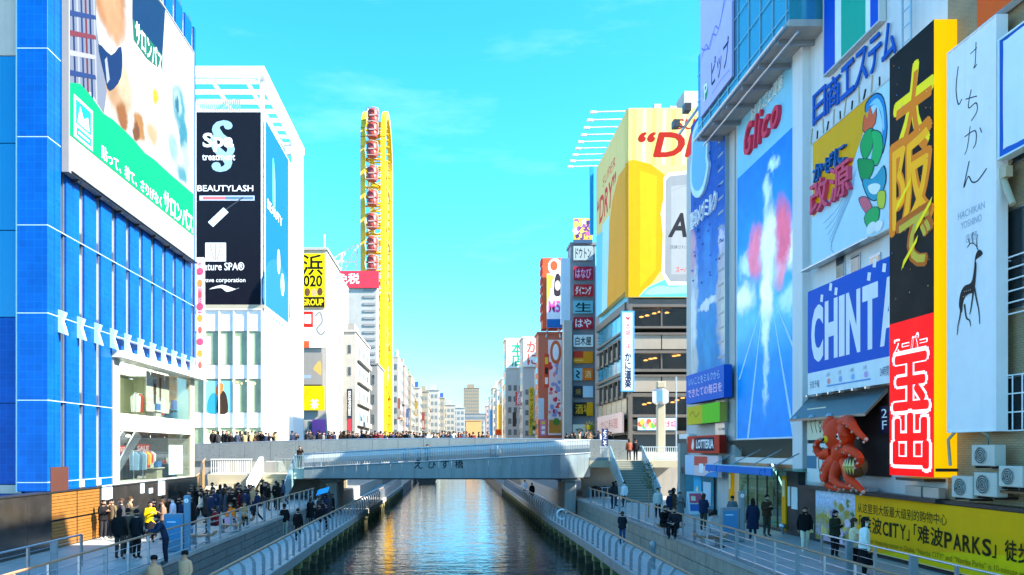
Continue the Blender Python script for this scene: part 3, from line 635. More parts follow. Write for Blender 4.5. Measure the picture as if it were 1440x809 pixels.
for k in range(11):
    yc = S0 + SP * k; y0, y1 = (30.72 if k == 0 else yc - SP + SW / 2), yc - SW / 2
    for i in range(len(rows) - 1):
        if k > 3 and rows[i] < 9: continue
        z0, z1 = rows[i] + .02, rows[i + 1] - .02
        bxs('facade_panel', XL - .3, XL, y0 + .0, y1 - .0, z0, z1, m_blue, st_)
    if k == 10: bx('facade_panel', XL - .3, XL, yc + SW / 2, 47.65, 9.19, 29.5, m_blue, st_)
    lo = 2.65 if k < 3 else 9.2
    s_ = bx('slot_window', XL - .30, XL - .20, y1, y1 + SW, lo, 29.4, m_slotp if k else m_slotd, st_)
    for i in range(1, len(rows) - 1):
        z = rows[i + 1]
        if z > lo + 1: bx('pane', XL - .20, XL - .19, y1 + .05, y1 + SW - .06, z - .4, z + .5, m_slotd, s_)
    bx('mullion', XL - .2, XL - .08, y1 + SW - .09, y1 + SW - .02, lo, 29.4, m_steel, s_)
    b = MB(); yq = y1 - .22     # flared pale bracket at the foot of the slot
    b.prism([(XL + .002, yq, 8.55), (XL + .30, yq, 8.45), (XL + .22, yq, 8.75), (XL + .14, yq, 9.0), (XL + .26, yq, 9.35), (XL + .002, yq, 9.45)], (0, .26, 0), m_pale); b.build('bracket', st_)
    if k in (1, 2): b = MB(); b.cbox(XL - .19, XL + .05, y1 + .03, y1 + SW - .03, 2.26, 2.62, m_conc2, .06); b.build('slot_foot', st_)
bx('rust_panel', XL + .003, XL + .03, 30.4, 31.8, 2.25, 3.2, mat('rust_paint', (.07, .022, .013), .6, var=.15), st_, label='rust red painted panel on the blue tiles')
# shop floors
bx('fascia', XL - .5, XL + .45, 36.0, 47.9, 8.15, 8.45, m_white, st_)
bx('pillar', XL - .5, XL + .02, 36.05, 36.75, 2.25, 8.14, m_conc2, st_)
bx('spandrel', XL - .3, XL + .06, 36.76, 46.9, 4.78, 5.6, m_white, st_)
bx('floor_slab', -19.6, XL - .31, 36.3, 47.5, 5.1, 5.35, m_conc2, st_); bx('floor_slab', -19.6, XL - .1, 36.3, 47.5, 2.1, 2.3, m_conc2, st_)
bx('ceiling_slab', -19.6, XL - .31, 36.3, 47.5, 8.2, 8.38, m_white, st_)
bx('end_pillar', XL - 1.4, XL - .05, 46.9, 47.62, 2.25, 8.14, m_cream, st_)
for z0, z1 in ((5.62, 8.13), (2.32, 4.76)):
    for i in range(5):
        y0 = 36.78 + i * 2.03; bx('shop_pane', XL - .12, XL - .10, y0, y0 + 1.98, z0, z1, m_glass, st_)
bx('inner_panel', -19.5, -19.3, 36.3, 40.0, 2.35, 5.0, mat('shop_inner_dark', (.12, .12, .12), .6), st_); bx('inner_panel', -19.5, -19.3, 36.3, 41.0, 5.4, 8.1, mat('shop_inner', (.45, .43, .36), .6), st_)
bx('inner_panel', -19.5, -19.3, 41.0, 47.4, 5.4, 8.1, mat('shop_inner_green', (.50, .56, .34), .6), st_); bx('inner_panel', -19.5, -19.3, 40.0, 47.4, 2.35, 5.0, mat('shop_inner_grey', (.34, .35, .32), .6), st_)
for (y0, z) in ((37.2, 8.19), (39.4, 8.19), (41.6, 8.19), (43.8, 8.19), (37.2, 5.09), (39.4, 5.09), (41.6, 5.09), (43.8, 5.09)): bx('ceiling_light', -18.6, -16.4, y0, y0 + 1.5, z - .04, z - .003, mat('ceiling_panel_light', (1, .95, .85), emit=2.0, var=0), st_)
for j, (z, yy) in enumerate([(8.0, 37.2), (8.0, 38.3), (7.9, 39.6), (8.0, 41.2), (8.0, 43.5), (4.55, 37.3), (4.55, 38.1), (4.5, 38.9), (4.55, 40.4)]):
    b = MB(); b.lathe((XL - 1.1, yy, z), [(.04, .12), (.11, .06), (.12, 0)], m_lampw, 8); b.build('spot_lamp', st_)
bx('inner_panel', -19.3, -16.0, 47.36, 47.46, 2.31, 5.09, mat('shop_end_wall', (.16, .16, .15), .6), st_); bx('inner_panel', -19.3, -16.6, 47.36, 47.46, 5.36, 8.19, MATS['shop_inner_green'], st_)
# goods in the shop: racks, coloured clothes, posters, escalator
def rack(y, x, z, cols, label):
    r = thing('clothes_rack', label, 'rack', (x, y, z))
    MB().tube([(x, y - .6, z), (x, y - .6, z + 1.5), (x, y + .6, z + 1.5), (x, y + .6, z)], .025, m_steel, 5).build('frame', r)
    for i, c in enumerate(cols):
        yy = y - .5 + i * 1.0 / max(1, len(cols) - 1)
        b = MB(); b.prism([(x - .22, yy - .05, z + .5), (x + .22, yy - .05, z + .5), (x + .25, yy - .05, z + 1.3), (x + .06, yy - .05, z + 1.46), (x - .06, yy - .05, z + 1.46), (x - .25, yy - .05, z + 1.3)], (0, .1, 0), P(c)); b.build('garment', r)
rack(43.0, -16.7, 2.31, ['e8862c', 'f2c14a', 'd84a2a', 'f0efe6'], 'rack of orange and yellow clothes on the lower shop floor of the blue store')
rack(41.2, -16.5, 2.31, ['88a4bc', '6d8296', '99b4c8'], 'rack of grey blue clothes on the lower shop floor of the blue store')
rack(41.6, -16.6, 5.36, ['d8d8d0', 'c05040', '8a9a6a'], 'rack of pale clothes on the upper shop floor of the blue store')
for (y, x, z, h_, c, lab) in ((42.6, -16.2, 2.31, 1.0, 'c8b89a', 'low beige display table in the lower shop window'), (45.2, -16.3, 2.31, 1.3, '6a7a88', 'grey display stand deep in the lower shop window'), (43.0, -16.4, 5.36, 1.1, 'e0d8c8', 'pale display stand in the upper shop window'), (46.2, -16.6, 5.36, 1.5, '3a86a8', 'blue display stand at the far end of the upper shop floor')):
    r = thing('display_stand', lab, 'display', (x, y, z)); bx('table_top', x - .4, x + .4, y - .5, y + .5, z + h_ * .55, z + h_ * .6, P(c), r); bx('base', x - .3, x + .3, y - .4, y + .4, z, z + h_ * .55 - .002, P(c, dim=.6), r)
    for k in range(3): bx('goods', x - .3 + .22 * k, x - .14 + .22 * k, y - .3, y + .3, z + h_ * .602, z + h_ * (.75 + .1 * k), P(['d05a40', 'e8e0d0', '4a6a9a'][k]), r)
rack(44.6, -16.8, 5.36, ['d03a2a', 'd84434', 'c83020'], 'rack of bright red clothes on the upper shop floor of the blue store')
s = Sign('sale_panel', 'red SALE panel hanging over the lower shop floor of the blue store', 'sign', ('Y', 41.0), 168, 627, 637, 176, .04, P('d8402c')); s.text('SALE', .1, .2, .9, .8, P('ffffff'), bold=.02)
s = Sign('sale_panel', 'second red SALE panel hanging deeper in the lower shop floor of the blue store', 'sign', ('X', -17.4), 191, 625, 636, 211, .04, P('d8402c')); s.text('SALE', .1, .2, .9, .8, P('ffffff'), bold=.02)
s = Sign('window_poster', 'large white poster with red strokes in the lower shop window', 'poster', ('X', -15.85), 238, 626, 668, 257, .04, P('f6f4f0')); s.stroke([(.45, .4), (.6, .7), (.5, .85)], .10, P('d05a40')); s.stroke([(.6, .45), (.75, .75)], .08, P('d88a78'))
s = Sign('window_poster', 'pale grey fabric-like poster on the upper shop window of the blue store', 'poster', ('X', -16.2), 206, 521, 578, 238, .04, P('c6bfae')); s.fpts([(.3, .2), (.4, .2), (.42, .85), (.28, .8)], 'print', P('4a443c')); s.fpts([(.55, .3), (.62, .3), (.64, .9), (.54, .9)], 'print', P('5a544a'))
es = thing('escalator', 'silver escalator rising inside the lower shop window', 'escalator', (-17.5, 41, 2.3))
for dx in (0, .7): b = MB(); b.prism([(-17.8 + dx, 38.8, 2.32), (-17.8 + dx, 39.5, 2.32), (-17.8 + dx, 43.0, 4.6), (-17.8 + dx, 42.2, 4.9)], (.08, 0, 0), m_steel); b.build('balustrade', es)
for i in range(12): bxs('step', -17.7, -17.1, 39.2 + i * .28, 39.48 + i * .28, 2.32, 2.36 + i * .17, m_dark, es)
# dark granite wall along the promenade, with wooden doors
gw = thing('granite_wall', 'dark polished granite wall panels below the blue store', 'wall', (XL, 34, 0))
m_gran = mat('black_granite', (.030, .028, .026), .22, var=.5, scale=1.6, spec=.6, streak=.2)
ys = [12, 16.5, 21, 23.6, 26.2, 28.6, 30.3]
for i in range(len(ys) - 1): bx('panel', XL, XL + .1, ys[i] + .008, ys[i + 1] - .008, .001, 2.2, m_gran, gw)
ys = [34.5, 36.4, 38.3, 40.2, 42.1, 44.0, 45.9, 47.7]
for i in range(len(ys) - 1): bx('panel', XL, XL + .1, ys[i] + .008, ys[i + 1] - .008, .001, 2.2, m_gran, gw)
bx('coping', XL - .4, XL + .14, 12, 47.7, 2.2, 2.25, m_dark, gw)
dw = thing('wooden_shutter', 'orange brown slatted wooden shutter in the granite wall, half in sunlight', 'shutter', (XL, 32.4, 0))
m_sh = mat('shutter_wood', (.26, .11, .018), .5, var=.22, scale=5)
for p in range(2):
    y0 = 30.32 + p * 2.1
    for q in range(2):
        d = bx('panel', XL + .0, XL + .06, y0, y0 + 2.06, .02 + q * 1.1, 1.08 + q * 1.1, m_dark, dw)
        for k in range(8): bxs('slat', XL + .061, XL + .095, y0 + .03, y0 + 2.03, .045 + q * 1.1 + k * .13, .155 + q * 1.1 + k * .13, m_sh, d)
for (xa, ya, xb, yb_, lab) in ((144, 683, 158, 704, 'pale blue notice sheet on the granite wall above the group in black'), (198, 680, 203, 694, 'small white notice on the granite wall, narrow one'), (210, 687, 215, 694, 'tiny square white notice on the granite wall'), (223, 674, 232, 697, 'tall pale blue notice on the granite wall beside the bronze ramp')):
    s = Sign('notice', lab, 'notice', ('X', XL + .13), xa, ya, yb_, xb, .025, P('c4dcec'))
    for k in range(4): s.rect(.12, .15 + k * .2, .85 - (k % 2) * .2, .24 + k * .2, P('7fa0bc'))

# billboard of a pain relief patch, on the blue store
m_gr = P('008454'); wht = P('fdfdfb'); m_fr = P('a6b2ba', metal=.3)
s = Sign('store_billboard', 'huge white and green patch advertisement billboard on the blue store', 'billboard', ('X', -15.30), 97, -195, 240, 272, .26, wht, P('b4bec6'), frame=P('8d8a86'), fw=.07)
def buv(x, y): p = plane_pt(s.pl, x, y) - s.fr.o; return p.dot(s.fr.u) / s.W, p.dot(s.fr.v) / s.Hh
bl = []
for (x, y, rx, ry, h, so_) in ((150, -30, .17, .20, '8a5a30', .5), (154, 0, .15, .16, 'c48a58', .4), (158, 15, .10, .12, 'dca878', .5), (165, 125, .13, .13, 'cfa67c', .5), (174, 120, .08, .10, 'e4ccaa', .6), (172, 165, .05, .07, 'a86c34', .5), (196, 178, .06, .07, 'c08a4c', .5), (192, 186, .03, .05, '8a5626', .5), (214, 188, .07, .06, 'd8bc94', .6), (205, 120, .06, .12, 'd8d4c8', .7), (219, 138, .035, .05, 'dcc420', .4),
                              (252, 150, .085, .12, '5aa8bc', .5), (250, 142, .045, .08, 'b4d4d4', .5), (249, 148, .02, .05, '3c7c94', .5), (258, 190, .06, .10, '4a9cb4', .5), (244, 208, .06, .09, 'a4ccd2', .6), (262, 225, .06, .10, 'c0dcde', .6), (256, 245, .08, .05, '62acbe', .6)):
    u, v = buv(x, y); bl.append((u, v, rx, ry, h, so_))
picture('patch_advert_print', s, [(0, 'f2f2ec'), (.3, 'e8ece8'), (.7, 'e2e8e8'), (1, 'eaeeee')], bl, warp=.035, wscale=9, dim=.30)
shirt = [(97, -110), (97, 128), (112, 125), (128, 130), (146, 160), (150, 128), (142, 80), (136, 40), (130, -110)]
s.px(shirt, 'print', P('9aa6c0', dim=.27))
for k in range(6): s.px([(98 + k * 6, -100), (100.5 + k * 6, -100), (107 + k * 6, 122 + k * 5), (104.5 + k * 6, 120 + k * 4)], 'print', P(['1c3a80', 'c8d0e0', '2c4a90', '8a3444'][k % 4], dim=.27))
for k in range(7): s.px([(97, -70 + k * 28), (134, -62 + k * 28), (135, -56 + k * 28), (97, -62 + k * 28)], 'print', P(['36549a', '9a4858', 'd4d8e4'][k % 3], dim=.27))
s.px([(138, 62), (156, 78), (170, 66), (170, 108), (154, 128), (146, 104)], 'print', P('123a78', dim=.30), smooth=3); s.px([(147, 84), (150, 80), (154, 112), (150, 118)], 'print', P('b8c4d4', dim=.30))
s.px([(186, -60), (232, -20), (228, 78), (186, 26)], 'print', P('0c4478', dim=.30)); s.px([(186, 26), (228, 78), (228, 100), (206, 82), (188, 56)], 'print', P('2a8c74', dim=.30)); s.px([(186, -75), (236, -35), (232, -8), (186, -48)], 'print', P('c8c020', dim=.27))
u0, v0 = buv(190, 30); u1, v1 = buv(227, 30); s.text('サロンパス', u0, v0 - .08, u1, v0 + .01, wht, bold=.01)
s.px([(97, 116), (112, 118), (125, 132), (145, 160), (158, 168), (175, 184), (187, 196), (203, 215), (217, 225), (240, 246), (271.5, 273), (271.5, 331), (97, 189)], 'band', m_gr)
s.fpts([(.025, .125), (.135, .125), (.135, .262), (.025, .262)], 'logo_patch', P('d9fff0')); s.fpts([(.035, .172), (.125, .172), (.125, .252), (.035, .252)], 'logo_patch', P('10b888')); s.fpts([(.045, .18), (.115, .18), (.105, .225), (.08, .205), (.06, .24)], 'logo_patch', wht)
s.rect(.04, .134, .125, .163, P('10b888')); s.rect(.05, .145, .115, .152, wht)
s.text('貼って、着て、さりげなく', .19, .128, .66, .175, wht, bold=.02); s.text('サロンパス', .68, .128, .985, .215, wht, bold=.035)
for k in range(7):
    yq = 32.1 + k * 2.1
    bxs('support_arm', -15.58, -15.32, yq, yq + .12, 14.86, 15.02, m_dark, s.ob)
bx('soffit_trim', -15.56, -15.2, 31.4, 46.9, 15.03, 15.07, m_dark, s.ob)

# pink vertical sign on the far end of the blue store
s = Sign('vertical_banner', 'slim pink and white vertical shop banner at the far corner of the blue store', 'sign', ('Y', 48.2), 276.5, 362, 527, 286, .3, P('f7e3ea'), P('e7cdd6'))
for k in range(9): s.ell(.5, .08 + k * .1, .12 + .05 * (k % 3), .22, P(['e86a5a', 'f2a648', 'c9567c'][k % 3]))
s.text('セール開催中', .2, .5, .8, .97, P('d24a78'), vert=True)

# ================================================================== white spa building beyond the bridge street
XW = -18.2; YW = 76.0
wb_ = thing('white_store', 'white mullioned store tower with an open roof canopy and black spa billboard', 'building', (-24, 86, 0))
zt_ = zz(158, YW)
bx('core', -34, XW - .25, YW + .3, 96.2, .001, zt_, m_white, wb_)
bx('canal_wall', XW - .25, XW, 89.4, 96.2, .001, zt_, m_white, wb_)
zr = [zz(y, YW) for y in (640, 602, 580, 533, 513, 466, 434)]      # floor bands
m_span = mat('white_spandrel', (.74, .74, .70), .4, var=.04); m_gwin = mat('pale_green_glass', (.30, .40, .26), .12, .1, var=.3, scale=.35, spec=.8)
cols_ = [xx(x, YW) for x in (268, 287.5, 308, 328.5, 348.5, 368)]
for r in range(0, 6):
    for c in range(5):
        win = r % 2 == 0
        bxs('window_pane' if win else 'spandrel', cols_[c] + .05, cols_[c + 1] - .05, YW + (.14 if win else .06), YW + .29, zr[r] + .03, zr[r + 1] - .03, m_gwin if win else m_span, wb_)
    if r % 2 == 0:
        for c in range(1, 5): bxs('curtain', cols_[c] + .15, cols_[c] + .55, YW + .125, YW + .138, zr[r] + .05, zr[r + 1] - .3 - .2 * (c % 2), mat('pale_curtain', (.62, .66, .50), .8), wb_)
for c in cols_: bxs('mullion', c - .05, c + .05, YW - .06, YW + .3, zr[0], zr[-1], m_white, wb_)
bx('cornice', xx(268, YW), XW + .06, YW - .12, YW + .3, zr[-1], zr[-1] + .35, m_cream, wb_)
for (yy, zq) in ((573, zr[3] - .2), (606, zr[1] - .2)):
    b = MB()
    for i in range(12): b.ball((xx(290 + i * 6.2, YW), YW + .10, zq - .12 * (i % 3)), .06, .03, .06, m_lamp, 6, 4)
    b.build('light_string', wb_)
s = Sign('window_picture', 'colourful picture of two people behind the second floor glass of the white store', 'poster', ('Y', YW + .05), 288, 536, 580, 326, .04, P('7ac0d8'))
s.fpts([(.1, 0), (.5, 0), (.48, .5), (.3, .62), (.12, .4)], 'print', P('2f8fa8'), smooth=3); s.fpts([(.45, 0), (.85, 0), (.8, .55), (.62, .7), (.5, .5)], 'print', P('3a2c24'), smooth=3); s.fpts([(.42, .55), (.6, .6), (.7, .85), (.55, .95), (.42, .8)], 'print', P('d8783a'), smooth=3)
# canal side: vertical white fins and pale windows
for r in range(6):
    for k in range(9):
        y0 = YW + .4 + k * 1.45
        bxs('side_panel', XW - .24, XW - (.10 if r % 2 == 0 else .04), y0, y0 + 1.4, zr[r] + .02, zr[r + 1] - .02, m_gwin if r % 2 == 0 and k < 0 else m_span, wb_)
for k in range(19): bxs('fin', XW - .04, XW + .08, YW + .36 + k * .725, YW + .42 + k * .725, zr[0], zr[-1], m_white, wb_)
bx('side_cornice', XW - .24, XW + .05, YW + .31, 89.4, zr[-1] + .001, zr[-1] + .34, m_cream, wb_)
# roof canopy
zc = zz(95, YW); rf = bx('roof_canopy', -34, XW + .05, YW - .3, YW + .3, zc - .9, zc, m_white, wb_)
bx('edge_beam', XW - .75, XW + .05, YW + .302, 96.4, zc - .9, zc, m_white, rf); bx('edge_beam', -34, XW - .75, 95.8, 96.4, zc - .9, zc, m_white, rf)
for k in range(8): bxs('slat', -34, XW - .76, YW + 1.6 + k * 2.3, YW + 2.3 + k * 2.3, zc - .55, zc - .35, m_white, rf)
for k in range(4): bxs('beam', -20.4 - k * 3.4, -20.1 - k * 3.4, YW + .31, 95.7, zc - .8, zc - .56, m_white, rf)
for Y in (YW + .6, 95.6):
    for x in (-18.6, -26, -32): bxs('column', x - .18, x + .18, Y, Y + .36, zt_, zc - .9, m_white, wb_)
bx('rear_wall', XW - .3, XW - .02, 90.5, 96.2, zt_, zc - .9, m_white, wb_)
b = MB()
for i in range(30): b.box(-27 + i * .2, -26.88 + i * .2, YW + 2.0, YW + 2.1, zt_, zt_ + 2.2, m_pale)
b.build('roof_screen', wb_, kind='stuff')
# black spa billboard and blue side billboard
nv = P('15161f', rough=.35)
s = Sign('spa_billboard', 'black spa treatment billboard on the white store', 'billboard', ('Y', YW - .08), 276, 158, 434, 367, .13, nv, frame=m_white, fw=.12)
s.text('§', .22, .70, .58, .955, P('8fb3c9'), bold=.02, name='emblem')
s.text('Spa', .10, .80, .58, .895, wht, bold=.03); s.text('treatment', .09, .755, .60, .785, wht, bold=.02)
s.text('BEAUTYLASH', .02, .597, .88, .628, wht, bold=.01); s.rect(.05, .55, .9, .575, P('b8c4d0')); s.rect(.1, .555, .45, .57, P('d26a70')); s.rect(.45, .555, .88, .57, P('5c7890'))
s.fpts([(.18, .44), (.26, .415), (.5, .49), (.42, .515)], 'print', P('c9d7e4')); s.stroke([(.46, .505), (.72, .565)], .12, P('3a3f4c'), k=2)
s.fpts([(.14, .24), (.46, .24), (.46, .335), (.14, .335)], 'logo_square', wht)
for a in (-1, 0, 1): s.stroke([(.30 + a * .02, .245), (.30 + a * .09, .33)], .07, nv, k=2)
s.text('nature SPA®', .06, .195, .74, .235, wht, bold=.015); s.text('wave corporation', .08, .127, .76, .155, wht, bold=.006); s.fpts([(.2, .098), (.4, .12), (.6, .1), (.66, .105), (.48, .085), (.38, .105)], 'print', wht, smooth=3)
s = Sign('side_billboard', 'blue billboard with pale drops on the canal side of the white store', 'billboard', ('X', XW + .02), 373, 168, 436, 405.5, .12, P('0a5698'), frame=m_white, fw=.1)
s.fpts([(.0, .0), (1, 0), (1, .25), (.5, .33), (0, .22)], 'print', P('1c5fae'), smooth=3); s.ell(.55, .33, .75, 1.3, P('b8a2d8')); s.ell(.72, .22, .8, 1.2, P('dfeaf6')); s.text('BEAUTY', .08, .55, .7, .6, wht); s.fpts([(.3, .62), (.4, .62), (.38, .8), (.3, .86)], 'print', P('5fc0ee'), smooth=3)

# ================================================================== a plain street building
def wgrid(root, face, a0, a1, z0, z1, nc, nr, c, gm, fm, fx=.62, fz=.55, proud=.05):
    """windows on one face: every window a part with its pane"""
    dw = (a1 - a0) / nc; dz = (z1 - z0) / nr
    for i in range(nc):
        for j in range(nr):
            p = a0 + dw * (i + .5 - fx / 2); q = p + dw * fx; r = z0 + dz * (j + .5 - fz / 2); t_ = r + dz * fz; e = min(.06, dw * .05)
            if face == 'Y':
                w_ = bxs('window', p, q, c - proud, c - .002, r, t_, fm, root); bxs('pane', p + e, q - e, c - proud - .012, c - proud + .0, r + e, t_ - e, gm, w_)
            else:
                s = 1 if c < 0 else -1
                w_ = bxs('window', c + s * .002, c + s * proud, p, q, r, t_, fm, root); bxs('pane', c + s * proud, c + s * (proud + .012), p + e, q - e, r + e, t_ - e, gm, w_)
def wmass(root, face, a0, a1, z0, z1, nc, nr, c, gm, fx=.6, fz=.5):
    """far windows of about a pixel or two, one joined part"""
    b = MB(); dw = (a1 - a0) / nc; dz = (z1 - z0) / nr
    for i in range(nc):
        for j in range(nr):
            p = a0 + dw * (i + .5 - fx / 2); q = p + dw * fx; r = z0 + dz * (j + .5 - fz / 2); t_ = r + dz * fz
            if face == 'Y': b.box(p, q, c - .06, c - .002, r, t_, gm)
            else: s = 1 if c < 0 else -1; b.box(c + s * .002, c + s * .06, p, q, r, t_, gm)
    b.build('window_rows', root, kind='stuff')
def block(name, label, xa, xb, Y, yt, Ye, m, roof=True, cat='building', group=None):
    """front face between photo columns xa and xb at distance Y, going back to Ye"""
    X0, X1 = xx(xa, Y), xx(xb, Y); zt = zz(yt, Y)
    r = thing(name, label, cat, ((X0 + X1) / 2, Y, 0), group)
    bx('wall', X0, X1, Y, Ye, .001, zt, m, r)
    if roof:
        e = min(.25, (X1 - X0) * .05); bx('roof_edge', X0 - e, X1 + e, Y - e, Ye + e, zt, zt + .35, m, r)
    return r, X0, X1, zt

# ================================================================== left bank beyond the bridge
w_warm = mat('sunlit_white_wall', (.38, .37, .34), .7, var=.16, scale=.4, streak=.12)
w_cream = mat('cream_wall', (.28, .25, .19), .75, var=.16, scale=.4, streak=.15)
w_grey = mat('grey_wall', (.24, .24, .235), .75, var=.16, scale=.4, streak=.15)
w_pink = mat('pinkish_wall', (.30, .22, .19), .75, var=.1, scale=.4, streak=.15)
w_beige = mat('beige_wall', (.27, .21, .14), .75, var=.1, scale=.4, streak=.15)
w_red = mat('orange_red_wall', (.55, .13, .06), .6, var=.1, scale=.4, streak=.1)
m_farw = mat('far_window', (.16, .18, .19), .15, var=.3, scale=.2, spec=.8)
yel = P('f7d800'); ylw2 = P('ffcf00'); blk = P('141414'); red = P('d8281e')
# building with the stacked yellow, white and grey signs
r, X0, X1, zt = block('sign_building', 'narrow building stacked with yellow, white and grey shop signs next to the white store', 422, 459, 104, 352, 116, w_warm)
wgrid(r, 'Y', X0 + .9, X1 - .1, 3.7, zz(580, 104), 2, 1, 104, m_dglass, m_steel)
s = Sign('yellow_shop_sign', 'yellow sign with big black brush character and black strip below', 'sign', ('Y', 103.7), 424, 357, 432, 456.5, .25, yel, P('e0c000'))
s.text('浜', .03, .60, .92, .98, blk, bold=.02); s.text('020', .08, .38, .9, .60, blk, bold=.03); s.rect(0, 0, 1, .19, blk); s.text('GROUP', -.0, .03, .95, .155, P('f0d018'), bold=.03)
s.ell(.25, .28, .38, .55, P('6a4a34')); s.ell(.55, .27, .36, .52, P('c9a07a')); s.ell(.80, .29, .36, .55, P('5a4030'))
s = Sign('white_red_sign', 'white sign with red squares under the yellow brush character sign', 'sign', ('Y', 103.6), 425, 437, 489, 458, .2, wht, wht)
s.rect(.02, .55, .46, .98, red); s.rect(.1, .65, .38, .9, wht); s.rect(.02, .0, .3, .18, P('e85a30')); s.stroke([(.55, .85), (.75, .95), (.85, .7), (.62, .5), (.8, .35), (.97, .45)], .25, P('8a8a88'))
s = Sign('grey_screen', 'dull grey screen panel below the white and red sign', 'sign', ('Y', 103.5), 425, 496, 541, 453, .5, P('8f8b86'), P('6c6864')); s.fpts([(.55, .5), (.9, .75), (.95, .3), (.7, .4)], 'print', P('c9a45c'), smooth=3); s.rect(.08, .2, .45, .3, P('93a6c4'))
s = Sign('yellow_banner', 'plain bright yellow banner with one white character near street level', 'sign', ('Y', 103.5), 424, 543, 577, 456, .2, P('f2d400')); s.text('茶', .4, .05, .75, .45, wht, bold=.02); s.fpts([(0, .1), (.5, .95), (0, .95)], 'print', P('d8b400'))
bx('purple_banner', xx(439, 103), xx(458, 103), 102.9, 103.0, DK, zz(590, 103), P('9a5aa8'), label='purple cloth banner at street level near the white store', cat='banner')
# tall white narrow house
r, X0, X1, zt = block('white_house', 'plain overexposed white house wall with two little orange signs', 458, 473, 120, 383, 134, w_warm)
wgrid(r, 'Y', X0 + .2, X1 - .2, 6, zt - 6, 1, 6, 120, m_dglass, m_steel, .4, .3)
for (y0, y1, lab) in ((472, 487, 'upper small orange sign projecting from the white house'), (541, 553, 'lower small orange sign projecting from the white house')):
    s = Sign('projecting_sign', lab, 'sign', ('Y', 117), 470.5, y0, y1, 478, .3, P('f0a828')); s.ell(.5, .5, .25, .35, P('c9781a'))
# white office with balconies
r, X0, X1, zt = block('white_office', 'white six storey office with balconies in front of the yellow wheel tower', 470, 500, 128, 467, 150, w_warm)
wgrid(r, 'Y', X0 + .3, X1 - .3, 4, zt - 1, 2, 5, 128, m_dglass, m_steel, .4, .4); wgrid(r, 'X', 130, 149, 4, zt - 1, 3, 5, X1, m_farw, m_white, .6, .45)
for k in range(5): bxs('balcony', X1 - .001, X1 + .55, 130, 149, 4.2 + k * (zt - 5) / 5, 5.0 + k * (zt - 5) / 5, w_warm, r)
s = Sign('dark_vertical_sign', 'dark blue vertical sign with red foot on the white office', 'sign', ('Y', 127), 488, 547, 612, 495, .3, P('2c3444')); s.rect(.1, .0, .9, .35, P('b03a48')); s.text('居酒屋', .2, .42, .8, .95, wht, vert=True)
bx('roof_hut', X0 + .6, X1 - .8, 133, 140, zt + .35, zt + 2.2, w_grey, r)
r, X0, X1, zt = block('grey_house', 'slim grey house squeezed between the white office and the yellow wheel', 511, 531, 152, 513, 166, w_grey)
wgrid(r, 'Y', X0 + .4, X1 - .3, 4, zt - 1, 2, 4, 152, m_dglass, m_steel, .5, .5)
# store that carries the wheel
r, X0, X1, zt = block('wheel_store', 'big white store with a red tax-free sign, carrying the yellow wheel', 460, 530, 166, 392, 200, w_warm)
s = Sign('red_roof_sign', 'faded red roof sign with two white characters beside the wheel', 'sign', ('Y', 165.6), 464, 381, 405, 532.5, .6, P('c8384a'), P('b83040')); s.text('免税', .14, .25, .60, .85, P('f4d8d8'), bold=.03)
b = MB()
for k in range(22): b.box(xx(511, 166), X1 - .3, 165.86, 165.99, 6 + k * 1.5, 6.5 + k * 1.5, w_grey)
b.build('louvres', r, kind='stuff')
bx('canal_sign_wall', X1 + .002, X1 + .4, 172, 198, 4, zt - 2, P('f5c400'), r)
for (y0, y1, z0, z1, c) in ((174, 182, 26, 34, 'e8e0d8'), (183, 190, 27, 33, 'e08a80'), (176, 186, 19, 25, '3fb0b0'), (187, 196, 20, 24, 'f2e8d0'), (174, 180, 11, 17, 'd89a20'), (182, 195, 8, 16, 'c87818')):
    bx('painted_panel', X1 + .402, X1 + .45, y0, y1, z0, z1, P(c), r)
tr = thing('roof_truss', 'white steel truss on the store roof beside the yellow wheel', 'truss', (xx(480, 170), 170, 40)); zb = zz(380, 170)
for (a, c) in (((462, 368), (503, 343)), ((503, 343), (500, 380)), ((462, 368), (468, 380)), ((480, 357), (480, 380)), ((468, 380), (486, 356)), ((484, 380), (500, 350)), ((462, 368), (503, 368)), ((456, 330), (456, 380))):
    MB().tube([at(*a, 170), at(*c, 170)], .22, m_white, 5).build('member', tr)

# ------------------------------------------------------------------ the oval yellow wheel
m_yel = mat('wheel_yellow', (.66, .42, .0), .4, var=.06, scale=.3); m_gred = mat('gondola_red', (.30, .028, .02), .5, var=.08); m_gw = mat('gondola_white', (.40, .30, .26), .5)
wh = thing('ferris_wheel', 'tall narrow yellow oval ferris wheel with red gondolas on the store', 'ferris wheel', (-17.5, 181, 0))
YN, YF, ZC, ZB = 170.5, 191.0, 70.0, 4.0; RR = (YF - YN) / 2; YM = (YN + YF) / 2
def loop(t):
    """t in 0..1 up the near side, over the top and down the far side"""
    l1 = ZC - ZB; l2 = math.pi * RR; d = t * (2 * l1 + l2)
    if d < l1: return YN, ZB + d
    if d < l1 + l2: a = (d - l1) / RR; return YM - RR * math.cos(a), ZC + RR * math.sin(a)
    return YF, ZC - (d - l1 - l2)
N = 80; lp = [loop(i / N) for i in range(N + 1)]
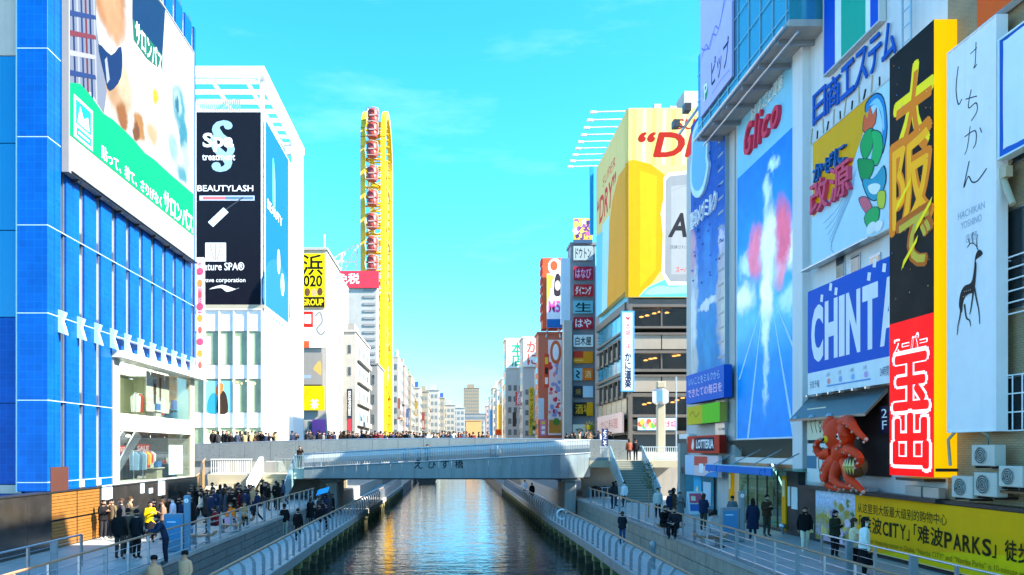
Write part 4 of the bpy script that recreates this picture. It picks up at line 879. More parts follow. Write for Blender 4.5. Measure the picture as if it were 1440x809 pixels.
for X, wd, nm in ((-19.3, .5, 'rail'), (-14.9, .52, 'rail')):
    b = MB()
    for i in range(N):
        (y0, z0), (y1, z1) = lp[i], lp[i + 1]; d = Vector((0, y1 - y0, z1 - z0)).normalized(); nn = Vector((0, d.z, -d.y)) * .75; sx = Vector((wd, 0, 0))
        a, c = Vector((X, y0, z0)), Vector((X, y1, z1))
        b.add([a - sx - nn, a + sx - nn, a + sx + nn, a - sx + nn, c - sx - nn, c + sx - nn, c + sx + nn, c - sx + nn], [(0, 1, 5, 4), (1, 2, 6, 5), (2, 3, 7, 6), (3, 0, 4, 7)], m_yel)
    b.build(nm, wh)
b = MB()
for i in range(0, N, 1):
    (y0, z0) = lp[i]; dy = .0
    d = Vector((0, YM - y0, (min(max(z0, ZB), ZC)) - z0)); d = d.normalized() * 1.6 if d.length else Vector()
    b.tube([(-19.3, y0 + d.y, z0 + d.z), (-14.9, y0 + d.y, z0 + d.z)], .24, m_yel, 4)
    if i < N:
        y1, z1 = lp[i + 1]; e = Vector((0, YM - y1, min(max(z1, ZB), ZC) - z1)); e = e.normalized() * 1.6 if e.length else Vector()
        b.tube([(-19.3 if i % 2 else -14.9, y0 + d.y, z0 + d.z), (-14.9 if i % 2 else -19.3, y1 + e.y, z1 + e.z)], .18, m_yel, 4)
b.build('lattice', wh)
b = MB()
for k in range(9):
    z = 20 + k * 6
    for X in (-19.3, -14.9): b.tube([(X, YN, z), (X, YF, z + (4 if k % 2 else -4))], .2, m_yel, 4)
b.build('cross_braces', wh)
b = MB(); b.box(-15.6, -14.8, YM - .8, YM + .8, 10, ZC, m_yel); b.build('mast', wh)
gm = MB(); gm.lathe((0, 0, -1.2), [(1.0, 0), (1.12, .35), (1.12, 1.15), (1.0, 1.3)], m_gred, 10, 1, 1)
for k in range(2): gm.tube([(-1.3, -1.35, -1.1), (-1.45, -1.35, 0), (-1.3, -1.35, 1.5), (0, -1.35, 1.9), (1.3, -1.35, 1.5), (1.45, -1.35, 0), (1.3, -1.35, -1.1)] if k == 0 else [(-1.2, -1.3, -1.2), (1.2, -1.3, -1.2)], .09, m_gw, 5)
gm.lathe((0, 0, .3), [(1.15, 0), (1.15, 1.2), (.7, 1.6), (.1, 1.7)], m_gred, 10); gme = gm.mesh('gondola')
gs = MB(); gs.box(-.7, .7, -1.16, -1.12, .05, .32, m_gw); gsm = gs.mesh('gondola_window')
for y in (166, 186, 213, 247, 281, 314, 346, 372):
    Y = YN - 1.6; z = zz(y, Y)
    if z > ZC: a = min(1, (z - ZC) / (RR + 1.5)); Y = YM - math.cos(math.asin(min(.99, a))) * (RR + 1.2)
    g_ = put('gondola', gme, (-17.15, Y, zz(y, Y)), wh); put('window', gsm, (-17.15, Y, zz(y, Y)), g_)
MB().tube([at(517, 163, 178), at(517, 152, 178)], .12, m_white, 5).build('mast_tip', wh)

# ------------------------------------------------------------------ far left row and the vista's end
rnd = random.Random(4)
far = [(553, 560, 503, 215, w_warm, 'tall white'), (557, 569, 515, 235, w_pink, 'pinkish'), (566, 578, 529, 255, w_cream, 'cream'), (575, 590, 546, 280, w_warm, 'white stepped'), (588, 602, 551, 300, w_cream, 'pale balconied'), (599, 617, 549, 325, w_warm, 'white flat-roofed'), (612, 625, 560, 350, w_cream, 'creamy low'), (622, 640, 570, 380, w_warm, 'low white'), (636, 654, 574, 420, w_warm, 'pale far')]
for i, (xa, xb, yt, Y, m, lab) in enumerate(far):
    r, X0, X1, zt = block('far_building', '%s building in the row past the yellow wheel, %s from the wheel' % (lab, ['first', 'second', 'third', 'fourth', 'fifth', 'sixth', 'seventh', 'eighth', 'last'][i]), xa, xb, Y, yt, Y + 30, m, group='buildings past the yellow wheel')
    wmass(r, 'Y', X0 + .3, X1 - .3, 4, zt - 1, 3, int(zt / 3.4), Y, m_farw); wmass(r, 'X', Y + 1, Y + 28, 4, zt - 1, 8, int(zt / 3.4), X1, m_farw)
    bx('roof_hut', X0 + (X1 - X0) * .3, X0 + (X1 - X0) * .75, Y + 2, Y + 7, zt + .35, zt + 2.5, m, r)
    for k in range(4): bx('balcony', X1 + .003, X1 + .7, Y + 2 + k * 7, Y + 7 + k * 7, zt * (.25 + .17 * k), zt * (.25 + .17 * k) + .9, rnd.choice((w_grey, w_beige, w_cream)), r)
    if rnd.random() < .6: bx('roof_tank', X0 + (X1 - X0) * .1, X0 + (X1 - X0) * .25, Y + 3, Y + 5, zt + .35, zt + 2, w_grey, r)
    if i in (2, 3, 6): bx('roof_sign', X0, X1 - .5, Y + .5, Y + .9, zt + .35, zt + 2.4, P(['3a58b0', '4a90d0', '5a9a70'][i % 3]), r)
r, X0, X1, zt = block('apartment_tower', 'lone beige apartment tower rising at the end of the canal', 652.5, 674, 700, 546, 722, w_beige)
wmass(r, 'Y', X0 + .5, X1 - .5, 4, zt - 1, 7, 18, 700, m_farw, .62, .45); bx('roof_hut', X0 + 3, X1 - 4, 704, 716, zt + .35, zt + 4, w_beige, r)
r, X0, X1, zt = block('grey_office', 'low purple-grey banded office at the end of the canal', 655, 685, 520, 582, 550, w_grey)
wmass(r, 'Y', X0 + .5, X1 - .5, 4, zt - 1, 12, 7, 520, m_farw, .9, .4)
r, X0, X1, zt = block('orange_hall', 'plain orange building at the end of the canal', 655.5, 677, 480, 592, 500, mat('orange_wall', (.62, .30, .10), .7, var=.08, scale=.2))
wmass(r, 'Y', X0 + .5, X1 - .5, 4, 9, 6, 1, 480, m_farw)
struct('far_bank', MB().box(-30, 45, 470, 476, -2.9, .01, m_conc))

# ================================================================== right bank beyond the bridge
XK, YK = xx(885, 76), 76.0
kb = thing('crab_restaurant', 'brown banded crab restaurant building under the yellow beer billboard', 'building', (22, 84, 0))
m_kb = mat('brown_beam', (.10, .085, .07), .5, var=.12, streak=.1); m_kw = mat('taupe_panel', (.27, .23, .18), .6, var=.1, streak=.12)
zk = zz(418, YK)
bx('core', XK + 1.6, 40, YK + 1.6, 93, .001, zk, m_black, kb)
bands = [(432, 421, m_kb), (462, 459, m_kb), (471, 468, m_kb), (497, 493, m_kb), (523, 519, m_kb), (530, 527, m_kb), (558, 553, m_kb), (587, 583, m_kb), (611, 606, m_kb)]
for a, c, m in bands:
    bx('beam', XK + .02, 40, YK - .1, YK + 1.6, zz(a, YK), zz(c, YK), m, kb); bx('beam', XK - .1, XK + 1.6, YK + 1.61, 93, zz(a, YK), zz(c, YK), m, kb)
for a, c in ((493, 471), (553, 530)):
    for k in range(4): bx('spandrel', XK + .3 + k * 2.9, XK + 3.1 + k * 2.9, YK + .05, YK + .3, zz(a - 2, YK), zz(c, YK), m_kw if k < 3 else m_kw, kb)
    for k in range(6): bx('side_spandrel', XK + .05, XK + .3, YK + 1.7 + k * 2.5, YK + 4.1 + k * 2.5, zz(a, YK), zz(c + 6, YK), m_kw, kb); bx('side_fin', XK - .25, XK + .04, YK + 1.65 + k * 2.5, YK + 1.85 + k * 2.5, zz(a + 6, YK), zz(c, YK), m_kb, kb)
for a, c in ((459, 432), (519, 497), (583, 558)):
    for k in range(4):
        bx('window_pane', XK + .35 + k * 2.9, XK + 3.15 + k * 2.9, YK + .35, YK + .37, zz(a, YK) , zz(c, YK), glass_mat('smoky_glass', (.55, .52, .48), .75), kb)
        bx('window_post', XK + .2 + k * 2.9, XK + .34 + k * 2.9, YK + .1, YK + .4, zz(a, YK), zz(c, YK), m_kb, kb)
    for k in range(6): bx('side_window', XK + .1, XK + .14, YK + 1.7 + k * 2.5, YK + 4.0 + k * 2.5, zz(a + 6, YK), zz(c - 4, YK), m_bglass if a < 560 else mat('warm_window', (.42, .36, .26), .3, var=.2), kb)
bx('corner_post', XK - .1, XK + .28, YK - .12, YK + .3, .001, zk, m_kb, kb)
for (x, y) in ((902, 446), (910, 444), (920, 441), (928, 439), (938, 440), (908, 507), (915, 505), (921, 504), (948, 501), (954, 500), (913, 567), (906, 569), (952, 563), (946, 566), (960, 560), (929, 572)):
    p = at(x, y, YK + 1.0); b = MB(); b.lathe((p.x, p.y, p.z), [(.04, .10), (.18, .05), (.22, -.02), (.12, -.06)], m_lamp, 8, 1.1, 1); b.build('ceiling_lamp', kb)
bx('shopfront_glass', XK + .4, XK + 8, YK + .5, YK + .55, DK, zz(606, YK), m_dglass, kb); bx('shop_panel', XK + .35, XK + 2.2, YK + .2, YK + .3, zz(605, YK), zz(590, YK), P('6a6a62'), kb)
s = Sign('crab_vertical_sign', 'tall pale blue vertical sign with red and black brush lettering on the crab restaurant', 'sign', ('Y', YK - .5), 875.5, 439, 549, 890.5, .4, P('dcebfa'), P('4aa4e6'), frame=P('4aa4e6'), fw=.1)
s.text('本場の味', .25, .52, .75, .86, P('d8343a'), vert=True, bold=.01); s.text('かに道楽', .2, .03, .82, .48, P('10264a'), vert=True, bold=.045); s.fpts([(.3, .93), (.4, .90), (.6, .90), (.7, .93), (.6, .95), (.5, .92), (.4, .95)], 'emblem', P('d8343a'))
s = Sign('shop_banner', 'pink and white shop banner with a crab in front of the crab restaurant', 'sign', ('X', XK - .6), 840, 587, 612, 874.5, .2, P('f2c8b8')); s.text('かに料理', .15, .25, .85, .75, P('d8604a')); 
s = Sign('menu_banner', 'colourful menu banner along the front of the crab restaurant', 'sign', ('Y', YK - .2), 897, 588, 605, 952, .1, P('a8d4ee'))
for k in range(9): s.ell(.06 + k * .055, .5 + .2 * math.sin(k * 2), .25, .3, P(['e05a3a', 'f2b84a', '5aa04a', 'e88aa0'][k % 4]))
s.text('炉ばた焼 本店', .55, .2, .97, .8, P('d83a4a'), bold=.02)
s = Sign('street_banner', 'dark vertical cloth banner with white brush letters at the staircase top', 'banner', ('Y', 64), 846, 603, 628, 855, .03, P('2a3a66')); s.text('ようこそ', .2, .05, .8, .95, wht, vert=True, bold=.02)
# beer billboard: front and canal side faces
pls = ('Y', YK - .35)
m_crm = P('f4dc88', dim=.75); m_ora = P('ffb000', dim=.70); m_sky = P('6cc4e8')
s = Sign('beer_billboard', 'giant yellow beer billboard wrapped round the top of the crab restaurant', 'billboard', pls, 884, 152, 418, 985, .6, m_crm)
for k in range(7): s.px([(890 + k * 14, 154), (895 + k * 14, 154), (894 + k * 14, 232), (888 + k * 14, 232)], 'print', P(['ecca70', 'f8e8b0'][k % 2], dim=.75))
s.px([(884, 226), (892, 225), (915, 231), (935, 246), (932, 290), (934, 350), (930, 380), (917, 398), (905, 408), (898, 417.5), (884, 417.5)], 'beer_glass', m_ora)
s.px([(900, 240), (924, 248), (922, 380), (900, 404)], 'print', P('ffc010', dim=.70))
s.px([(884, 417.5), (898, 417.5), (912, 404), (935, 393), (960, 395), (984, 385), (984, 417.5)], 'water', P('58b8dc')); s.px([(906, 414), (925, 402), (950, 404), (978, 396), (982, 410), (950, 413)], 'water', P('8fd4ea'), smooth=3)
s.px([(933, 250), (940, 243), (985, 238), (985, 400), (940, 402), (930, 385), (932, 330), (929, 300), (933, 280)], 'can_outline', P('fbf6e2', dim=.6))
s.px([(936, 254), (942, 248), (985, 243), (985, 396), (943, 396), (935, 384)], 'can', P('c9cdd0', dim=.42)); s.px([(944, 262), (985, 258), (985, 386), (944, 386)], 'can_label', P('dadcdc', dim=.46))
s.stroke([(.60, .56), (.75, .585), (.99, .59)], .08, P('8d9296')); s.text('Asahi', .545, .315, 1.37, .445, P('22242a'), bold=.03, shear=.25); s.text('洗練されたクリアな味', .58, .255, 1.1, .275, P('555a60')); s.text('スーパードライ', .66, .13, 1.05, .16, P('c83a34'), bold=.02)
s.text('SUPER', .66, .887, 1.28, .942, P('c8341c', dim=.6), bold=.01, shear=.2); s.text('“DRY”', .15, .745, 1.76, .868, P('c8200e', dim=.6), bold=.04, shear=.2)
bb = s.ob; zt1 = s.fr.o.z + s.Hh; zb1 = s.fr.o.z
s2 = Sign('side_face', None, None, ('X', XK - .35), 838.5, 238, 447, 879, .5, m_crm, parent=bb)
s2.fpts([(0, 0), (.22, 0), (.26, .52), (0, .55)], 'print', m_sky); s2.fpts([(.22, 0), (.42, .0), (.5, .56), (.25, .56)], 'print', P('a8d8ea')); s2.fpts([(.42, 0), (1, 0), (1, .70), (.8, .71), (.6, .62), (.5, .5)], 'beer_glass', m_ora)
s2.text('“DRY”', .04, .60, .72, .76, P('cf2f1e'), bold=.03, shear=.2); s2.text('SUPER', .25, .80, .7, .86, P('d8472c'), shear=.2)
b = MB(); c0 = Vector((XK + .2, YK + .2, 0)); n = 6; v = []
for k in range(n + 1): a = math.pi + math.pi / 2 * k / n; v.append((XK + .2 + .55 * math.cos(a), YK + .2 + .55 * math.sin(a)))
for k in range(n): b.add([(*v[k], zb1 + .01), (*v[k + 1], zb1 + .01), (*v[k + 1], zt1 - .01), (*v[k], zt1 - .01)], [(0, 1, 2, 3)], m_crm, True)
for k in range(n): b.add([(v[k][0] * 1.0 - .006, v[k][1] - .006, zb1 + .02), (v[k + 1][0] - .006, v[k + 1][1] - .006, zb1 + .02), (v[k + 1][0] - .006, v[k + 1][1] - .006, zt1 - 5.2), (v[k][0] - .006, v[k][1] - .006, zt1 - 5.2)], [(0, 1, 2, 3)], m_ora, True)
b.build('rounded_corner', bb)
bx('hidden_shade_block', 22, 40, 93.01, 99.9, .001, 32, w_grey, kb)  # unseen block added to keep the sun off the far walkway
bx('billboard_tower', XK + .3, 40, YK + .3, 93, zk + .01, zt1 - .4, m_sky, kb); bx('parapet', XK + .1, 40, YK + .0, 93, zt1 - .4, zt1 - .05, w_warm, kb)
bx('blue_side_panel', XK - 1.0, XK - .6, 91.8, 92.2, zz(330, 92), zz(235, 92), P('2a9ad8'), kb)
for (x0, x1, y) in ((920, 930, 146), (942, 952, 149), (962, 985, 128)): bx('roof_unit', xx(x0, 84), xx(x1, 84), 84, 87, zt1 - .05, zz(y, 84), w_warm, kb)
for k in range(9):
    Y = YK + .6 + k * 1.85; a = MB(); a.tube([(XK - .2, Y, zt1 + .1), (XK - 3.2, Y, zt1 + .02)], .07, m_white, 5); a.build('lamp_arm', bb)
    a = MB(); a.cbox(XK - 3.7, XK - 3.1, Y - .14, Y + .14, zt1 - .14, zt1 + .1, m_white, .04); a.build('lamp_head', bb)

# slim tower of stacked signs
r, X0, X1, zt = block('sign_tower', 'slim grey tower carrying a column of small restaurant signs', 803, 837, 100, 345, 103, mat('tower_grey', (.22, .23, .25), .6, var=.1))
bx('lift_shaft', xx(792, 100), xx(803.5, 100) - .02, 99.3, 100.8, .001, zz(452, 100), m_conc2, r); bx('pale_side_board', xx(790, 100), xx(803, 100) - .03, 100.5, 101.2, zz(455, 100), zz(362, 100), P('c4d8e4'), r)
bx('hidden_shade_wing', 20.5, 40, 103.01, 124, .001, 30, w_grey, r)  # unseen mass behind the tower, added to close a sunlit gap
names = ['a vivid pink and gold picture', 'black カナ letters on grey', 'pink letters on dark red', 'a white square on red', 'black brush on teal', 'white letters on crimson', 'black kanji on white', 'red and orange halves', 'teal and orange halves', 'dark and pale blue halves', 'black and gold halves']
spec = [(307, 342, 'e8c04a'), (346, 366, '9db0b4'), (375, 394, 'a8283e'), (400, 417, 'b82c34'), (423, 441, '6cb4c0'), (446, 463, 'b02838'), (471, 488, 'dfe8e2'), (494, 511, 'e09020'), (518, 535, 'e0721c'), (543, 559, 'b4d8e8'), (566, 585, '2c2a24')]
txts = ['祭', 'ドウトン', 'はなび', 'ダイニング', '生', 'はや', '白木屋', '', '', '', '酒場']
tcol = ['6a3a8a', '1a1c20', 'f0b0d0', 'f8f0ea', '14181c', 'f6e6e6', '1c1c1c', 'ffffff', 'ffffff', 'ffffff', 'e0b030']
for i, (y0, y1, c) in enumerate(spec):
    s = Sign('stacked_sign', 'small sign with %s on the slim sign tower' % names[i].replace('カナ ', 'kana '), 'sign', ('Y', 99.6 if i else 99.5), 806.5, y0, y1, 834 if i else 833, .35, P(c), P('8a9298'), group='signs stacked on the slim tower')
    if txts[i]: s.text(txts[i], .1, .15, .9, .85, P(tcol[i]), bold=.02)
    if i == 0:
        for k in range(14): s.ell(rnd.uniform(.1, .9), rnd.uniform(.3, .92), rnd.uniform(.15, .4), rnd.uniform(.2, .5), P(rnd.choice(['d86a9a', '9a5ab0', 'f2e06a', 'f0f0e0', '5a3a6a'])))
        s.rect(0, 0, 1, .14, P('3a5a7a'))
    if i == 7: s.rect(.0, .45, .5, 1, P('c8402c')); s.rect(0, .2, .5, .3, P('f2c060'))
    if i == 8: s.rect(0, 0, .45, 1, P('8ac0cc')); s.stroke([(.15, .8), (.3, .6), (.15, .4), (.3, .2)], .2, P('22343c')); s.text('酒', .58, .2, .9, .8, P('f4e0a0'))
    if i == 9: s.rect(0, 0, .48, 1, P('343a42')); s.text('焼', .1, .25, .38, .75, P('c89a3a'))
    if i == 10: s.rect(.68, 0, 1, 1, P('e8a818'))
s = Sign('corner_sign', 'cream shop sign at the foot of the slim sign tower', 'sign', ('Y', 98), 806, 597, 613, 824, .2, P('d8d8c8')); s.stroke([(.2, .5), (.5, .6), (.8, .4)], .15, P('5a5a3a'))
b = MB()
for k in range(12): a = k * math.pi / 6; b.prism([(xx(829, 97) + math.cos(a + d) * rr, 97, zz(601, 97) + math.sin(a + d) * rr) for d, rr in ((-.2, .45), (0, .85), (.2, .45))], (0, .2, 0), P('f0c020'))
b.lathe((xx(829, 97), 97, zz(601, 97) - .3), [(.3, 0), (.4, .3), (.3, .6)], P('f0c020'), 8); b.build('sun_shaped_sign', label='yellow spiky sun-shaped shop sign by the slim sign tower', cat='sign')

w_rp = mat('pale_shaded_wall', (.58, .55, .52), .75, var=.14, scale=.4, streak=.2); w_rc = mat('cream_shaded_wall', (.56, .48, .36), .75, var=.14, scale=.4, streak=.2); w_rk = mat('pink_shaded_wall', (.55, .36, .32), .75, var=.14, scale=.4, streak=.2)
# red sign building and the row behind
r, X0, X1, zt = block('red_sign_building', 'orange red building with a tall red sign box and flower pattern banner', 757, 793, 125, 470, 129, w_red)
wmass(r, 'X', 125.5, 128.5, 5, zt - 3, 2, 8, X0, m_farw); bx('hidden_shade_wing', 20.5, 40, 129.01, 145, .001, 26, w_grey, r)  # hidden mass behind, added so its shadow covers the canal walkway
s = Sign('red_sign_box', 'tall orange red sign box with a white swirl above the red building', 'sign', ('Y', 124.5), 763, 363, 462, 792, 3, P('dd5a36'), P('d06a4a')); s.ell(.6, .88, 1.1, 1.3, wht); s.ell(.55, .89, .6, .8, P('dd5a36')); s.stroke([(.35, .72), (.6, .8), (.95, .74)], .5, wht)
for k in range(7): bxs('side_letter', xx(761.6, 124.5), xx(763, 124.5) - .02, 124.6, 127, zz(372 + k * 13, 125), zz(364 + k * 13, 125), P('b84028'), s.ob)
MB().tube([at(770, 462, 125), at(768, 475, 125)], .15, m_steel, 5).build('strut', s.ob); MB().tube([at(785, 462, 125), at(788, 475, 125)], .15, m_steel, 5).build('strut', s.ob)
s = Sign('lady_poster', 'white poster with dark haired portrait and pink lettering on the red sign box', 'poster', ('Y', 124.1), 769, 385, 461, 790, .2, P('eceaf0')); s.fpts([(0, .4), (.45, .95), (0, 1)], 'print', P('c8d84a')); s.fpts([(.5, .6), (.95, .62), (.9, .95), (.65, 1), (.5, .85)], 'print', P('3a3038'), smooth=3); s.ell(.72, .78, .45, .8, P('e8c4ac')); s.text('M5', .1, .28, .9, .5, P('e85aa8'), bold=.03); s.rect(0, 0, 1, .16, P('2a6ab0'))
s = Sign('flower_banner', 'long pink flower patterned vertical banner on the red building', 'banner', ('Y', 124.6), 771, 478, 612, 790, .2, P('f0dcdc'))
for k in range(46): s.ell(rnd.uniform(.08, .92), rnd.uniform(.06, .78), rnd.uniform(.15, .4), rnd.uniform(.15, .45), P(rnd.choice(['d84a48', 'e88a90', 'c83a5a', '9aa0d0', 'f4e8e8'])), n=9)
s.ell(.55, .87, .9, 1.9, P('d86a40')); s.ell(.55, .87, .5, 1.3, wht); s.rect(.05, .02, .95, .16, P('c88a3a')); s.ell(.6, .14, .5, .6, P('5a8a3a'))
rows_ = [(735, 762, 476, 145, w_rp, 'white building with red brush characters', 'かに', 'd8605a'), (711, 738, 478, 165, w_rp, 'grid fronted building with green characters', '本店', '1a9a7a')]
for i, (xa, xb, yt, Y, m, lab, tx, c) in enumerate(rows_):
    r, X0, X1, zt = block('shop_building', lab + ' in the row beside the canal', xa, xb, Y, yt, Y + 6, m)
    wmass(r, 'Y', X0 + .3, X1 - .3, 4, zt - 9, 3, 6, Y, m_farw); wmass(r, 'X', Y + .5, Y + 5.5, 4, zt - 2, 2, 8, X0, m_farw)
    s = Sign('rooftop_sign', 'white roof sign with %s characters' % ('red' if i == 0 else 'big green'), 'sign', ('Y', Y - .4), xa + 1, yt + 1, yt + 40, xb - 1, .3, P('f4f0ea') if i == 0 else P('dfe6e2')); s.text(tx, .3 if i else .2, .08, .95 if i else .85, .92, P(c), bold=.03, vert=True)
    if i: s.text('大阪名物', .04, .1, .24, .9, P('d8503a'), vert=True)
for (x0, y0, x1, y1, Y, c, lab, tx) in ((725, 551, 735, 570, 150, 'd02a30', 'small bright red vertical sign with white letters over the canal', '酒処'), (757, 560, 765, 590, 122, 'c4d0dc', 'plain pale vertical board beside the red building', ''), (744, 545, 751, 612, 140, 'd8b838', 'long yellow vertical lettered sign', 'ラーメン横丁'), (721, 580, 726, 600, 150, '443c38', 'small dark vertical sign', ''), (736, 587, 740, 603, 148, '3a6aa8', 'small blue vertical sign', ''), (697, 604, 705, 612, 190, 'd85a28', 'small orange sign low over the water', '')):
    s = Sign('vertical_sign', lab, 'sign', ('Y', Y), x0, y0, y1, x1, .4, P(c))
    if tx: s.text(tx, .15, .05, .85, .95, wht if c != 'd8b838' else P('6a5a10'), vert=True, bold=.02)
far = [(736, 750, 512, 158, w_rc, 'beige'), (726, 744, 525, 172, w_rp, 'grey'), (712, 730, 540, 185, w_rc, 'cream'), (706, 722, 533, 200, w_rp, 'white'), (699, 714, 548, 225, w_rp, 'grey narrow'), (693, 708, 546, 260, w_rc, 'pale cream'), (689, 702, 558, 300, w_rp, 'whitish'), (684, 696, 571, 360, w_rk, 'pinkish far'), (748, 760, 500, 150, w_rk, 'pinkish brown')]
for i, (xa, xb, yt, Y, m, lab) in enumerate(far):
    r, X0, X1, zt = block('far_building', '%s building in the row past the sign tower, %s' % (lab, ['below the white brush sign', 'behind the red vertical sign', 'under the green characters', 'edging the green sign', 'narrow and low', 'next to the tall grid sign', 'further down the canal', 'lowest by the orange hall', 'against the red building'][i]), xa, xb, Y, yt, Y + 12, m, group='buildings past the sign tower')
    wmass(r, 'Y', X0 + .2, X1 - .2, 4, zt - 1, 3, max(3, int(zt / 3.4)), Y, m_farw); wmass(r, 'X', Y + 1, Y + 11, 4, zt - 1, 7, max(3, int(zt / 3.4)), X0, m_farw)
    bx('roof_hut', X0 + (X1 - X0) * .2, X0 + (X1 - X0) * .6, Y + 2, Y + 6, zt + .35, zt + 2.6, m, r)
    if i % 2: bx('side_sign', X0 - 1.2, X0 - .02, Y + .3, Y + .7, zt * .35, zt * .7, P(['c8503a', 'e0c060', '5a8ab0', 'd8d0c8'][i // 2 % 4]), r)
sr = random.Random(21)
for (x, y0, y1, wd, Y, c, lab) in ((765, 498, 545, 7, 122, 'd8502c', 'orange vertical sign beside the flower banner'), (752, 520, 548, 6, 138, 'e8e0d4', 'white vertical sign over the beige roof'), (741, 560, 600, 5, 146, 'b83a4a', 'crimson vertical sign low in the far row'), (731, 575, 608, 5, 150, 'f0ead8', 'cream vertical sign beside the small red sign'), (716, 556, 584, 5, 170, '4a7ab0', 'blue vertical sign below the green characters'), (708, 570, 606, 4, 185, 'd88a3a', 'amber vertical sign far along the canal'), (703, 560, 590, 4, 205, 'c8c4bc', 'grey vertical sign far along the canal'), (760, 590, 613, 8, 118, 'c87aa8', 'mauve banner at street level by the red building'), (748, 592, 612, 6, 130, '7a9a4a', 'green banner at street level in the far row')):
    s = Sign('vertical_sign', lab, 'sign', ('Y', Y), x, y0, y1, x + wd, .4, P(c))
    for k in range(3): s.rect(.2, .1 + k * .3, .8, .3 + k * .3, P(sr.choice(['f4ece0', '3a2a2a', 'e8c040'])))
for (x, y0, y1, wd, Y, c, lab) in ((559, 560, 590, 4, 212, 'd88a78', 'pink vertical sign on the first far building past the wheel'), (571, 575, 600, 4, 232, '6a8ac0', 'blue vertical sign past the wheel'), (583, 565, 585, 4, 252, 'e0c060', 'yellow vertical sign past the wheel'), (593, 580, 604, 4, 275, 'c86a5a', 'red vertical sign past the wheel')):
    s = Sign('vertical_sign', lab, 'sign', ('Y', Y), x, y0, y1, x + wd, .4, P(c, dim=.4)); s.rect(.2, .1, .8, .5, P('f0e8dc', dim=.4))
# pillar with octagonal lantern beside the stairs
pl = thing('stone_pillar', 'cream stone pillar with octagonal steel lantern on the bridge corner', 'pillar', (xx(929, 68), 68, DK)); xp = xx(929, 68)
bx('shaft', xp - .33, xp + .33, 67.7, 68.3, DK, zz(570, 68), m_cream, pl, bev=.04); b = MB(); b.lathe((xp, 68, zz(570, 68)), [(.33, 0), (.72, .25), (.72, 1.2), (.4, 1.45)], m_steel, 8, smooth=False); b.build('lantern', pl); bx('cap', xp - .35, xp + .35, 67.7, 68.3, zz(546, 68), zz(537, 68), m_cream, pl, bev=.04)
MB().tube([at(951, 660, 66.5), at(951, 530, 66.5)], .06, m_steel, 6).build('thin_pole', label='thin steel pole beside the cream stone pillar', cat='pole')
# small boat far under the bridge
bt = thing('canal_boat', 'small turquoise roofed boat on the canal beyond the bridge', 'boat', (xx(601, 150), 150, -2.5)); xb0 = xx(601, 150)
b = MB(); b.prism([(xb0 - 1.4, 147, -2.6), (xb0 + 1.4, 147, -2.6), (xb0 + 1.8, 147, -1.7), (xb0 - 1.8, 147, -1.7)], (0, 9, 0), m_dark); b.build('hull', bt); bx('roof', xb0 - 1.7, xb0 + 1.7, 148, 155, -.2, 0, P('2aa0b0'), bt)
for q in (-1.5, 1.5):
    for Y in (148.3, 151.5, 154.7): bxs('roof_post', xb0 + q - .06, xb0 + q + .06, Y - .06, Y + .06, -1.7, -.2, m_white, bt)

# ================================================================== right bank near the camera
XR = 15.8
def uv(s, x, y):
    p = plane_pt(s.pl, x, y) - s.fr.o; return p.dot(s.fr.u) / s.W, p.dot(s.fr.v) / s.Hh
def tpx(s, t_, xl, yT, yB, xr, m, **k):
    """lettering placed by the pixels of its first edge"""
    a0, b1 = uv(s, xl, yT); _, b0 = uv(s, xl, yB); a1, _ = uv(s, xr, yT); s.text(t_, a0, b0, a1, b1, m, **k)
m_tan = tile_mat('tan_brick_tile', (.40, .30, .17), (.22, .17, .10), .22, .07, .008, .7, bump=.4)
m_gwall = mat('right_grey_wall', (.50, .50, .48), .7, var=.08, scale=.5, streak=.2)
m_wwall = mat('right_white_wall', (.68, .70, .70), .6, var=.06, scale=.5, streak=.15)
# --- tan tiled building
tb = thing('tan_building', 'tan brick tiled building with white window grilles and air conditioners', 'building', (20, 19, 0))
bx('wall', XR, 40, 10, 21.19, .001, 27, m_tan, tb); bx('wall', XR, 40, 21.2, 24.9, .001, 23.6, m_tan, tb)
for (x0, x1, y0, y1) in ((1412, 1452, 300, 440), (1412, 1452, 530, 607), (1412, 1452, 120, 240)):
    Ya, Yb = YX(x0, XR), YX(x1, XR); z0, z1 = zz(y1, Ya), zz(y0, Ya)
    w_ = bx('window', XR - .04, XR - .002, Yb, Ya, z0, z1, m_steel, tb); bx('pane', XR - .05, XR - .041, Yb + .05, Ya - .05, z0 + .05, z1 - .05, m_dglass, w_)
for (x0, x1, y0, y1, nh, nv_) in ((1410, 1452, 366, 445, 5, 0), (1411, 1452, 530, 607, 3, 3)):
    Ya, Yb = YX(x0, XR - .25), YX(x1, XR - .25); z0, z1 = zz(y1, Ya), zz(y0, Ya)
    gr = thing('window_grille', 'white %s window grille on the tan tiled building' % ('horizontal bar' if nv_ == 0 else 'lattice'), 'grille', (XR - .2, (Ya + Yb) / 2, z0))
    for k in range(nh + 1): bxs('bar', XR - .25, XR - .2, Yb, Ya, z0 + (z1 - z0) * k / nh, z0 + (z1 - z0) * k / nh + .035, m_white, gr)
    for k in range(max(2, nv_ + 1)): q = Yb + (Ya - Yb) * k / max(1, nv_ if nv_ else 1); bxs('upright', XR - .262, XR - .251, q - .02, q + .02, z0, z1 + .03, m_white, gr)
    bx('bracket', XR - .2, XR, Ya - .05, Ya, z1 - .05, z1 - .01, m_white, gr)
bx('sign_arm', XR - .5, XR - .3, 21.6, 22.4, zz(255, 22), zz(240, 22), mat('cream_metal', (.5, .44, .3), .5), tb); MB().tube([(XR - .45, 21.4, 10.6), (XR - .4, 21.9, 11.6), (XR - .1, 22.0, 12)], .09, MATS['cream_metal'], 6).build('curved_pipe', tb)
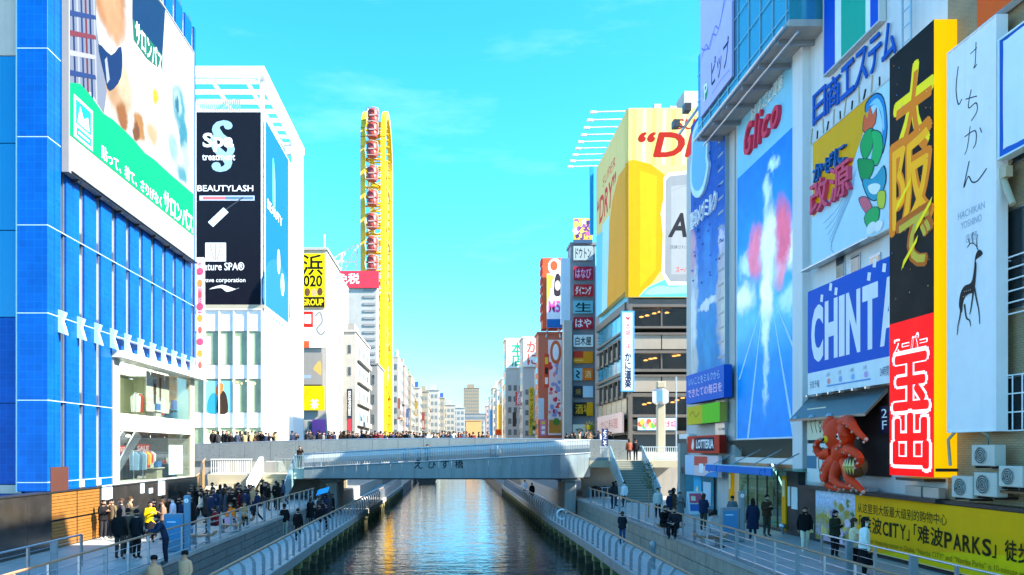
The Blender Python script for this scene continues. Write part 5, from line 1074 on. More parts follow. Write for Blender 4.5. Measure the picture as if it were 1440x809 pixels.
# --- white sign with slim brush letters and a deer
s = Sign('deer_sign', 'tall white vertical sign with brush letters and a dark deer', 'sign', ('X', 15.25), 1334, 76, 607, 1401, .3, P('f2f0fa'), P('c8e8e4'), frame=P('eef6f8'), fw=.04)
ink = P('1c2230')
bs = lambda pts, w_, m: s.stroke([(a, .625 + (h - .505) * .76) for a, h in pts], w_, m)
dp = lambda pts, nm, m: s.fpts([(a, h + .10) for a, h in pts], nm, m, smooth=3)
ds = lambda pts, w_, tp: s.stroke([(a, h + .10) for a, h in pts], w_, dk, taper=tp)
bs([(.22, .93), (.17, .86), (.22, .80), (.30, .81)], .045, ink); bs([(.48, .94), (.62, .945)], .03, ink); bs([(.60, .965), (.585, .90), (.55, .885), (.62, .89)], .035, ink)
bs([(.38, .80), (.62, .785)], .03, ink); bs([(.50, .82), (.44, .765), (.60, .765), (.62, .735), (.50, .715)], .035, ink)
bs([(.36, .675), (.58, .675), (.60, .635), (.54, .62)], .035, ink); bs([(.48, .70), (.42, .635), (.36, .615)], .03, ink); bs([(.68, .675), (.72, .655)], .03, ink)
bs([(.46, .585), (.34, .505), (.44, .535), (.52, .51), (.64, .505), (.82, .53)], .04, ink)
pale = P('aebccb')
s.text('HACHIKAN', .22, .548, .78, .566, pale); s.text('YOSHINO', .28, .520, .72, .538, pale); s.text('吉野', .38, .480, .62, .502, pale)
dk = P('2e2a28')
dp([(.30, .205), (.34, .235), (.44, .248), (.56, .25), (.60, .285), (.615, .315), (.60, .328), (.70, .333), (.74, .338), (.70, .348), (.64, .350), (.585, .335), (.555, .30), (.50, .275), (.36, .272), (.27, .255), (.24, .225)], 'deer', dk)
for leg in ([(.30, .23), (.26, .195), (.22, .175), (.20, .15)], [(.36, .225), (.40, .19), (.47, .18), (.49, .165)], [(.57, .26), (.62, .225), (.66, .20), (.68, .165)], [(.55, .25), (.50, .21), (.47, .195)]): ds(leg, .07, .4)
for an in ([(.66, .345), (.60, .365), (.50, .375), (.42, .368)], [(.55, .37), (.52, .39), (.55, .40)], [(.48, .373), (.44, .39)], [(.63, .355), (.62, .375), (.64, .39)]): ds(an, .025, 1)
for k in range(9): s.ell(.34 + k * .022, .345 + (k % 2) * .012, .014, .016, P('d8c8b0'), n=8)
s = Sign('blue_border_sign', 'white sign with thick blue rounded border beside the deer sign', 'sign', ('X', 15.2), 1406, 58, 222, 1475, .3, P('1660c0'), P('c8d8dc'), frame=P('d8ecec'), fw=.05)
s.fpts([(.15, .06), (.85, .06), (.95, .14), (.95, .9), (.85, .97), (.15, .97), (.08, .9), (.08, .14)], 'white_field', P('e4f4fa'), smooth=3)
s = Sign('orange_sign', 'bright orange sign board high above the deer sign', 'sign', ('X', 15.4), 1374, -70, 40, 1440, .3, P('f4601c'), P('d8e4e8'))
# --- big red and black supermarket sign
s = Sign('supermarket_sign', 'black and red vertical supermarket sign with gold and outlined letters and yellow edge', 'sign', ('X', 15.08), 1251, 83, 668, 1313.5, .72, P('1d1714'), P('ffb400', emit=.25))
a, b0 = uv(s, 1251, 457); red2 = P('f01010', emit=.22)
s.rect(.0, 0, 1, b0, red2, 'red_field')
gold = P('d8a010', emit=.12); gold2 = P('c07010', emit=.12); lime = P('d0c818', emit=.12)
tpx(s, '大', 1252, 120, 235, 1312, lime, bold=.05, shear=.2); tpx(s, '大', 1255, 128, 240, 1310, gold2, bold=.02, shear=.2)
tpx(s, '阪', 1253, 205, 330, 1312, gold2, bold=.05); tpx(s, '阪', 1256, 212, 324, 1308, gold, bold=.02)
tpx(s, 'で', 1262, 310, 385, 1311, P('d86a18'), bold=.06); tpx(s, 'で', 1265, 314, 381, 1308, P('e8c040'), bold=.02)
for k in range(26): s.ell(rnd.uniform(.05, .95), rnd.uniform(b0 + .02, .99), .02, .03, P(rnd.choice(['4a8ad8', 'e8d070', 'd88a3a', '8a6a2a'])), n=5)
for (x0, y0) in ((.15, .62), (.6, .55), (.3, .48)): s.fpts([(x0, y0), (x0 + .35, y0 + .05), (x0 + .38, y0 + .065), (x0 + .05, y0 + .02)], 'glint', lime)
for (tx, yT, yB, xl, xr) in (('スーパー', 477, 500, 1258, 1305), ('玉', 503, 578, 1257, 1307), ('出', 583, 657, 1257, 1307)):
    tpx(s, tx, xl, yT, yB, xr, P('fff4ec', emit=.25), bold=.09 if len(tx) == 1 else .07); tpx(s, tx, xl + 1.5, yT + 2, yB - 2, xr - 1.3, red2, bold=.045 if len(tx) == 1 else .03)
bx('bracket_foot', 15.1, 15.79, 25.0, 26.6, zz(676, 26), zz(672, 26) , m_dark, s.ob)
bx('end_shadow_gap', 15.12, 15.79, 24.4, 24.45, 3.2, 3.3, m_dark, s.ob)
# --- white building with the estate letters
wbd = thing('white_sign_building', 'white building carrying the blue estate letters and stacked billboards', 'building', (22, 30, 0))
bx('wall', XR, 40, 24.91, 35.5, .001, 26.3, m_wwall, wbd)
bx('pilaster', XR - .35, XR - .001, 34.45, 35.45, 2.9, 26.3, m_wwall, wbd)
for x in (1183, 1204, 1232):
    Y = YX(x, XR); w_ = bx('window', XR - .05, XR - .002, Y - .35, Y + .35, zz(392, Y), zz(358, Y), m_steel, wbd); bx('pane', XR - .062, XR - .051, Y - .3, Y + .3, zz(390, Y), zz(361, Y), m_dglass, w_)
bx('ladder_rail', XR - .3, XR - .25, 26.4, 26.46, 17.5, 26, m_steel, wbd); bx('ladder_rail', XR - .3, XR - .25, 26.9, 26.96, 17.5, 26, m_steel, wbd)
for k in range(14): bxs('ladder_rung', XR - .29, XR - .26, 26.46, 26.9, 17.8 + k * .55, 17.84 + k * .55, m_steel, wbd)
s = Sign('blue_green_sign', 'framed blue, white and green striped sign above the blue estate letters', 'sign', ('X', 15.55), 1159, -120, 106, 1236, .22, P('dff0f6'), P('c8c4bc'), frame=P('c8ccc8'), fw=.06)
s.rect(.0, 0, .22, 1, P('0a52c8')); s.rect(.34, 0, .78, 1, P('1ea890')); s.rect(.86, 0, 1, 1, P('0a52c8')); s.fpts([(.38, .36), (.62, .36), (.72, .5), (.44, .5)], 'print', P('e8f6f4')); s.fpts([(.46, .39), (.60, .39), (.66, .47), (.48, .47)], 'print', P('1a8ac8'))
er = thing('estate_lettering', 'blue raised estate lettering mounted on the white building', 'lettering', (XR - .1, 30, 13))
q = Fr((XR - .06, 0, 0), (0, -1, 0), (0, 0, 1)); chars = '日商エステム'; xs_ = [1144, 1163, 1183, 1203, 1222, 1241, 1262]
zb_ = zz(180, YX(1144, XR)); zt_2 = zz(138, YX(1144, XR))
for k, ch in enumerate(chars): bare_text(er, q, (-YX(xs_[k], XR - .06) + .04, zb_, -YX(xs_[k + 1], XR - .06) - .04, zt_2), ch, P('1458b8'), bold=.012, ext=.06, name='letter')
# cold remedy board: lettering and colours; the figure is not redrawn
s = Sign('cold_remedy_board', 'yellow and pale blue cold remedy board with raised pink letters', 'billboard', ('X', 15.5), 1141, 205, 376, 1252, .25, P('bfe2f4'), P('d8dcdc'), frame=P('c8ccc8'), fw=.05)
s.fpts([(.02, .40), (.3, .47), (.55, .58), (.72, .80), (.80, 1), (.02, 1)], 'yellow_field', P('ffae00'), smooth=0)
for k in range(6): s.stroke([(.62 - k * .01, .55 - k * .03), (.40 - k * .02, .36 - k * .05), (.18 + k * .03, .30 - k * .055)], .03, P('6a9ac0'), k=3)
def drawn(pts, nm, c, sm=3):
    cx_ = sum(p[0] for p in pts) / len(pts); cy_ = sum(p[1] for p in pts) / len(pts)
    s.fpts([(cx_ + (a - cx_) * 1.09, cy_ + (h - cy_) * 1.07) for a, h in pts], 'outline', P('14304a'), smooth=sm); s.fpts(pts, nm, P(c), smooth=sm)
drawn([(.74, .965), (.84, .98), (.93, .9), (.965, .7), (.93, .56), (.90, .57), (.92, .72), (.87, .88), (.80, .92), (.74, .90)], 'ribbon', '2a8ac8'); s.fpts([(.77, .935), (.86, .945), (.925, .84), (.94, .7), (.925, .7), (.90, .83), (.83, .915)], 'ribbon', P('8fd4f0'), smooth=3)
drawn([(.70, .80), (.72, .90), (.75, .85), (.78, .93), (.81, .85), (.85, .88), (.84, .78), (.76, .76)], 'flame_shape', 'f0683a', 2)
drawn([(.67, .70), (.74, .77), (.82, .74), (.80, .62), (.72, .58)], 'leaf_shape', '1fa858'); drawn([(.80, .74), (.90, .68), (.92, .56), (.86, .48), (.80, .54), (.82, .64)], 'leaf_shape', '27b864'); drawn([(.64, .60), (.72, .58), (.82, .52), (.80, .44), (.70, .42)], 'leaf_shape', '1a9850')
drawn([(.70, .44), (.82, .40), (.93, .44), (.95, .32), (.86, .24), (.76, .30)], 'swirl', '3aa0b8'); s.fpts([(.76, .37), (.84, .36), (.90, .32), (.86, .28), (.79, .31)], 'swirl', P('e8f4f6'), smooth=3)
drawn([(.66, .32), (.74, .30), (.80, .22), (.84, .12), (.80, .10), (.74, .18), (.68, .26)], 'sash', 'd86a7a'); drawn([(.72, .16), (.80, .20), (.88, .17), (.87, .09), (.78, .06)], 'leaf_shape', '30b060'); drawn([(.87, .28), (.95, .26), (.94, .16), (.88, .18)], 'swirl', 'c8d040')
s.ell(.80, .06, .35, .22, P('e8f0f4')); s.ell(.88, .05, .3, .2, P('f4f8fa'))
s.text('かぜに', .06, .66, .52, .80, P('1c60a8'), bold=.015, ext=.12, slope=.0); s.text('改源', .02, .40, .60, .66, P('e0506e'), bold=.02, ext=.16, slope=.0)
bx('lower_ledge', 15.2, 15.55, 28.6, 34.2, s.fr.o.z - .12, s.fr.o.z - .06, m_steel, s.ob)
tl = thing('sign_lattice', 'tangle of gold and dark metal framing above the cold remedy board', 'frame', (15.6, 31, s.fr.o.z + s.Hh))
for k in range(12): MB().tube([(15.6 + (k % 3) * .06, 34.0 - k * .48, s.fr.o.z + s.Hh + .02), (15.5, 33.6 - k * .48, s.fr.o.z + s.Hh + .7 - (k % 2) * .3)], .035, m_dark if k % 2 else MATS['cream_metal'], 5).build('strut', tl)
# rental board
s = Sign('rental_board', 'blue rental billboard with huge white latin letters and white foot strip', 'billboard', ('X', 15.42), 1136, 411, 556, 1252, .3, P('0058c4'), P('dfe6ea'), frame=None)
s.rect(0, 0, 1, .21, P('e2ecf8')); s.text('CHINTAI', .04, .30, 1.16, .84, wht, bold=.05, split=True)
for (a, c) in ((.18, .86), (.30, .93), (.37, .87), (.76, .88), (.82, .97), (.92, .9)): s.fpts([(a, c), (a + .035, c - .015), (a + .045, c + .05), (a + .01, c + .065)], 'print', wht)
s.text('天気予報', .03, .06, .17, .13, P('5a6a8a')); s.rect(.27, .05, .8, .063, P('5a9ad8'))
for k in range(4): s.ell(.30 + k * .15, .10, .14, .12, P(['e89a9a', '9ab0e0', '8ac0e8', 'c8a8d8'][k])); s.text('%d時' % (6 + k * 6), .27 + k * .15, .14, .31 + k * .15, .18, P('8a94b0'))
s.text('24時間', .9, .06, .99, .14, P('5a6a8a'))
for k in range(6): bxs('under_lamp', 15.15, 15.3, 28.6 + k * .95, 28.72 + k * .95, s.fr.o.z - .12, s.fr.o.z - .02, m_steel, s.ob)
# octopus shop front
of = thing('octopus_shopfront', 'dark shop front with metal awning behind the red octopus', 'shopfront', (XR, 31, 0))
Ya, Yb = YX(1137, XR - .1), YX(1250, XR - .1)
bx('upper_wall', XR - .12, XR - .003, Yb, Ya, 2.9, 6.2, m_black, of)
b = MB(); b.prism([(XR - .13, Yb, 5.95), (XR - .13, Yb, 6.1), (XR - .95, Yb, 5.2), (XR - .95, Yb, 5.1)], (0, Ya - Yb, 0), mat('awning_metal', (.12, .13, .13), .35, .5, var=.2)); b.build('awning', of)
for k in range(3): b = MB(); b.lathe((XR - .9, Ya - .6 - k * 1.5, 5.22), [(.05, .12), (.14, .05), (.16, 0)], m_steel, 8); b.build('awning_lamp', of)
bx('ledge', 15.2, XR - .13, Yb - 3.5, Ya, 2.2, 2.34, m_dark, of)
s = Sign('cream_brush_sign', 'small cream sign with brown brush letters beside the octopus', 'sign', ('X', 15.2), 1135, 575, 619, 1161, .15, P('e0d8b8'), P('a8a088')); s.text('くくる', .2, .2, .8, .8, P('4a3a28'), bold=.01)
s = Sign('white_ring_sign', 'white sign with a green ring below the cream brush sign', 'sign', ('X', 15.3), 1135, 624, 677, 1172, .1, P('d8dcd8')); s.ell(.62, .52, .42, .62, P('3a5a4a')); s.ell(.62, .52, .34, .54, P('cfd8d4')); s.stroke([(.62, .3), (.62, .75)], .06, P('3a5a4a')); s.rect(0, .35, .38, .68, P('4a7a94'))
s = Sign('floor_sign', 'small dark 2F floor sign between the octopus and the supermarket sign', 'sign', ('X', 15.3), 1237, 572, 610, 1250, .1, P('1c1830')); s.text('2F', .2, .15, .8, .9, wht, vert=True)
# octopus sculpture
XO = 14.95; oc = thing('octopus_sculpture', 'giant red octopus sculpture gripping a dark dumpling ball on the shop front', 'sculpture', onX(1195, 690, XO))
m_oct = mat('octopus_red', (.84, .05, .008), .6, var=.25, scale=2.5, bump=.45, bscale=14, spec=.2, streak=.2); m_ten = mat('octopus_tip', (.62, .36, .26), .5, var=.1)
def op(x, y, dx=0): p = onX(x, y, XO); return Vector((p.x + dx, p.y, p.z))
b = MB(); c = op(1180, 612); b.ball(c, .55, .62, .68, m_oct, 14, 10); b.ball(op(1186, 636), .42, .48, .5, m_oct, 12, 8); b.ball(op(1172, 600), .4, .45, .45, m_oct, 12, 8); b.build('head', oc)
arms = [([(1186, 596), (1200, 592), (1212, 598), (1222, 610), (1232, 618)], -.35), ([(1184, 604), (1196, 604), (1205, 612), (1206, 622), (1198, 628)], -.5), ([(1188, 640), (1202, 632), (1216, 634), (1228, 640), (1232, 648), (1226, 656)], -.55), ([(1186, 646), (1184, 662), (1190, 676), (1204, 684), (1218, 686)], -.45),
        ([(1190, 648), (1202, 660), (1214, 674), (1226, 684), (1234, 692)], -.5), ([(1178, 644), (1168, 656), (1168, 672), (1176, 684), (1190, 688)], -.25), ([(1172, 636), (1162, 640), (1158, 628), (1164, 618)], -.3), ([(1182, 644), (1174, 662), (1180, 680)], -.6)]
for pts, dx in arms:
    n = len(pts); P3 = [op(x, y, dx * min(1, i / 2)) for i, (x, y) in enumerate(pts)]
    sm = []
    for i in range(n - 1):
        for k in range(4):
            t_ = k / 4; p0, p1, p2, p3 = P3[max(0, i - 1)], P3[i], P3[i + 1], P3[min(n - 1, i + 2)]
            sm.append(.5 * ((2 * p1) + (p2 - p0) * t_ + (2 * p0 - 5 * p1 + 4 * p2 - p3) * t_ * t_ + (3 * p1 - p0 - 3 * p2 + p3) * t_ ** 3))
    sm.append(P3[-1]); m_ = len(sm); tn = MB(); tn.tube(sm, [.27 * (1 - .72 * i / (m_ - 1)) for i in range(m_)], m_oct, 9); tn.ball(sm[-1], .08, .08, .08, m_ten, 6, 4); t_o = tn.build('tentacle', oc)
    sk = MB()
    for i in range(4, m_, 3): sk.ball(sm[i] + Vector((-.2 * (1 - .6 * i / m_), 0, -.10)), .05, .05, .05, m_ten, 6, 4)
    sk.build('suckers', t_o)
e = MB(); e.ball(op(1180, 618, -.5), .12, .15, .15, P('f0c020'), 10, 6); e.ball(op(1180, 618, -.58), .07, .08, .08, blk, 8, 5); e.build('eye', oc)
e = MB(); e.ball(op(1196, 614, -.42), .1, .14, .14, P('f4f0e8'), 10, 6); e.ball(op(1196, 614, -.5), .05, .06, .06, blk, 8, 5); e.build('eye', oc)
b = MB(); b.ball(op(1217, 656, -.35), .42, .42, .42, mat('dumpling_sauce', (.10, .05, .02), .3, var=.2), 14, 9); bl = b.build('dumpling_ball', oc)
b = MB(); c = op(1217, 656, -.35)
for k in range(9): a = -1.0 + k * .27; b.add([c + Vector((-.44 * math.cos(a), .44 * math.sin(a), .0)), c + Vector((-.44 * math.cos(a + .25), .44 * math.sin(a + .25), 0)), c + Vector((-.36 * math.cos(a + .12), .36 * math.sin(a + .12), .28))], [(0, 1, 2)], P('e8d48a')); b.add([c + Vector((-.44 * math.cos(a), .44 * math.sin(a), -.03)), c + Vector((-.36 * math.cos(a + .12), .36 * math.sin(a + .12), -.3)), c + Vector((-.44 * math.cos(a + .25), .44 * math.sin(a + .25), -.03))], [(0, 1, 2)], P('d8bc60'))
b.build('batter_crust', bl)
bx('mounting_plate', 15.2, 15.6, 28.6, 30.4, 2.35, 2.5, m_steel, oc)
# --- banner along the promenade
bw = thing('banner_wall', 'dark low wall that carries the yellow shopping centre banner', 'wall', (15.6, 22, 0)); bx('wall', 15.47, XR - .002, 12, 34.9, .001, 2.2, m_dark, bw); bx('capping', 15.36, XR - .003, 12, 34.9, 2.201, 2.3, m_dark, bw)
s = Sign('flower_photo_banner', 'flower garden picture panel at the end of the yellow banner', 'banner', ('X', 15.4), 1147, 689, 757, 1202.5, .06, P('cfd8ea'))
fl = random.Random(9); bl = []
for k in range(46):
    a, c = fl.uniform(.02, .97), fl.uniform(.03, .85) ** 1.1
    if c > .5 and a < .28: continue
    bl.append((a, c, fl.uniform(.05, .12), fl.uniform(.06, .13), fl.choice(['a8903a', 'c8a8cc', '9a7cb0', '7a8030', 'd8c46a', 'e0c8dc', '5a6e30', 'c08aa8', 'b09a40']), .5))
picture('flower_print', s, [(0, 'c4a8cc'), (.45, 'a89a58'), (.75, 'b8c4dc'), (1, 'cfdcf0')], bl, warp=.09, wscale=14, mottled=.25)
s = Sign('yellow_mall_banner', 'long yellow shopping centre banner with chinese and english lettering', 'banner', ('X', 15.39), 1203, 696, 771, 1640, .07, P('ffab00'), P('d89800'))
ink2 = P('2c2008')
s.fpts([(.1, 0), (1, 0), (1, .62), (.45, .3)], 'print', P('ffc400'))
s.text('从这里到大阪最大级别的购物中心', .012, .68, .425, .86, ink2, bold=.012); s.text('「难波CITY」「难波PARKS」', .012, .34, .605, .63, ink2, bold=.022, split=True); s.text('徒步10分钟', .62, .34, .83, .62, ink2, bold=.022, split=True); s.text('The largest shopping center in Osaka, “Namba CITY” and “Namba Parks” is 10-minute walk', .02, .13, .70, .245, P('8a6a08'))
bx('lower_edge', 15.385, 15.41, 17.0, 29.8, .02, .075, m_dark, s.ob)

# --- air conditioners on brackets
def aircon(x0, y0, x1, y1, lab, X=15.1):
    p = onX(x0, y1, X); Y1 = YX(x1, X); w_ = p.y - Y1; h_ = zz(y0, p.y) - p.z
    r = thing('air_conditioner', lab, 'air conditioner', (X + .15, p.y - w_ / 2, p.z)); m_ac = mat('ac_casing', (.55, .53, .46), .5, var=.08, streak=.2)
    bx('casing', X, X + .34, Y1, p.y, p.z, p.z + h_, m_ac, r, bev=.02)
    cy = p.y - w_ * .42; cz = p.z + h_ * .5; b = MB(); n = 20; R_ = h_ * .40
    b.add([(X - .006, cy + R_ * math.cos(2 * math.pi * k / n), cz + R_ * math.sin(2 * math.pi * k / n)) for k in range(n)], [list(range(n))], mat('ac_fan_dark', (.10, .10, .09), .6)); f_ = b.build('fan', r)
    b = MB()
    for rr in (.25, .5, .75, 1): b.tube([(X - .02, cy + R_ * rr * math.cos(2 * math.pi * k / n), cz + R_ * rr * math.sin(2 * math.pi * k / n)) for k in range(n + 1)], .010, m_ac, 4, caps=False)
    b.build('fan_guard', f_)
    for q in (.15, .85): bxs('foot', X + .02, XR - .003, Y1 + w_ * q - .03, Y1 + w_ * q + .03, p.z - .07, p.z - .001, m_dark, r)
aircon(1366, 626, 1398, 655, 'upper air conditioner below the deer sign'); aircon(1338, 669, 1367, 699, 'lowest air conditioner, closest to the red sign'); aircon(1369, 664, 1401, 697, 'air conditioner directly under the upper one, on the tan building'); aircon(1404, 655, 1437, 684, 'round-fanned air conditioner on a rusty bracket at the picture edge')
bx('rusty_bracket', 15.2, XR, 20.4, 22.2, zz(692, 22), zz(689, 22), mat('rust', (.20, .08, .03), .7, var=.2), tb)
MB().tube([(15.3, 24.0, 3.4), (15.3, 24.1, 4.2), (15.3, 23.6, 4.55), (15.3, 22.8, 4.55), (15.3, 22.3, 4.3), (15.3, 22.2, 3.6)], .05, MATS['cream_metal'], 6).build('duct_pipe', tb)
for (x0, y0, x1, y1) in ((1275, 690, 1297, 704), (1300, 694, 1322, 706)):
    p = onX(x0, y1, 15.5); bx('vent_box', 15.45, XR - .13, YX(x1, 15.5), p.y, 2.32, 2.32 + .35, mat('vent_metal', (.45, .44, .40), .4, .4), tb)

# ================================================================== sports billboard building
gb = thing('billboard_building', 'grey building with the tall blue chocolate company billboard and glass entrance', 'building', (22, 41, 0))
bx('wall', XR, 40, 35.52, 46.2, 4.5, 26.0, m_gwall, gb); bx('rear_wall', XR + 3.2, 40, 35.52, 46.2, .001, 4.5, m_conc, gb)
bx('overhang', 14.25, 40, 33.0, 45.2, 22.0, 26.6, m_bglass, gb); bx('overhang_soffit', 14.2, XR, 32.9, 45.25, 21.7, 21.99, m_conc2, gb)
for k in range(9): bxs('glass_mullion', 14.2, 14.249, 33.2 + k * 1.4, 33.26 + k * 1.4, 22.0, 26.6, m_teal, gb)
for k in range(3): bxs('glass_transom', 14.19, 14.199, 33.0, 45.2, 22.4 + k * 1.5, 22.46 + k * 1.5, m_teal, gb)
MB().tube([(14.05, 33, 21.75), (14.05, 45.3, 21.75)], .09, m_steel, 6).build('edge_pipe', gb); MB().tube([(14.6, 33, 21.5), (14.6, 45.3, 21.5)], .06, m_steel, 6).build('edge_pipe', gb)
for k in range(6): bxs('soffit_rib', 14.2, XR - .01, 34.0 + k * 2.1, 34.15 + k * 2.1, 21.5, 21.69, m_grey, gb)
s = Sign('purple_sign', 'pale purple sign with clock-like numbers and green round emblem high over the canal', 'sign', ('X', 14.1), 985, -60, 166, 1029, .12, P('c3bdf0'), P('a8a4d8'))
for k, (t_, a, c) in enumerate((('7', .62, .88), ('9', .2, .70), ('6', .62, .68), ('8', .35, .80), ('5', .78, .78))): s.text(t_, a, c, a + .12, c + .05, P('6a5ab8'))
s.stroke([(.05, .42), (.15, .38), (.3, .36), (.42, .40), (.55, .36), (.7, .42), (.8, .5), (.9, .48), (.96, .56)], .07, P('5a6ad0')); s.stroke([(.06, .36), (.2, .40), (.32, .34), (.5, .42), (.62, .38), (.78, .46), (.94, .5)], .07, P('5a6ad0'))
s.ell(.18, .12, .42, .5, P('1a9a68')); s.text('P', .12, .07, .25, .17, wht, bold=.03); s.text('ピップ', .38, .09, .92, .25, P('2a2a4a'), bold=.01); s.stroke([(.4, .05), (.7, .06), (.95, .05)], .05, P('8a84c0'))
# big blue board, runner left out
s = Sign('chocolate_billboard', 'very tall sky blue billboard with red script lettering and a bright star', 'billboard', ('X', XR - .12), 1037, 160, 617, 1125, .11, P('0a8ad8', emit=.15), P('b8c8d0'), frame=P('dfe6ea'), fw=.08)
a, bq = uv(s, 1037, 252)
s.rect(0, bq, 1, 1, P('8ed4f4'), 'upper_field')
picture('sky_print', s, [(0, '0a78d0'), (.22, '0e86d8'), (.34, '58b4e6'), (.44, '2a9ade'), (.60, '1286da'), (.78, '0a70c8'), (1, '0a70c8')],
        [(.10, .42, .30, .07, 'd8ecf8', .8), (.92, .50, .30, .09, 'e2f0f8', .8), (.16, .52, .20, .05, 'b4dcf2', .8), (.85, .36, .25, .05, 'a8d8f2', .8), (.34, .54, .17, .10, 'e07c9c', .45), (.74, .54, .16, .115, 'dc6888', .45), (.72, .44, .12, .05, 'e496ae', .6),
         (.54, .50, .20, .17, 'a8d4f0', .7), (.54, .54, .15, .13, 'e2f0fa', .6), (.52, .40, .13, .12, 'f0f6fc', .7), (.50, .28, .08, .14, 'c4e2f6', .8), (.50, .15, .05, .10, '9ccdf0', .8), (.52, .68, .10, .06, 'b8dcf4', .8), (.62, .745, .10, .022, 'c8eefc', .9)], warp=.10, wscale=8, emit=.12)
for (x1, x2) in ((.18, .44), (.90, .60), (.99, .66), (.02, .40)): s.fpts([(x1, .0 if .1 < x1 < .95 else .18), (x1 + .035, .0 if .1 < x1 < .95 else .18), (x2 + .006, .36), (x2, .36)], 'track_line', P('bfe6fa'))
for k in range(8): a_ = k * math.pi / 4; s.raw([(.62 * s.W + math.cos(a_ + d) * rr, .745 * s.Hh + math.sin(a_ + d) * rr) for d, rr in ((-.35, .10), (0, .75 if k % 2 == 0 else .4), (.35, .10))], 'star_ray', P('bdeafc'))
s.text('Glico', .17, .835, .76, .925, P('e8405a'), bold=.015, ext=.18, shear=.35); s.text('おいしさと健康', .26, .925, .78, .962, P('dceef6'), bold=.02, ext=.06, shear=.2, slope=.02)
gl_b = s.fr.o.z
b = MB(); b.prism([(XR - .01, 35.6, gl_b - .1), (XR - .35, 35.6, gl_b - .1), (XR + .6, 35.6, gl_b - 1.0), (XR + .9, 35.6, gl_b - 1.0)], (0, 8.4, 0), mat('soffit_brown', (.14, .11, .08), .6, var=.15)); b.build('sloped_soffit', gb)
bx('white_beam', XR - .05, XR + .4, 35.6, 44.5, gl_b - 1.3, gl_b - 1.02, m_white, gb)
bx('side_pier', XR - .1, XR + .3, 43.4, 46.1, .001, 26, m_gwall, gb)
# entrance: canopy, glass, yellow pillars
ca = thing('blue_canopy', 'bright blue flat canopy over the green glass entrance', 'canopy', (14.8, 38, 3))
bx('canopy_plate', 14.1, XR + .2, 34.3, 43.2, 2.94, 3.04, m_gglass, ca); bx('canopy_edge', 14.0, 14.098, 34.3, 43.2, 2.72, 3.06, P('1070c8', rough=.3), ca, bev=.02); bx('canopy_trim', 13.99, 14.1, 34.3, 43.2, 3.065, 3.11, P('a8d4ea'), ca)
for k in range(4): MB().tube([(14.2, 34.8 + k * 2.6, 3.06), (XR, 34.8 + k * 2.6, 3.9)], .03, m_steel, 5).build('stay', ca)
en = thing('glass_entrance', 'green tinted glass entrance with yellow pillars under the blue canopy', 'entrance', (15.9, 38, 0))
for k in range(5): bx('glass_pane', 15.62, 15.65, 36.3 + k * 1.25, 37.5 + k * 1.25, .15, 2.9, m_gglass, en); bxs('mullion', 15.6, 15.67, 36.24 + k * 1.25, 36.3 + k * 1.25, .001, 2.9, m_dark, en)
bx('threshold', 15.55, 16.0, 36.2, 42.6, .001, .14, m_dark, en); bx('floor', 15.7, 19, 35.6, 43.4, .002, .05, mat('green_floor', (.03, .18, .12), .3), en)
bx('back_wall', 18.9, 18.99, 35.6, 43.4, .05, 4.4, mat('dim_teal', (.12, .34, .32), .5), en); b = MB(); b.prism([(16.6, 37, .06), (16.6, 37.5, .06), (16.6, 41.2, 3.2), (16.6, 40.7, 3.2)], (.1, 0, 0), m_steel); b.build('inner_stair', en)
bx('ceiling_light', 16.5, 18.5, 36.5, 42.5, 4.2, 4.25, MATS['ceiling_panel_light'], en); bx('teal_display', 17.5, 18.2, 39.5, 41.5, .05, 1.6, P('3ac0d8'), en)  # ceiling light out of view, added to brighten the entrance
for (x, y0, y1) in ((1029, 665, 712), (1105, 672, 733)):
    Y = YX(x, 15.5); bx('pillar', 15.4, 15.58, Y - .2, Y + .2, .15, 2.65, P('f0a000'), en); bx('pillar_top', 15.385, 15.395, Y - .12, Y + .12, 1.7, 2.5, P('e8d8a8'), en)
nw = thing('notice_wall', 'dark wall with white notice boards next to the yellow pillar', 'wall', (15.5, 34.8, 0)); bx('wall', 15.47, XR, 34.92, 36.15, .001, 2.9, m_dark, nw); bx('notice_board', 15.44, 15.468, 34.95, 35.55, 1.2, 2.2, P('d8e0e0'), nw); bx('notice_board', 15.44, 15.468, 35.7, 35.95, 1.3, 2.2, P('d0d8d8'), nw)
b = MB(); b.lathe((15.2, 35.9, .001), [(.05, 0), (.08, .25), (.16, .3), (.16, .45), (.05, .5)], m_steel, 8); b.build('floor_lamp', label='small steel floor lamp at the foot of the yellow pillar', cat='lamp')

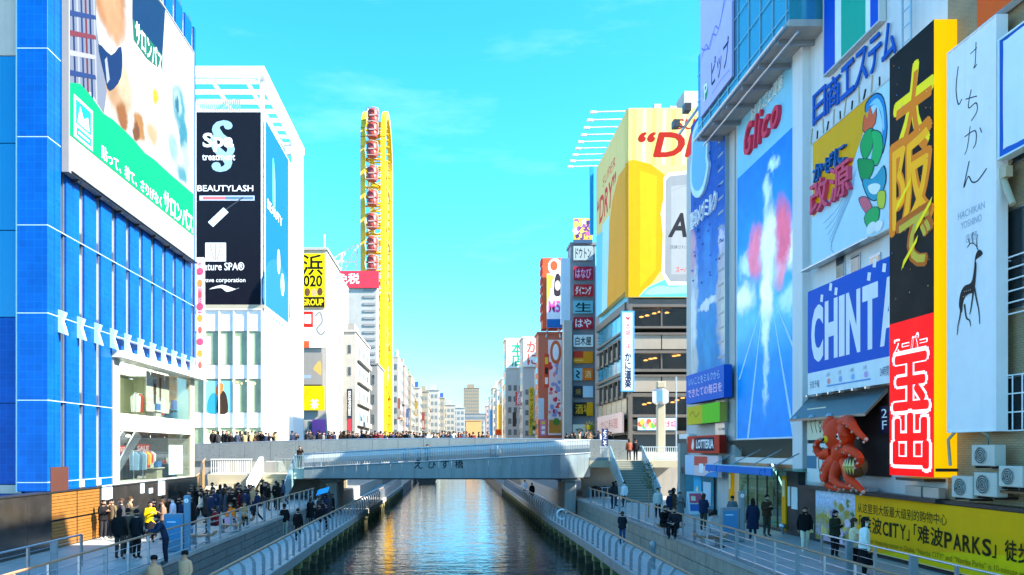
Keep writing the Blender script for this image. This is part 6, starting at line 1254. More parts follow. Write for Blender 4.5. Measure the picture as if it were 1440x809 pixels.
# ================================================================== dairy billboard building
mb_ = thing('dairy_building', 'grey corner building with the blue dairy billboard and burger shop', 'building', (22, 49, 0))
bx('wall', XR, 40, 46.22, 52.6, .001, 23.4, m_gwall, mb_); bx('steel_edge', XR - .3, XR - .003, 44.4, 46.0, 4.6, 23.2, m_steel, mb_)
for k in range(22): bxs('edge_rung', XR - .34, XR - .31, 44.5, 45.4, 5 + k * .83, 5.12 + k * .83, m_grey, mb_)
s = Sign('dairy_billboard', 'blue dairy billboard with pale snow emblem and white splash', 'billboard', ('X', XR - .32), 971.5, 178, 536, 1019.5, .3, P('0a58b4'), P('8fa8b8'))
for k in range(70): s.rect(*(lambda a, c: (a, c, a + .05, c + .006))(rnd.uniform(.02, .92), rnd.uniform(.35, .98)), P(rnd.choice(['0a44a0', '2a78d8'])))
picture('milk_print', s, [(0, '1a8cc4'), (.2, '2a94d0'), (.3, '4a98d8'), (.45, '2878cc'), (.62, '0c58b8'), (1, '0a50ac')],
        [(.04, .30, .22, .30, 'c8ccd4', .4), (.02, .50, .18, .12, 'dca4b8', .5), (.06, .22, .14, .16, 'e8e8e6', .5), (.10, .06, .18, .10, 'd0ccc6', .5), (.95, .26, .22, .26, 'cbbfc6', .4), (.98, .20, .14, .18, 'ddd4c4', .5), (.52, .265, .34, .022, 'ecebe6', .4), (.52, .10, .16, .11, '2aa0d4', .6), (.5, .46, .16, .14, '3f90da', .7), (.90, .46, .12, .06, 'd8cce4', .6)], warp=.12, wscale=10)
s.fpts([(.10, .73), (.05, .80), (.10, .88), (.12, .95), (.30, .975), (.52, .95), (.60, .88), (.58, .80), (.62, .76), (.48, .69), (.28, .685)], 'emblem_rim', P('cfeafa'), .10, smooth=3); s.fpts([(.14, .75), (.11, .81), (.15, .88), (.18, .93), (.30, .95), (.48, .93), (.54, .87), (.53, .80), (.55, .76), (.44, .715), (.29, .71)], 'emblem', P('74bcea'), .12, smooth=3)
for k in range(6): a_ = k * math.pi / 3; s.stroke([(.33, .83), (.33 + .14 * math.cos(a_), .83 + .07 * math.sin(a_))], .12, P('a8dcf6'), k=2)
s.text('雪印メグミルク', .02, .585, .82, .65, wht, bold=.02, ext=.05, slope=.0)
bx('top_pipe', XR - .6, XR - .45, 45, 52.4, s.fr.o.z + s.Hh + .2, s.fr.o.z + s.Hh + .3, m_steel, s.ob)
for k in range(2): bxs('flood_lamp', XR - 1.3, XR - .9, 51.0 - k * 2.4, 51.6 - k * 2.4, s.fr.o.z + s.Hh + .2, s.fr.o.z + s.Hh + .65, m_dark, s.ob); 
MB().tube([(XR - 1.1, 51.3, s.fr.o.z + s.Hh + .3), (XR - .5, 51.3, s.fr.o.z + s.Hh + .25)], .05, m_dark, 5).build('lamp_arm', s.ob)
s = Sign('blue_strip_sign', 'blue strip sign with small white and pink lettering under the dairy billboard', 'sign', ('X', 15.0), 965, 529, 569, 1018, .45, P('1666c8'), P('0f50a8')); s.text('いいことをミルクから', .08, .62, .9, .88, P('b8dcf4')); s.text('できたての毎日を', .05, .2, .95, .5, P('f4c8e0'), bold=.02)
s = Sign('green_shop_sign', 'yellow and bright green sign box above the burger sign', 'sign', ('X', 15.1), 966, 573, 598, 1012, .4, P('6cd020'), P('a8a040')); s.rect(0, 0, .5, 1, P('d8c018')); s.stroke([(.1, .5), (.2, .7), (.3, .4), (.42, .6)], .12, P('b89a10'))
s = Sign('burger_sign', 'red LOTTERIA burger shop sign', 'sign', ('X', 15.0), 966.5, 614, 637, 1011.5, .4, P('d8341c'), P('8a1c10')); s.rect(.26, .12, .86, .9, P('1c2238')); s.text('LOTTERIA', .30, .26, .84, .78, wht, bold=.03); s.fpts([(.14, .3), (.2, .2), (.24, .5), (.2, .85), (.16, .6)], 'flame', P('f8e8d8'), smooth=3)
s = Sign('burger_poster', 'pink and white picture poster below the red burger sign', 'poster', ('X', 15.05), 963.5, 640, 667, 1010, .2, P('e8c8c8')); s.rect(0, 0, .3, 1, P('b8cce4')); s.rect(.3, .5, .7, .95, P('e05a48')); s.ell(.75, .35, .3, .3, wht); s.ell(.75, .35, .18, .18, P('30384a')); s.rect(.45, .15, .58, .6, P('f4f0ee')); s.fpts([(.6, 0), (1, 0), (1, .3), (.75, .2)], 'print', P('3a8ac8'))
sf = thing('burger_shopfront', 'blue tinted shop front with posters below the burger poster', 'shopfront', (15.6, 49, 0))
bx('glass', 15.6, 15.63, 46.6, 52.3, .3, 2.3, m_bglass, sf); bx('plinth', 15.55, XR - .002, 46.5, 52.4, .001, .29, m_dark, sf); bx('header', 15.4, XR - .002, 46.5, 52.4, 2.31, 2.7, m_dark, sf); bx('ice_poster', 15.57, 15.595, 48.8, 50.3, .6, 2.28, P('3ab0e0'), sf); bx('white_poster', 15.57, 15.595, 47.0, 48.4, .5, 1.9, P('c0d4e0'), sf); b = MB(); b.ball((15.55, 49.5, 1.1), .02, .3, .5, P('e8e0a0'), 8, 6); b.build('ice_cone_print', sf)
bx('pier', 15.3, XR - .002, 52.41, 52.95, .001, 4.3, m_conc2, sf)
bx('white_ledge', 15.3, XR - .002, 50.5, 52.6, 4.6, 4.9, m_white, sf)

# ================================================================== street furniture
def info_post(x, y, lab, mc, tall=True):
    p = onZ(x, y, 0); r = thing('information_post', lab, 'sign post', p)
    bx('body', p.x - .42, p.x + .32, p.y - .12, p.y + .12, .001, 1.45, mc, r, bev=.03); bx('panel', p.x - .34, p.x + .24, p.y - .135, p.y - .122, .45, 1.32, P('4a88b4'), r)
    bx('mast', p.x + .325, p.x + .56, p.y - .1, p.y + .1, .001, 2.15, mc, r, bev=.04); b = MB(); b.add([(p.x + .44 + .085 * math.cos(a * .524), p.y - .106, 1.95 + .085 * math.sin(a * .524)) for a in range(12)], [list(range(12))], wht); b.build('round_emblem', r)
    bx('emblem_bar', p.x + .43, p.x + .45, p.y - .112, p.y - .108, 1.90, 1.99, P('30648a'), r); bx('print_line', p.x - .28, p.x + .05, p.y - .142, p.y - .137, 1.12, 1.17, P('bfe0f0'), r)
info_post(247, 776, 'blue information post standing among the crowd', mat('info_blue', (.10, .22, .33), .45, var=.08)); info_post(1028, 762, 'grey information post with a round emblem by the green glass entrance', mat('info_grey', (.22, .25, .27), .45, var=.08))
def bench(x, y, lab):
    p = onZ(x, y, 0); r = thing('boat_bench', lab, 'bench', p, group='boat shaped promenade benches')
    prof = [(-.62, .46), (-.5, .34), (0, .29), (.5, .34), (.62, .46)]
    b = MB(); pts = [(p.x + a, p.y - .25, z) for a, z in prof] + [(p.x + a, p.y - .25, z + .08) for a, z in prof[::-1]]; b.prism(pts, (0, .5, 0), m_wood); b.build('seat', r)
    for q in (-.3, .3): bx('leg', p.x + q - .04, p.x + q + .04, p.y - .2, p.y + .2, .001, .33, m_grey, r)
    MB().tube([(p.x - .55, p.y - .2, .4), (p.x - .3, p.y - .2, .72), (p.x + .3, p.y - .2, .72), (p.x + .55, p.y - .2, .4)], .02, m_steel, 5).build('hoop', r)
bench(282, 765, 'boat shaped bench closest to the blue information post'); bench(322, 749, 'boat shaped bench beside the person in red'); bench(340, 741, 'boat shaped bench close to the cream staircase'); bench(998, 768, 'bench under the seated person in light grey'); bench(942, 752, 'bench under the two seated people in dark clothes')
def aframe(x, y, w_, h_, lab, c1, c2):
    p = onZ(x, y, 0); r = thing('a_frame_sign', lab, 'sign', p)
    for q, nm in ((-1, 'front_board'), (1, 'back_board')):
        b = MB(); b.prism([(p.x - w_ / 2, p.y + q * .35, .001), (p.x + w_ / 2, p.y + q * .35, .001), (p.x + w_ / 2, p.y + q * .04, h_), (p.x - w_ / 2, p.y + q * .04, h_)], (0, .03, 0), P('dfe6ea')); b.build(nm, r)
    def pt(a, c, e=.012): t_ = c; return (p.x + (a - .5) * w_, p.y - .35 + .31 * t_ - e, h_ * t_ + .001)
    for (a0, c0, a1, c1_, cc) in ((.1, .5, .9, .92, c1), (.1, .15, .9, .45, c2), (.2, .6, .5, .8, 'f4e8c8')):
        b = MB(); e = .012 if cc != 'f4e8c8' else .018; b.add([pt(a0, c0, e), pt(a1, c0, e), pt(a1, c1_, e), pt(a0, c1_, e)], [(0, 1, 2, 3)], P(cc)); b.build('print', r)
aframe(963, 713, 1.0, 1.6, 'white and red A-frame menu board by the burger shop', 'c83a3a', 'e8ecf0'); aframe(977, 723, .9, 1.35, 'pink and blue A-frame board standing in front of the other', 'd8607a', '4a70b8')
# slim trees in planters
def leaf_mesh(n, rx, rz, seed, m):
    r_ = random.Random(seed); b = MB()
    for i in range(n):
        a = r_.uniform(0, 6.28); d = r_.random() ** .5; z = r_.uniform(-1, 1); k = math.sqrt(max(0, 1 - z * z)) * d; c = Vector((rx * k * math.cos(a) + r_.gauss(0, .05), rx * k * math.sin(a) + r_.gauss(0, .05), rz * z))
        u = Vector((r_.gauss(0, 1), r_.gauss(0, 1), r_.gauss(0, .6))).normalized() * r_.uniform(.05, .09); v = u.cross(Vector((r_.gauss(0, 1), r_.gauss(0, 1), r_.gauss(0, 1)))).normalized() * .03
        b.add([c - u, c + v, c + u, c - v], [(0, 1, 2, 3)], m)
    return b
m_leaf = mat('leaf_green', (.07, .12, .03), .6, var=.3, scale=6)
for (x, y, h_, rx, lab) in ((912, 728, 3.1, .42, 'slim young tree in front of the grey staircase'), (1010, 706, 2.9, .5, 'scraggy small tree beside the burger shop front')):
    p = onZ(x, y, 0); r = thing('young_tree', lab, 'tree', p); MB().tube([(p.x, p.y, 0), (p.x + .03, p.y, h_ * .5), (p.x - .02, p.y, h_ * .95)], [.05, .035, .015], m_wood, 6).build('trunk', r)
    for k in range(4): a = k * 1.7; MB().tube([(p.x, p.y, h_ * (.55 + .08 * k)), (p.x + .3 * math.cos(a), p.y + .3 * math.sin(a), h_ * (.7 + .06 * k))], [.02, .008], m_wood, 5).build('branch', r)
    b = leaf_mesh(260, rx, h_ * .24, int(x), m_leaf); b.v = [v + Vector((p.x, p.y, h_ * .78)) for v in b.v]; b.build('crown', r)
# life ring and its post, lower walkway
for (x, y, lab) in ((790, 739, 'white life ring hanging on the waterside railing'), ):
    p = onZ(x, y, -1.2); b = MB(); b.tube([(p.x + .32 * math.cos(a * .3927), p.y, p.z + .75 + .32 * math.sin(a * .3927)) for a in range(17)], .07, wht, 6, caps=False); r = b.build('life_ring', label=lab, cat='life ring')
for (x, y, lab) in ((911, 806, 'grey bollard lamp beside the lower walkway railing'),):
    p = onZ(x, 800, -1.2); r = thing('bollard_lamp', lab, 'lamp', (8.6, p.y, -1.2)); b = MB(); b.lathe((8.6, p.y, -1.2), [(.10, 0), (.10, .85), (.14, .9), (.14, 1.1), (.05, 1.2)], m_grey, 10); b.build('column', r)
# blue tarpaulin heap under the bridge
hp = thing('tarpaulin_heap', 'heap of dark covers with a bright blue sheet under the bridge', 'goods', (-9.3, 57.5, -1.2)); b = MB(); b.lathe((-9.35, 58.2, -1.2), [(.5, 0), (.55, .8), (.5, 1.6), (.3, 2.0), (.05, 2.1)], m_black, 9, 1.0, 1.6); b.build('covers', hp)
b = MB(); b.prism([(-9.8, 56.6, .55), (-8.95, 56.6, .80), (-8.9, 57.1, 1.15), (-9.75, 57.1, .9)], (0, .03, .03), P('3ab4f0')); b.build('blue_sheet', hp)

# ================================================================== people
m_skin = mat('skin', (.52, .31, .22), .55, var=.06); m_hairk = mat('black_hair', (.012, .010, .009), .8, var=.2, spec=.15); m_hairb = mat('brown_hair', (.06, .03, .014), .8, var=.2, spec=.15); m_shoe = mat('dark_shoes', (.03, .03, .03), .5); m_shoew = mat('white_shoes', (.6, .6, .58), .5)
def pose_points(kind):
    J = dict(pel=(0, 0, .92), sp=(0, .01, 1.10), ch=(0, 0, 1.29), nk=(0, -.005, 1.44), hb=(0, -.02, 1.52), hm=(0, -.025, 1.60), ht=(0, -.01, 1.675))
    for s, q in ((-1, 'l'), (1, 'r')):
        J.update({q + 'sh': (s * .17, 0, 1.385), q + 'el': (s * .235, .03, 1.12), q + 'wr': (s * .24, -.05, .89), q + 'hip': (s * .09, 0, .86), q + 'kn': (s * .095, -.02, .48), q + 'an': (s * .10, .02, .09), q + 'to': (s * .11, -.15, .03)})
    if kind == 'phone':
        for s, q in ((-1, 'l'), (1, 'r')): J[q + 'el'] = (s * .22, -.02, 1.11); J[q + 'wr'] = (s * .09, -.26, 1.22)
        J['hm'] = (0, -.05, 1.59); J['ht'] = (0, -.05, 1.67)
    if kind == 'photo':
        for s, q in ((-1, 'l'), (1, 'r')): J[q + 'el'] = (s * .26, -.16, 1.24); J[q + 'wr'] = (s * .10, -.30, 1.47)
    if kind == 'walk':
        J.update(lkn=(-.09, -.20, .50), lan=(-.10, -.28, .10), lto=(-.10, -.46, .08), rkn=(.09, .06, .47), ran=(.10, .36, .16), rto=(.10, .26, .03), lel=(-.235, .10, 1.13), lwr=(-.235, .12, .90), rel=(.235, -.02, 1.12), rwr=(.23, -.20, .94))
    if kind == 'lean':
        J.update(sp=(0, -.06, 1.08), ch=(0, -.16, 1.24), nk=(0, -.22, 1.36), hb=(0, -.27, 1.42), hm=(0, -.31, 1.49), ht=(0, -.31, 1.57))
        for s, q in ((-1, 'l'), (1, 'r')): J[q + 'sh'] = (s * .17, -.18, 1.32); J[q + 'el'] = (s * .24, -.30, 1.10); J[q + 'wr'] = (s * .12, -.48, 1.12)
    if kind == 'sit':
        J.update(pel=(0, .06, .50), sp=(0, .04, .68), ch=(0, -.02, .87), nk=(0, -.06, 1.01), hb=(0, -.09, 1.08), hm=(0, -.12, 1.155), ht=(0, -.11, 1.23))
        for s, q in ((-1, 'l'), (1, 'r')): J.update({q + 'sh': (s * .17, -.03, .955), q + 'el': (s * .23, -.12, .72), q + 'wr': (s * .10, -.32, .66), q + 'hip': (s * .10, .02, .47), q + 'kn': (s * .13, -.42, .49), q + 'an': (s * .12, -.40, .09), q + 'to': (s * .13, -.56, .03)})
    return {k: Vector(v) for k, v in J.items()}
RAD = dict(pel=(.155, .115), sp=(.145, .11), ch=(.165, .12), nk=(.055, .055), hb=(.07, .08), hm=(.083, .10), ht=(.07, .08), sh=(.085, .085), el=(.062, .062), wr=(.045, .045), hip=(.105, .10), kn=(.072, .072), an=(.05, .05), to=(.042, .032))
def skin_body(kind):
    J = pose_points(kind); names_ = list(J); verts = [J[k] for k in names_]; rad = [RAD.get(k) or RAD[k[1:]] for k in names_]; ix = {k: i for i, k in enumerate(names_)}
    ed = [(ix[a], ix[b]) for a, b in (('pel', 'sp'), ('sp', 'ch'), ('ch', 'nk'), ('nk', 'hb'), ('hb', 'hm'), ('hm', 'ht'))]; seg = [('pel', 'sp', 1), ('sp', 'ch', 1), ('ch', 'nk', 1), ('nk', 'ht', 0)]
    for q in 'lr':
        s = -1 if q == 'l' else 1
        for a, b, m_ in (('ch', q + 'sh', 1), (q + 'sh', q + 'el', 1), (q + 'el', q + 'wr', 1), ('pel', q + 'hip', 2), (q + 'hip', q + 'kn', 2), (q + 'kn', q + 'an', 2), (q + 'an', q + 'to', 3)): ed.append((ix[a], ix[b])); seg.append((a, b, m_))
        w_ = J[q + 'wr']; d = (w_ - J[q + 'el']).normalized(); sd_ = Vector((0, 1, 0)) if abs(d.y) < .7 else Vector((1, 0, 0)); sd_ = (sd_ - d * sd_.dot(d)).normalized(); nn = d.cross(sd_)
        J[q + 'pm'] = w_ + d * .07; verts.append(J[q + 'pm']); rad.append((.034, .034)); ip = len(verts) - 1; ed.append((ix[q + 'wr'], ip)); seg.append((q + 'wr', q + 'pm', 0))
        for f, (off, ln, spread) in enumerate(((-.030, .065, -.02), (-.010, .075, -.006), (.010, .07, .006), (.028, .055, .02))):
            b0 = w_ + d * .10 + sd_ * off; b1 = b0 + d * ln * .6 + sd_ * spread * .4 - nn * .012 * s; b2 = b1 + d * ln * .4 - nn * .03 * s; base = len(verts); verts += [b0, b1, b2]; rad += [(.010, .010), (.009, .009), (.008, .008)]; ed += [(ip, base), (base, base + 1), (base + 1, base + 2)]
            J['%sf%d' % (q, f)] = b2; seg.append((q + 'pm', '%sf%d' % (q, f), 0))
        t0 = w_ + d * .045 - sd_ * .045; t1 = t0 + d * .045 - sd_ * .015; base = len(verts); verts += [t0, t1]; rad += [(.012, .012), (.010, .010)]; ed += [(ip, base), (base, base + 1)]; J[q + 'th'] = t1; seg.append((q + 'pm', q + 'th', 0))
    me = bpy.data.meshes.new('b'); me.from_pydata(verts, ed, []); o = bpy.data.objects.new('b', me); col.objects.link(o); md = o.modifiers.new('s', 'SKIN'); md.use_smooth_shade = True
    for i, v in enumerate(me.skin_vertices[0].data): v.radius = rad[i]; v.use_root = (i == 0)
    o.modifiers.new('u', 'SUBSURF').levels = 1; o.modifiers['u'].render_levels = 1
    return o, J, seg
BODY = {}; tmp = {k: skin_body(k) for k in ('stand', 'phone', 'photo', 'walk', 'lean', 'sit')}
bpy.context.view_layer.update(); dg = bpy.context.evaluated_depsgraph_get()
for k, (o, J, seg) in tmp.items():
    me = bpy.data.meshes.new_from_object(o.evaluated_get(dg)); me.name = 'person_' + k
    me.materials.clear()
    for m_ in (m_skin, m_grey, m_dark, m_shoe): me.materials.append(m_)
    for p in me.polygons:
        c = p.center; best = 9; mi = 1
        for a, b, m_ in seg:
            A, B_ = J[a], J[b]; d = B_ - A; t_ = max(0, min(1, (c - A).dot(d) / max(d.length_squared, 1e-9))); q = (c - (A + d * t_)).length - (.06 if m_ == 1 else 0)
            if q < best: best = q; mi = m_
        if mi == 1 and (c - J['nk']).length < .07 and c.z > J['nk'].z + .01: mi = 0
        p.material_index = mi; p.use_smooth = True
    # feet flat on the ground
    lo = min(v.co.z for v in me.vertices)
    for v in me.vertices: v.co.z -= lo
    BODY[k] = (me, J, lo); me_o = o.data; bpy.data.objects.remove(o); bpy.data.meshes.remove(me_o)
HAIR = {}; FACE = {}
def headc(k): J = BODY[k][1]; return (J['hb'] + J['hm'] + J['ht']) / 3 + Vector((0, 0, -BODY[k][2] + .012))
for k in BODY:
    c = headc(k)
    for st in ('short', 'long', 'cap'):
        b = MB(); n = 12; vs = []; rings = 7
        for i in range(rings + 1):
            t_ = i / rings * (1.75 if st == 'short' else 1.9)
            for j in range(n):
                a = 2 * math.pi * j / n; fr_ = max(0, -math.sin(a)); tt = min(t_, 1.15 + .75 * (1 - fr_)) if fr_ > .25 else t_
                vs.append(c + Vector((.098 * math.sin(tt) * math.cos(a), .016 + .118 * math.sin(tt) * math.sin(a), .012 + .128 * math.cos(tt))))
        fs = [(i * n + j, i * n + (j + 1) % n, (i + 1) * n + (j + 1) % n, (i + 1) * n + j) for i in range(rings) for j in range(n)]; b.add(vs, [f[::-1] for f in fs], m_hairk, True)
        if st == 'long': b.lathe(c + Vector((0, .055, -.30)), [(.05, 0), (.085, .08), (.095, .22), (.09, .33), (.05, .38)], m_hairk, 9, 1.05, .62)
        if st == 'cap': b.lathe(c + Vector((0, 0, .045)), [(.108, 0), (.112, .03), (.10, .08), (.06, .11), (.01, .12)], m_dark, 12, 1, 1.15); b.lathe(c + Vector((0, -.12, .045)), [(.08, 0), (.08, .012)], m_dark, 10, 1, .8)
        HAIR[k, st] = b.mesh('hair_' + st)
    b = MB(); b.lathe(c + Vector((0, -.108, -.035)), [(.018, 0), (.013, .03), (.006, .05)], m_skin, 6); 
    for s in (-1, 1): b.ball(c + Vector((s * .034, -.100, .012)), .014, .008, .007, m_dark, 6, 4); b.ball(c + Vector((s * .092, .005, -.005)), .012, .02, .032, m_skin, 6, 4); b.box(c.x + s * .034 - .018, c.x + s * .034 + .018, c.y - .106, c.y - .098, c.z + .030, c.z + .036, m_hairk)
    b.box(c.x - .022, c.x + .022, c.y - .103, c.y - .092, c.z - .066, c.z - .058, mat('lips', (.38, .14, .11), .5)); FACE[k] = b.mesh('face')
COAT = {}
def coat_mesh(kind, ln):
    J, lo = BODY[kind][1], BODY[kind][2]; cx = lambda z: 0; b = MB(); n = 12; vs = []
    base = [(1.425, .085, .08), (1.40, .15, .105), (1.35, .205, .135), (1.2, .21, .145), (1.0, .205, .15), (.85, .225, .165), (.6, .25, .185), (.45, .26, .20)]
    rg = [r_ for r_ in base if r_[0] >= ln]
    for z, rx, ry in rg:
        for j in range(n): a = 2 * math.pi * j / n; w_ = 1 + .05 * math.sin(3 * a + z * 4) * (1.4 - z); vs.append(Vector((rx * w_ * math.cos(a), ry * w_ * math.sin(a) + .005, z - lo)))
    b.add(vs, [(i * n + j, (i + 1) * n + j, (i + 1) * n + (j + 1) % n, i * n + (j + 1) % n)[::1] for i in range(len(rg) - 1) for j in range(n)], m_dark, True)
    k = len(rg); b.add([Vector((v.x * .96, v.y * .96, v.z)) for v in vs], [(i * n + j, i * n + (j + 1) % n, (i + 1) * n + (j + 1) % n, (i + 1) * n + j) for i in range(k - 1) for j in range(n)], m_dark, True)
    return b.mesh('coat')
for k in ('stand', 'phone', 'photo', 'walk'):
    COAT[k, 'long'] = coat_mesh(k, .45); COAT[k, 'short'] = coat_mesh(k, .84)
def skirt_mesh(k):
    b = MB(); lo = BODY[k][2]; b.lathe((0, 0, -lo), [(.16, 1.0), (.19, .86), (.22, .6), (.27, .38)], m_dark, 12, 1, .85); return b.mesh('skirt')
SKIRT = {k: skirt_mesh(k) for k in ('stand', 'phone', 'walk', 'photo')}
def setm(o, i, m_): o.material_slots[i].link = 'OBJECT'; o.material_slots[i].material = m_
def C(h): return P(h, rough=.8, var=.12, scale=8)
def person(loc, rz, kind, top, leg, label, hair='short', hc=None, coat=None, skirt=None, scale=1.0, group=None, shoe=None, capc=None):
    r = thing('person', label, 'person', loc, group, rz); r.scale = (scale,) * 3
    body = put('body', BODY[kind][0], (0, 0, .002), r, local=True); setm(body, 1, C(top)); setm(body, 2, C(leg))
    if shoe: setm(body, 3, shoe)
    h_ = put('hair', HAIR[kind, hair], (0, 0, .002), r, local=True)
    if hc: setm(h_, 0, hc)
    if capc and hair == 'cap': setm(h_, 1, C(capc))
    put('face', FACE[kind], (0, 0, .002), r, local=True)
    if coat and (kind, coat) in COAT: c_ = put('coat', COAT[kind, coat], (0, 0, .002), r, local=True); setm(c_, 0, C(top))
    if skirt and kind in SKIRT: k_ = put('skirt', SKIRT[kind], (0, 0, .002), r, local=True); setm(k_, 0, C(skirt))
    return r
def pz(x, y, z=0): return onZ(x, y, z)
k_, b_h = m_hairk, m_hairb
bk, gy, nvy = '17171a', '4a4d52', '1e2a44'
# promenade by the granite wall
person(pz(145, 759), R(60), 'phone', bk, '2a2a2e', 'person in black with white bag strap by the granite wall', 'long', coat='short', shoe=m_shoew)
person(pz(158, 757), R(-30), 'stand', '6a5a44', '24262a', 'person in olive brown half hidden by the granite wall', 'short', coat='short')
person(pz(171, 756), R(-60), 'stand', '3a3a40', '24262a', 'person in dark grey with brown hair close to the granite wall', 'short', hc=b_h, coat='short')
person(pz(168, 787), R(175), 'stand', '141416', '3a3632', 'person in hooded black jacket and brown grey trousers, back turned', 'long', coat='short', scale=1.04)
person(pz(180, 781), R(200), 'stand', '4a4238', '26262a', 'person in dull brown coat between the two people in black', 'short', coat='long')
person(pz(192, 786), R(160), 'stand', '16181c', '141416', 'person in black jacket with pale blue hem, back turned', 'short', coat='short', scale=1.02)
person(pz(211, 763), R(40), 'phone', 'e8b400', '141414', 'person in bright yellow jacket and long black skirt', 'long', coat='short', skirt='141418')
person(pz(217, 757), R(-40), 'stand', '1a1a1e', '1a1a1e', 'person in black right behind the yellow jacket', 'long', coat='short')
person(pz(229, 759), R(-70), 'phone', '8a6a58', '2a2a2e', 'person in pinkish brown coat beside the yellow jacket', 'short', hc=b_h, coat='short')
person(pz(233, 794), R(-60), 'lean', '1c2c44', '1a2030', 'person in navy padded jacket leaning at the promenade railing', 'short', scale=1.05)
person(pz(243, 752), R(-80), 'stand', 'e0d8e4', '1a1a1e', 'person in pale lilac top behind the blue information post', 'short', coat='short')
person(pz(251, 750), R(80), 'stand', '17171a', '1a1a1e', 'person in black behind the blue information post', 'short', coat='short')
person(pz(270, 752), R(-70), 'stand', '151517', '5a86b0', 'person in long black coat and light jeans near the blue post', 'long', coat='long', scale=1.05)
person(pz(283, 735), R(-60), 'walk', 'cfccc4', '1a2228', 'person in white jacket and dark striped trousers', 'short', coat='short')
person(pz(299, 716), R(-50), 'phone', '4a4c54', '3a3c44', 'person in grey suit looking at a phone by the cream ramp', 'short', coat='short')
person(pz(304, 751), R(-90), 'sit', '8a1c22', '3a1a1e', 'person in dark red tracksuit seated on a bench', 'short')
person(pz(318, 724), R(-30), 'stand', '17171a', '2a3040', 'person in black holding a blue bag near the cream ramp', 'short', coat='short')
person(pz(331, 719), R(150), 'stand', 'a87a3a', '3a3430', 'person with blond hair and ochre coat before the cream steps', 'long', hc=mat('blond_hair', (.38, .2, .07), .5), coat='short')
person(pz(338, 723), R(20), 'stand', '1a1a1e', '2a2a30', 'person in black behind the orange jacket', 'short', coat='short')
person(pz(346, 727), R(-20), 'phone', 'b08a60', '4a3a30', 'person in tan jacket among the seated group', 'short', coat='short')
person(pz(353, 722), R(10), 'stand', '202024', '202024', 'person in black nearest the foot of the cream staircase', 'long', coat='short')
person(pz(327, 743), R(-40), 'sit', 'e07818', '2a2a30', 'seated person in orange jacket', 'long', hc=b_h)
person(pz(343, 741), R(30), 'sit', 'c49a6a', '3a2e28', 'seated person in beige coat with pink bag', 'long', hc=b_h)
person(pz(376, 716), R(-20), 'photo', '1a1a1e', '3a4a60', 'person with brown hair taking a picture at the stair guard', 'long', hc=b_h, coat='short')
person(pz(388, 715), R(160), 'stand', '141418', '2a3444', 'person in black back turned at the stair guard', 'short', coat='short', scale=1.05)
# lower walkway by the water
person(pz(400, 754, -1.2), R(200), 'stand', '161618', 'a8a48e', 'person in black hoodie and beige trousers with a white bag', 'cap', coat='short', scale=1.08, capc='17171a')
person(pz(419, 761, -1.2), R(170), 'stand', '151517', '1c1c20', 'person in black beside the beige trousers on the walkway', 'short', coat='short', scale=1.05)
person(pz(450, 748, -1.2), R(-70), 'photo', '17171a', '202024', 'person in black photographing on the walkway beneath the bridge', 'short', coat='short')
person(pz(459, 746, -1.2), R(-90), 'photo', '2a2030', '202024', 'person with purple bag photographing on the walkway', 'short', coat='short')
person(pz(436, 728, -1.2), R(100), 'stand', '101012', '101012', 'person in black in the shade by the blue sheet', 'short', coat='long')
person(pz(447, 726, -1.2), R(140), 'stand', '141416', '101012', 'person in black in the shade right under the footbridge', 'cap', coat='short', capc='17171a')
person((-9.35, 24.6, -1.2), R(5), 'walk', 'd49a74', '2a2c34', 'person in tan coat and black cap on the walkway, lower in the picture', 'cap', coat='short', scale=1.02, capc='141416')
person((-8.72, 25.6, -1.2), R(-12), 'walk', 'daa27c', '2a2c34', 'person in tan jacket with dark cap on the walkway, taller of the two', 'cap', coat='short', scale=1.03, capc='1a1618')
person(pz(875, 766, -1.2), R(150), 'phone', '20242c', '2a4a78', 'person in dark jacket and blue jeans on the lower walkway', 'short', hc=b_h, coat='short', scale=1.03)
person(pz(748, 703, -1.2), R(180), 'walk', '121214', '121214', 'person in black walking away on the walkway below the bridge', 'short', coat='long')
person(pz(738, 697, -1.2), R(180), 'walk', 'c8ccd4', '3a4254', 'person in white further along the walkway below the bridge', 'short', coat='short')
# promenade with the octopus
person(pz(1132, 776), R(-20), 'walk', '141416', 'd8d2b8', 'person in open black coat and cream trousers striding past the notice boards', 'long', hc=b_h, coat='short', shoe=m_shoew)
person(pz(1174, 786), R(20), 'phone', '2c3024', '1c1c20', 'person in dark olive coat in front of the flower picture', 'long', coat='short')
person(pz(1201, 806), R(70), 'photo', 'e0c8a0', '16161a', 'person in cream fleece raising a phone by the yellow banner', 'long', hc=b_h, coat='short', skirt='17171a', shoe=m_shoew)
person(pz(1216, 812), R(70), 'stand', 'e8e8e0', '121214', 'person in white jacket and long black skirt by the yellow banner', 'long', coat='short', skirt='131316', scale=1.06)
person(pz(997, 769), R(70), 'sit', 'b4bac0', '8a8e94', 'person in light grey hoodie and trousers seated by the railing', 'short', scale=1.08)
person(pz(934, 754), R(20), 'sit', '16161a', '141416', 'seated person in black, one of two on the bench', 'short', hc=b_h, scale=1.08); person(pz(949, 757), R(-30), 'sit', '26262c', '1a1a1e', 'seated person in charcoal with brown hair, other one on the bench', 'short', hc=b_h, scale=1.08)
person((14.2, 62.6, LZ), R(190), 'stand', '8a4a38', '2a2a30', 'person in rust coat at the top of the grey staircase', 'long', hc=b_h, coat='short'); person((14.75, 62.7, LZ), R(170), 'stand', '1c1c24', '16161a', 'person in black at the top of the grey staircase', 'short', coat='short')
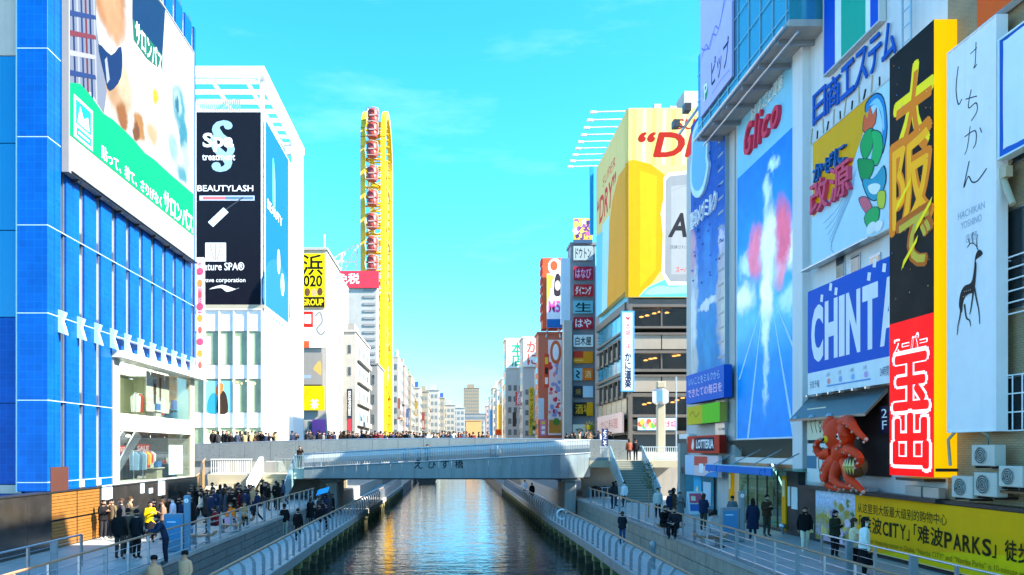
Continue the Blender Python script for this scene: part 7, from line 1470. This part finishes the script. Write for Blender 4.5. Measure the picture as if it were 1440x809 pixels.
person(pz(866, 712), R(60), 'stand', '22262e', '3a4458', 'person in dark jacket by the steel guard at the stair foot', 'short', coat='short'); person(pz(878, 714), R(-50), 'stand', 'd8dce0', '2a2a30', 'person in white by the steel guard at the stair foot', 'short', coat='short')
# footbridge and landing
person((-11.85, 61.0, 2.42), R(30), 'photo', '2c241e', '202024', 'person photographing from the pale green landing box', 'short', hc=b_h, coat='short')
for (x, lab, tp) in ((442, 'person in black behind the slat balustrade, first from the landing', bk), (455, 'person in grey behind the slat balustrade, second from the landing', gy), (571, 'lone dark haired person behind the middle of the slat balustrade', bk), (589, 'person in black beside the tall person on the footbridge', bk), (601, 'tall person in black on the middle of the footbridge', '101012'), (692, 'person with brown bag on the rising part of the footbridge', '6a4a3a'), (699, 'person in pale jacket on the rising part of the footbridge', 'a8a4a0')):
    Y = 62.4; person((xx(x, Y), Y, ztop(x) - .6), R(random.uniform(0, 360)), 'stand', tp, '202024', lab, random.choice(('short', 'long')), coat='short', scale=1.12 if x == 601 else 1.0)
# the crowd behind the parapet
rc = random.Random(12); xsn = []
for a, b_, n in ((296, 330, 5), (331, 392, 12), (405, 422, 2), (428, 474, 9), (476, 545, 18), (546, 612, 17), (613, 662, 13), (664, 690, 4), (795, 862, 14)):
    for i in range(n): xsn.append(a + (b_ - a) * (i + rc.uniform(.2, .8)) / n)
cols2 = [('black', bk), ('black', '101012'), ('navy', nvy), ('charcoal', '2c2c30'), ('brown', '4a3426'), ('beige', 'a88a68'), ('white', 'c8c4bc'), ('slate blue', '3a4658'), ('grey', '6a6a6c'), ('wine red', '5a1c24')]
wt = [6, 5, 4, 4, 3, 2, 1, 2, 2, 1]; cnt = {}
ordn = lambda n: '%d%s' % (n, 'th' if 10 <= n % 100 <= 20 else {1: 'st', 2: 'nd', 3: 'rd'}.get(n % 10, 'th'))
for i, x in enumerate(xsn):
    cn_, ch = rc.choices(cols2, wt)[0]; Y = rc.uniform(66.5, 69.8); hs = rc.choice(('short', 'short', 'long', 'long', 'cap')); hb_ = rc.random() < .3
    person((xx(x, Y), Y, DK), R(rc.uniform(0, 360)), rc.choice(('stand', 'phone', 'stand', 'photo')), ch, '202024', 'pedestrian in %s with %s behind the parapet, %s from the white store' % (cn_, {'short': 'short hair', 'long': 'long hair', 'cap': 'a cap'}[hs], ordn(i + 1)), hs, hc=b_h if hb_ else None, coat='short', scale=rc.uniform(.95, 1.09), group='crowd on the main bridge')
# more people in the groups on the promenades
rc2 = random.Random(31)
grp = [((120, 262, 750, 755), 5, 0, 'along the granite wall'), ((262, 300, 722, 745), 6, 0, 'by the cream ramp'), ((300, 362, 714, 738), 15, 0, 'at the cream steps'), ((362, 400, 708, 720), 5, 0, 'beside the stair guard'), ((424, 470, 722, 740), 7, -1.2, 'in the shaded walkway group'),
       ((925, 960, 728, 745), 4, 0, 'behind the seated pair'), ((862, 872, 712, 718), 1, 0, 'at the grey staircase foot'), ((985, 1090, 735, 760), 4, 0, 'before the green glass entrance')]
for (x0, x1, y0, y1), n, z, where in grp:
    for i in range(n):
        cn_, ch = rc2.choices(cols2, wt)[0]; hs = rc2.choice(('short', 'long', 'long', 'short', 'cap')); lg = rc2.choice(('1c1c20', '2a3040', '3a3a3e', '4a4238', '24344c')); p = pz(x0 + (x1 - x0) * (i + rc2.random()) / n, rc2.uniform(y0, y1), z)
        if z < 0: p.x = min(max(p.x, -9.6), -8.1)
        person(p, R(rc2.uniform(0, 360)), rc2.choice(('stand', 'phone', 'walk', 'photo', 'stand')), ch, lg, 'person in %s, %s, %s, %s along' % (cn_, {'short': 'short hair', 'long': 'long hair', 'cap': 'a cap'}[hs], where, ordn(i + 1)), hs, hc=b_h if rc2.random() < .3 else None, coat=rc2.choice(('short', 'short', 'long')), scale=rc2.uniform(.94, 1.08), group='people on the promenades')
# bags
for (x, y, z, h_, c, lab) in ((138, 738, 0, .75, 'b8b860', 'olive yellow tote bag at the hip of the person by the granite wall'), (1136, 760, 0, .62, 'd8d870', 'pale yellow bag carried past the notice boards'), (394, 745, -1.2, .35, 'dfe8f0', 'white carrier bag held on the walkway'), (1208, 790, 0, .5, 'f0e8d8', 'cream tote bag hanging between the two people by the yellow banner'), (322, 742, 0, .25, 'e8b0c8', 'pink bag beside the seated orange jacket')):
    p = onZ(x, y + h_ * 18, z); b = MB(); zb_ = p.z + h_; b.prism([(p.x - .16, p.y - .12, zb_), (p.x + .16, p.y - .12, zb_), (p.x + .19, p.y - .12, zb_ + .36), (p.x - .19, p.y - .12, zb_ + .36)], (0, .1, 0), C(c)); r = b.build('bag', label=lab, cat='bag'); MB().tube([(p.x - .1, p.y - .07, zb_ + .36), (p.x, p.y - .07, zb_ + .58), (p.x + .1, p.y - .07, zb_ + .36)], .012, C(c), 5).build('handle', r)
make_texts()
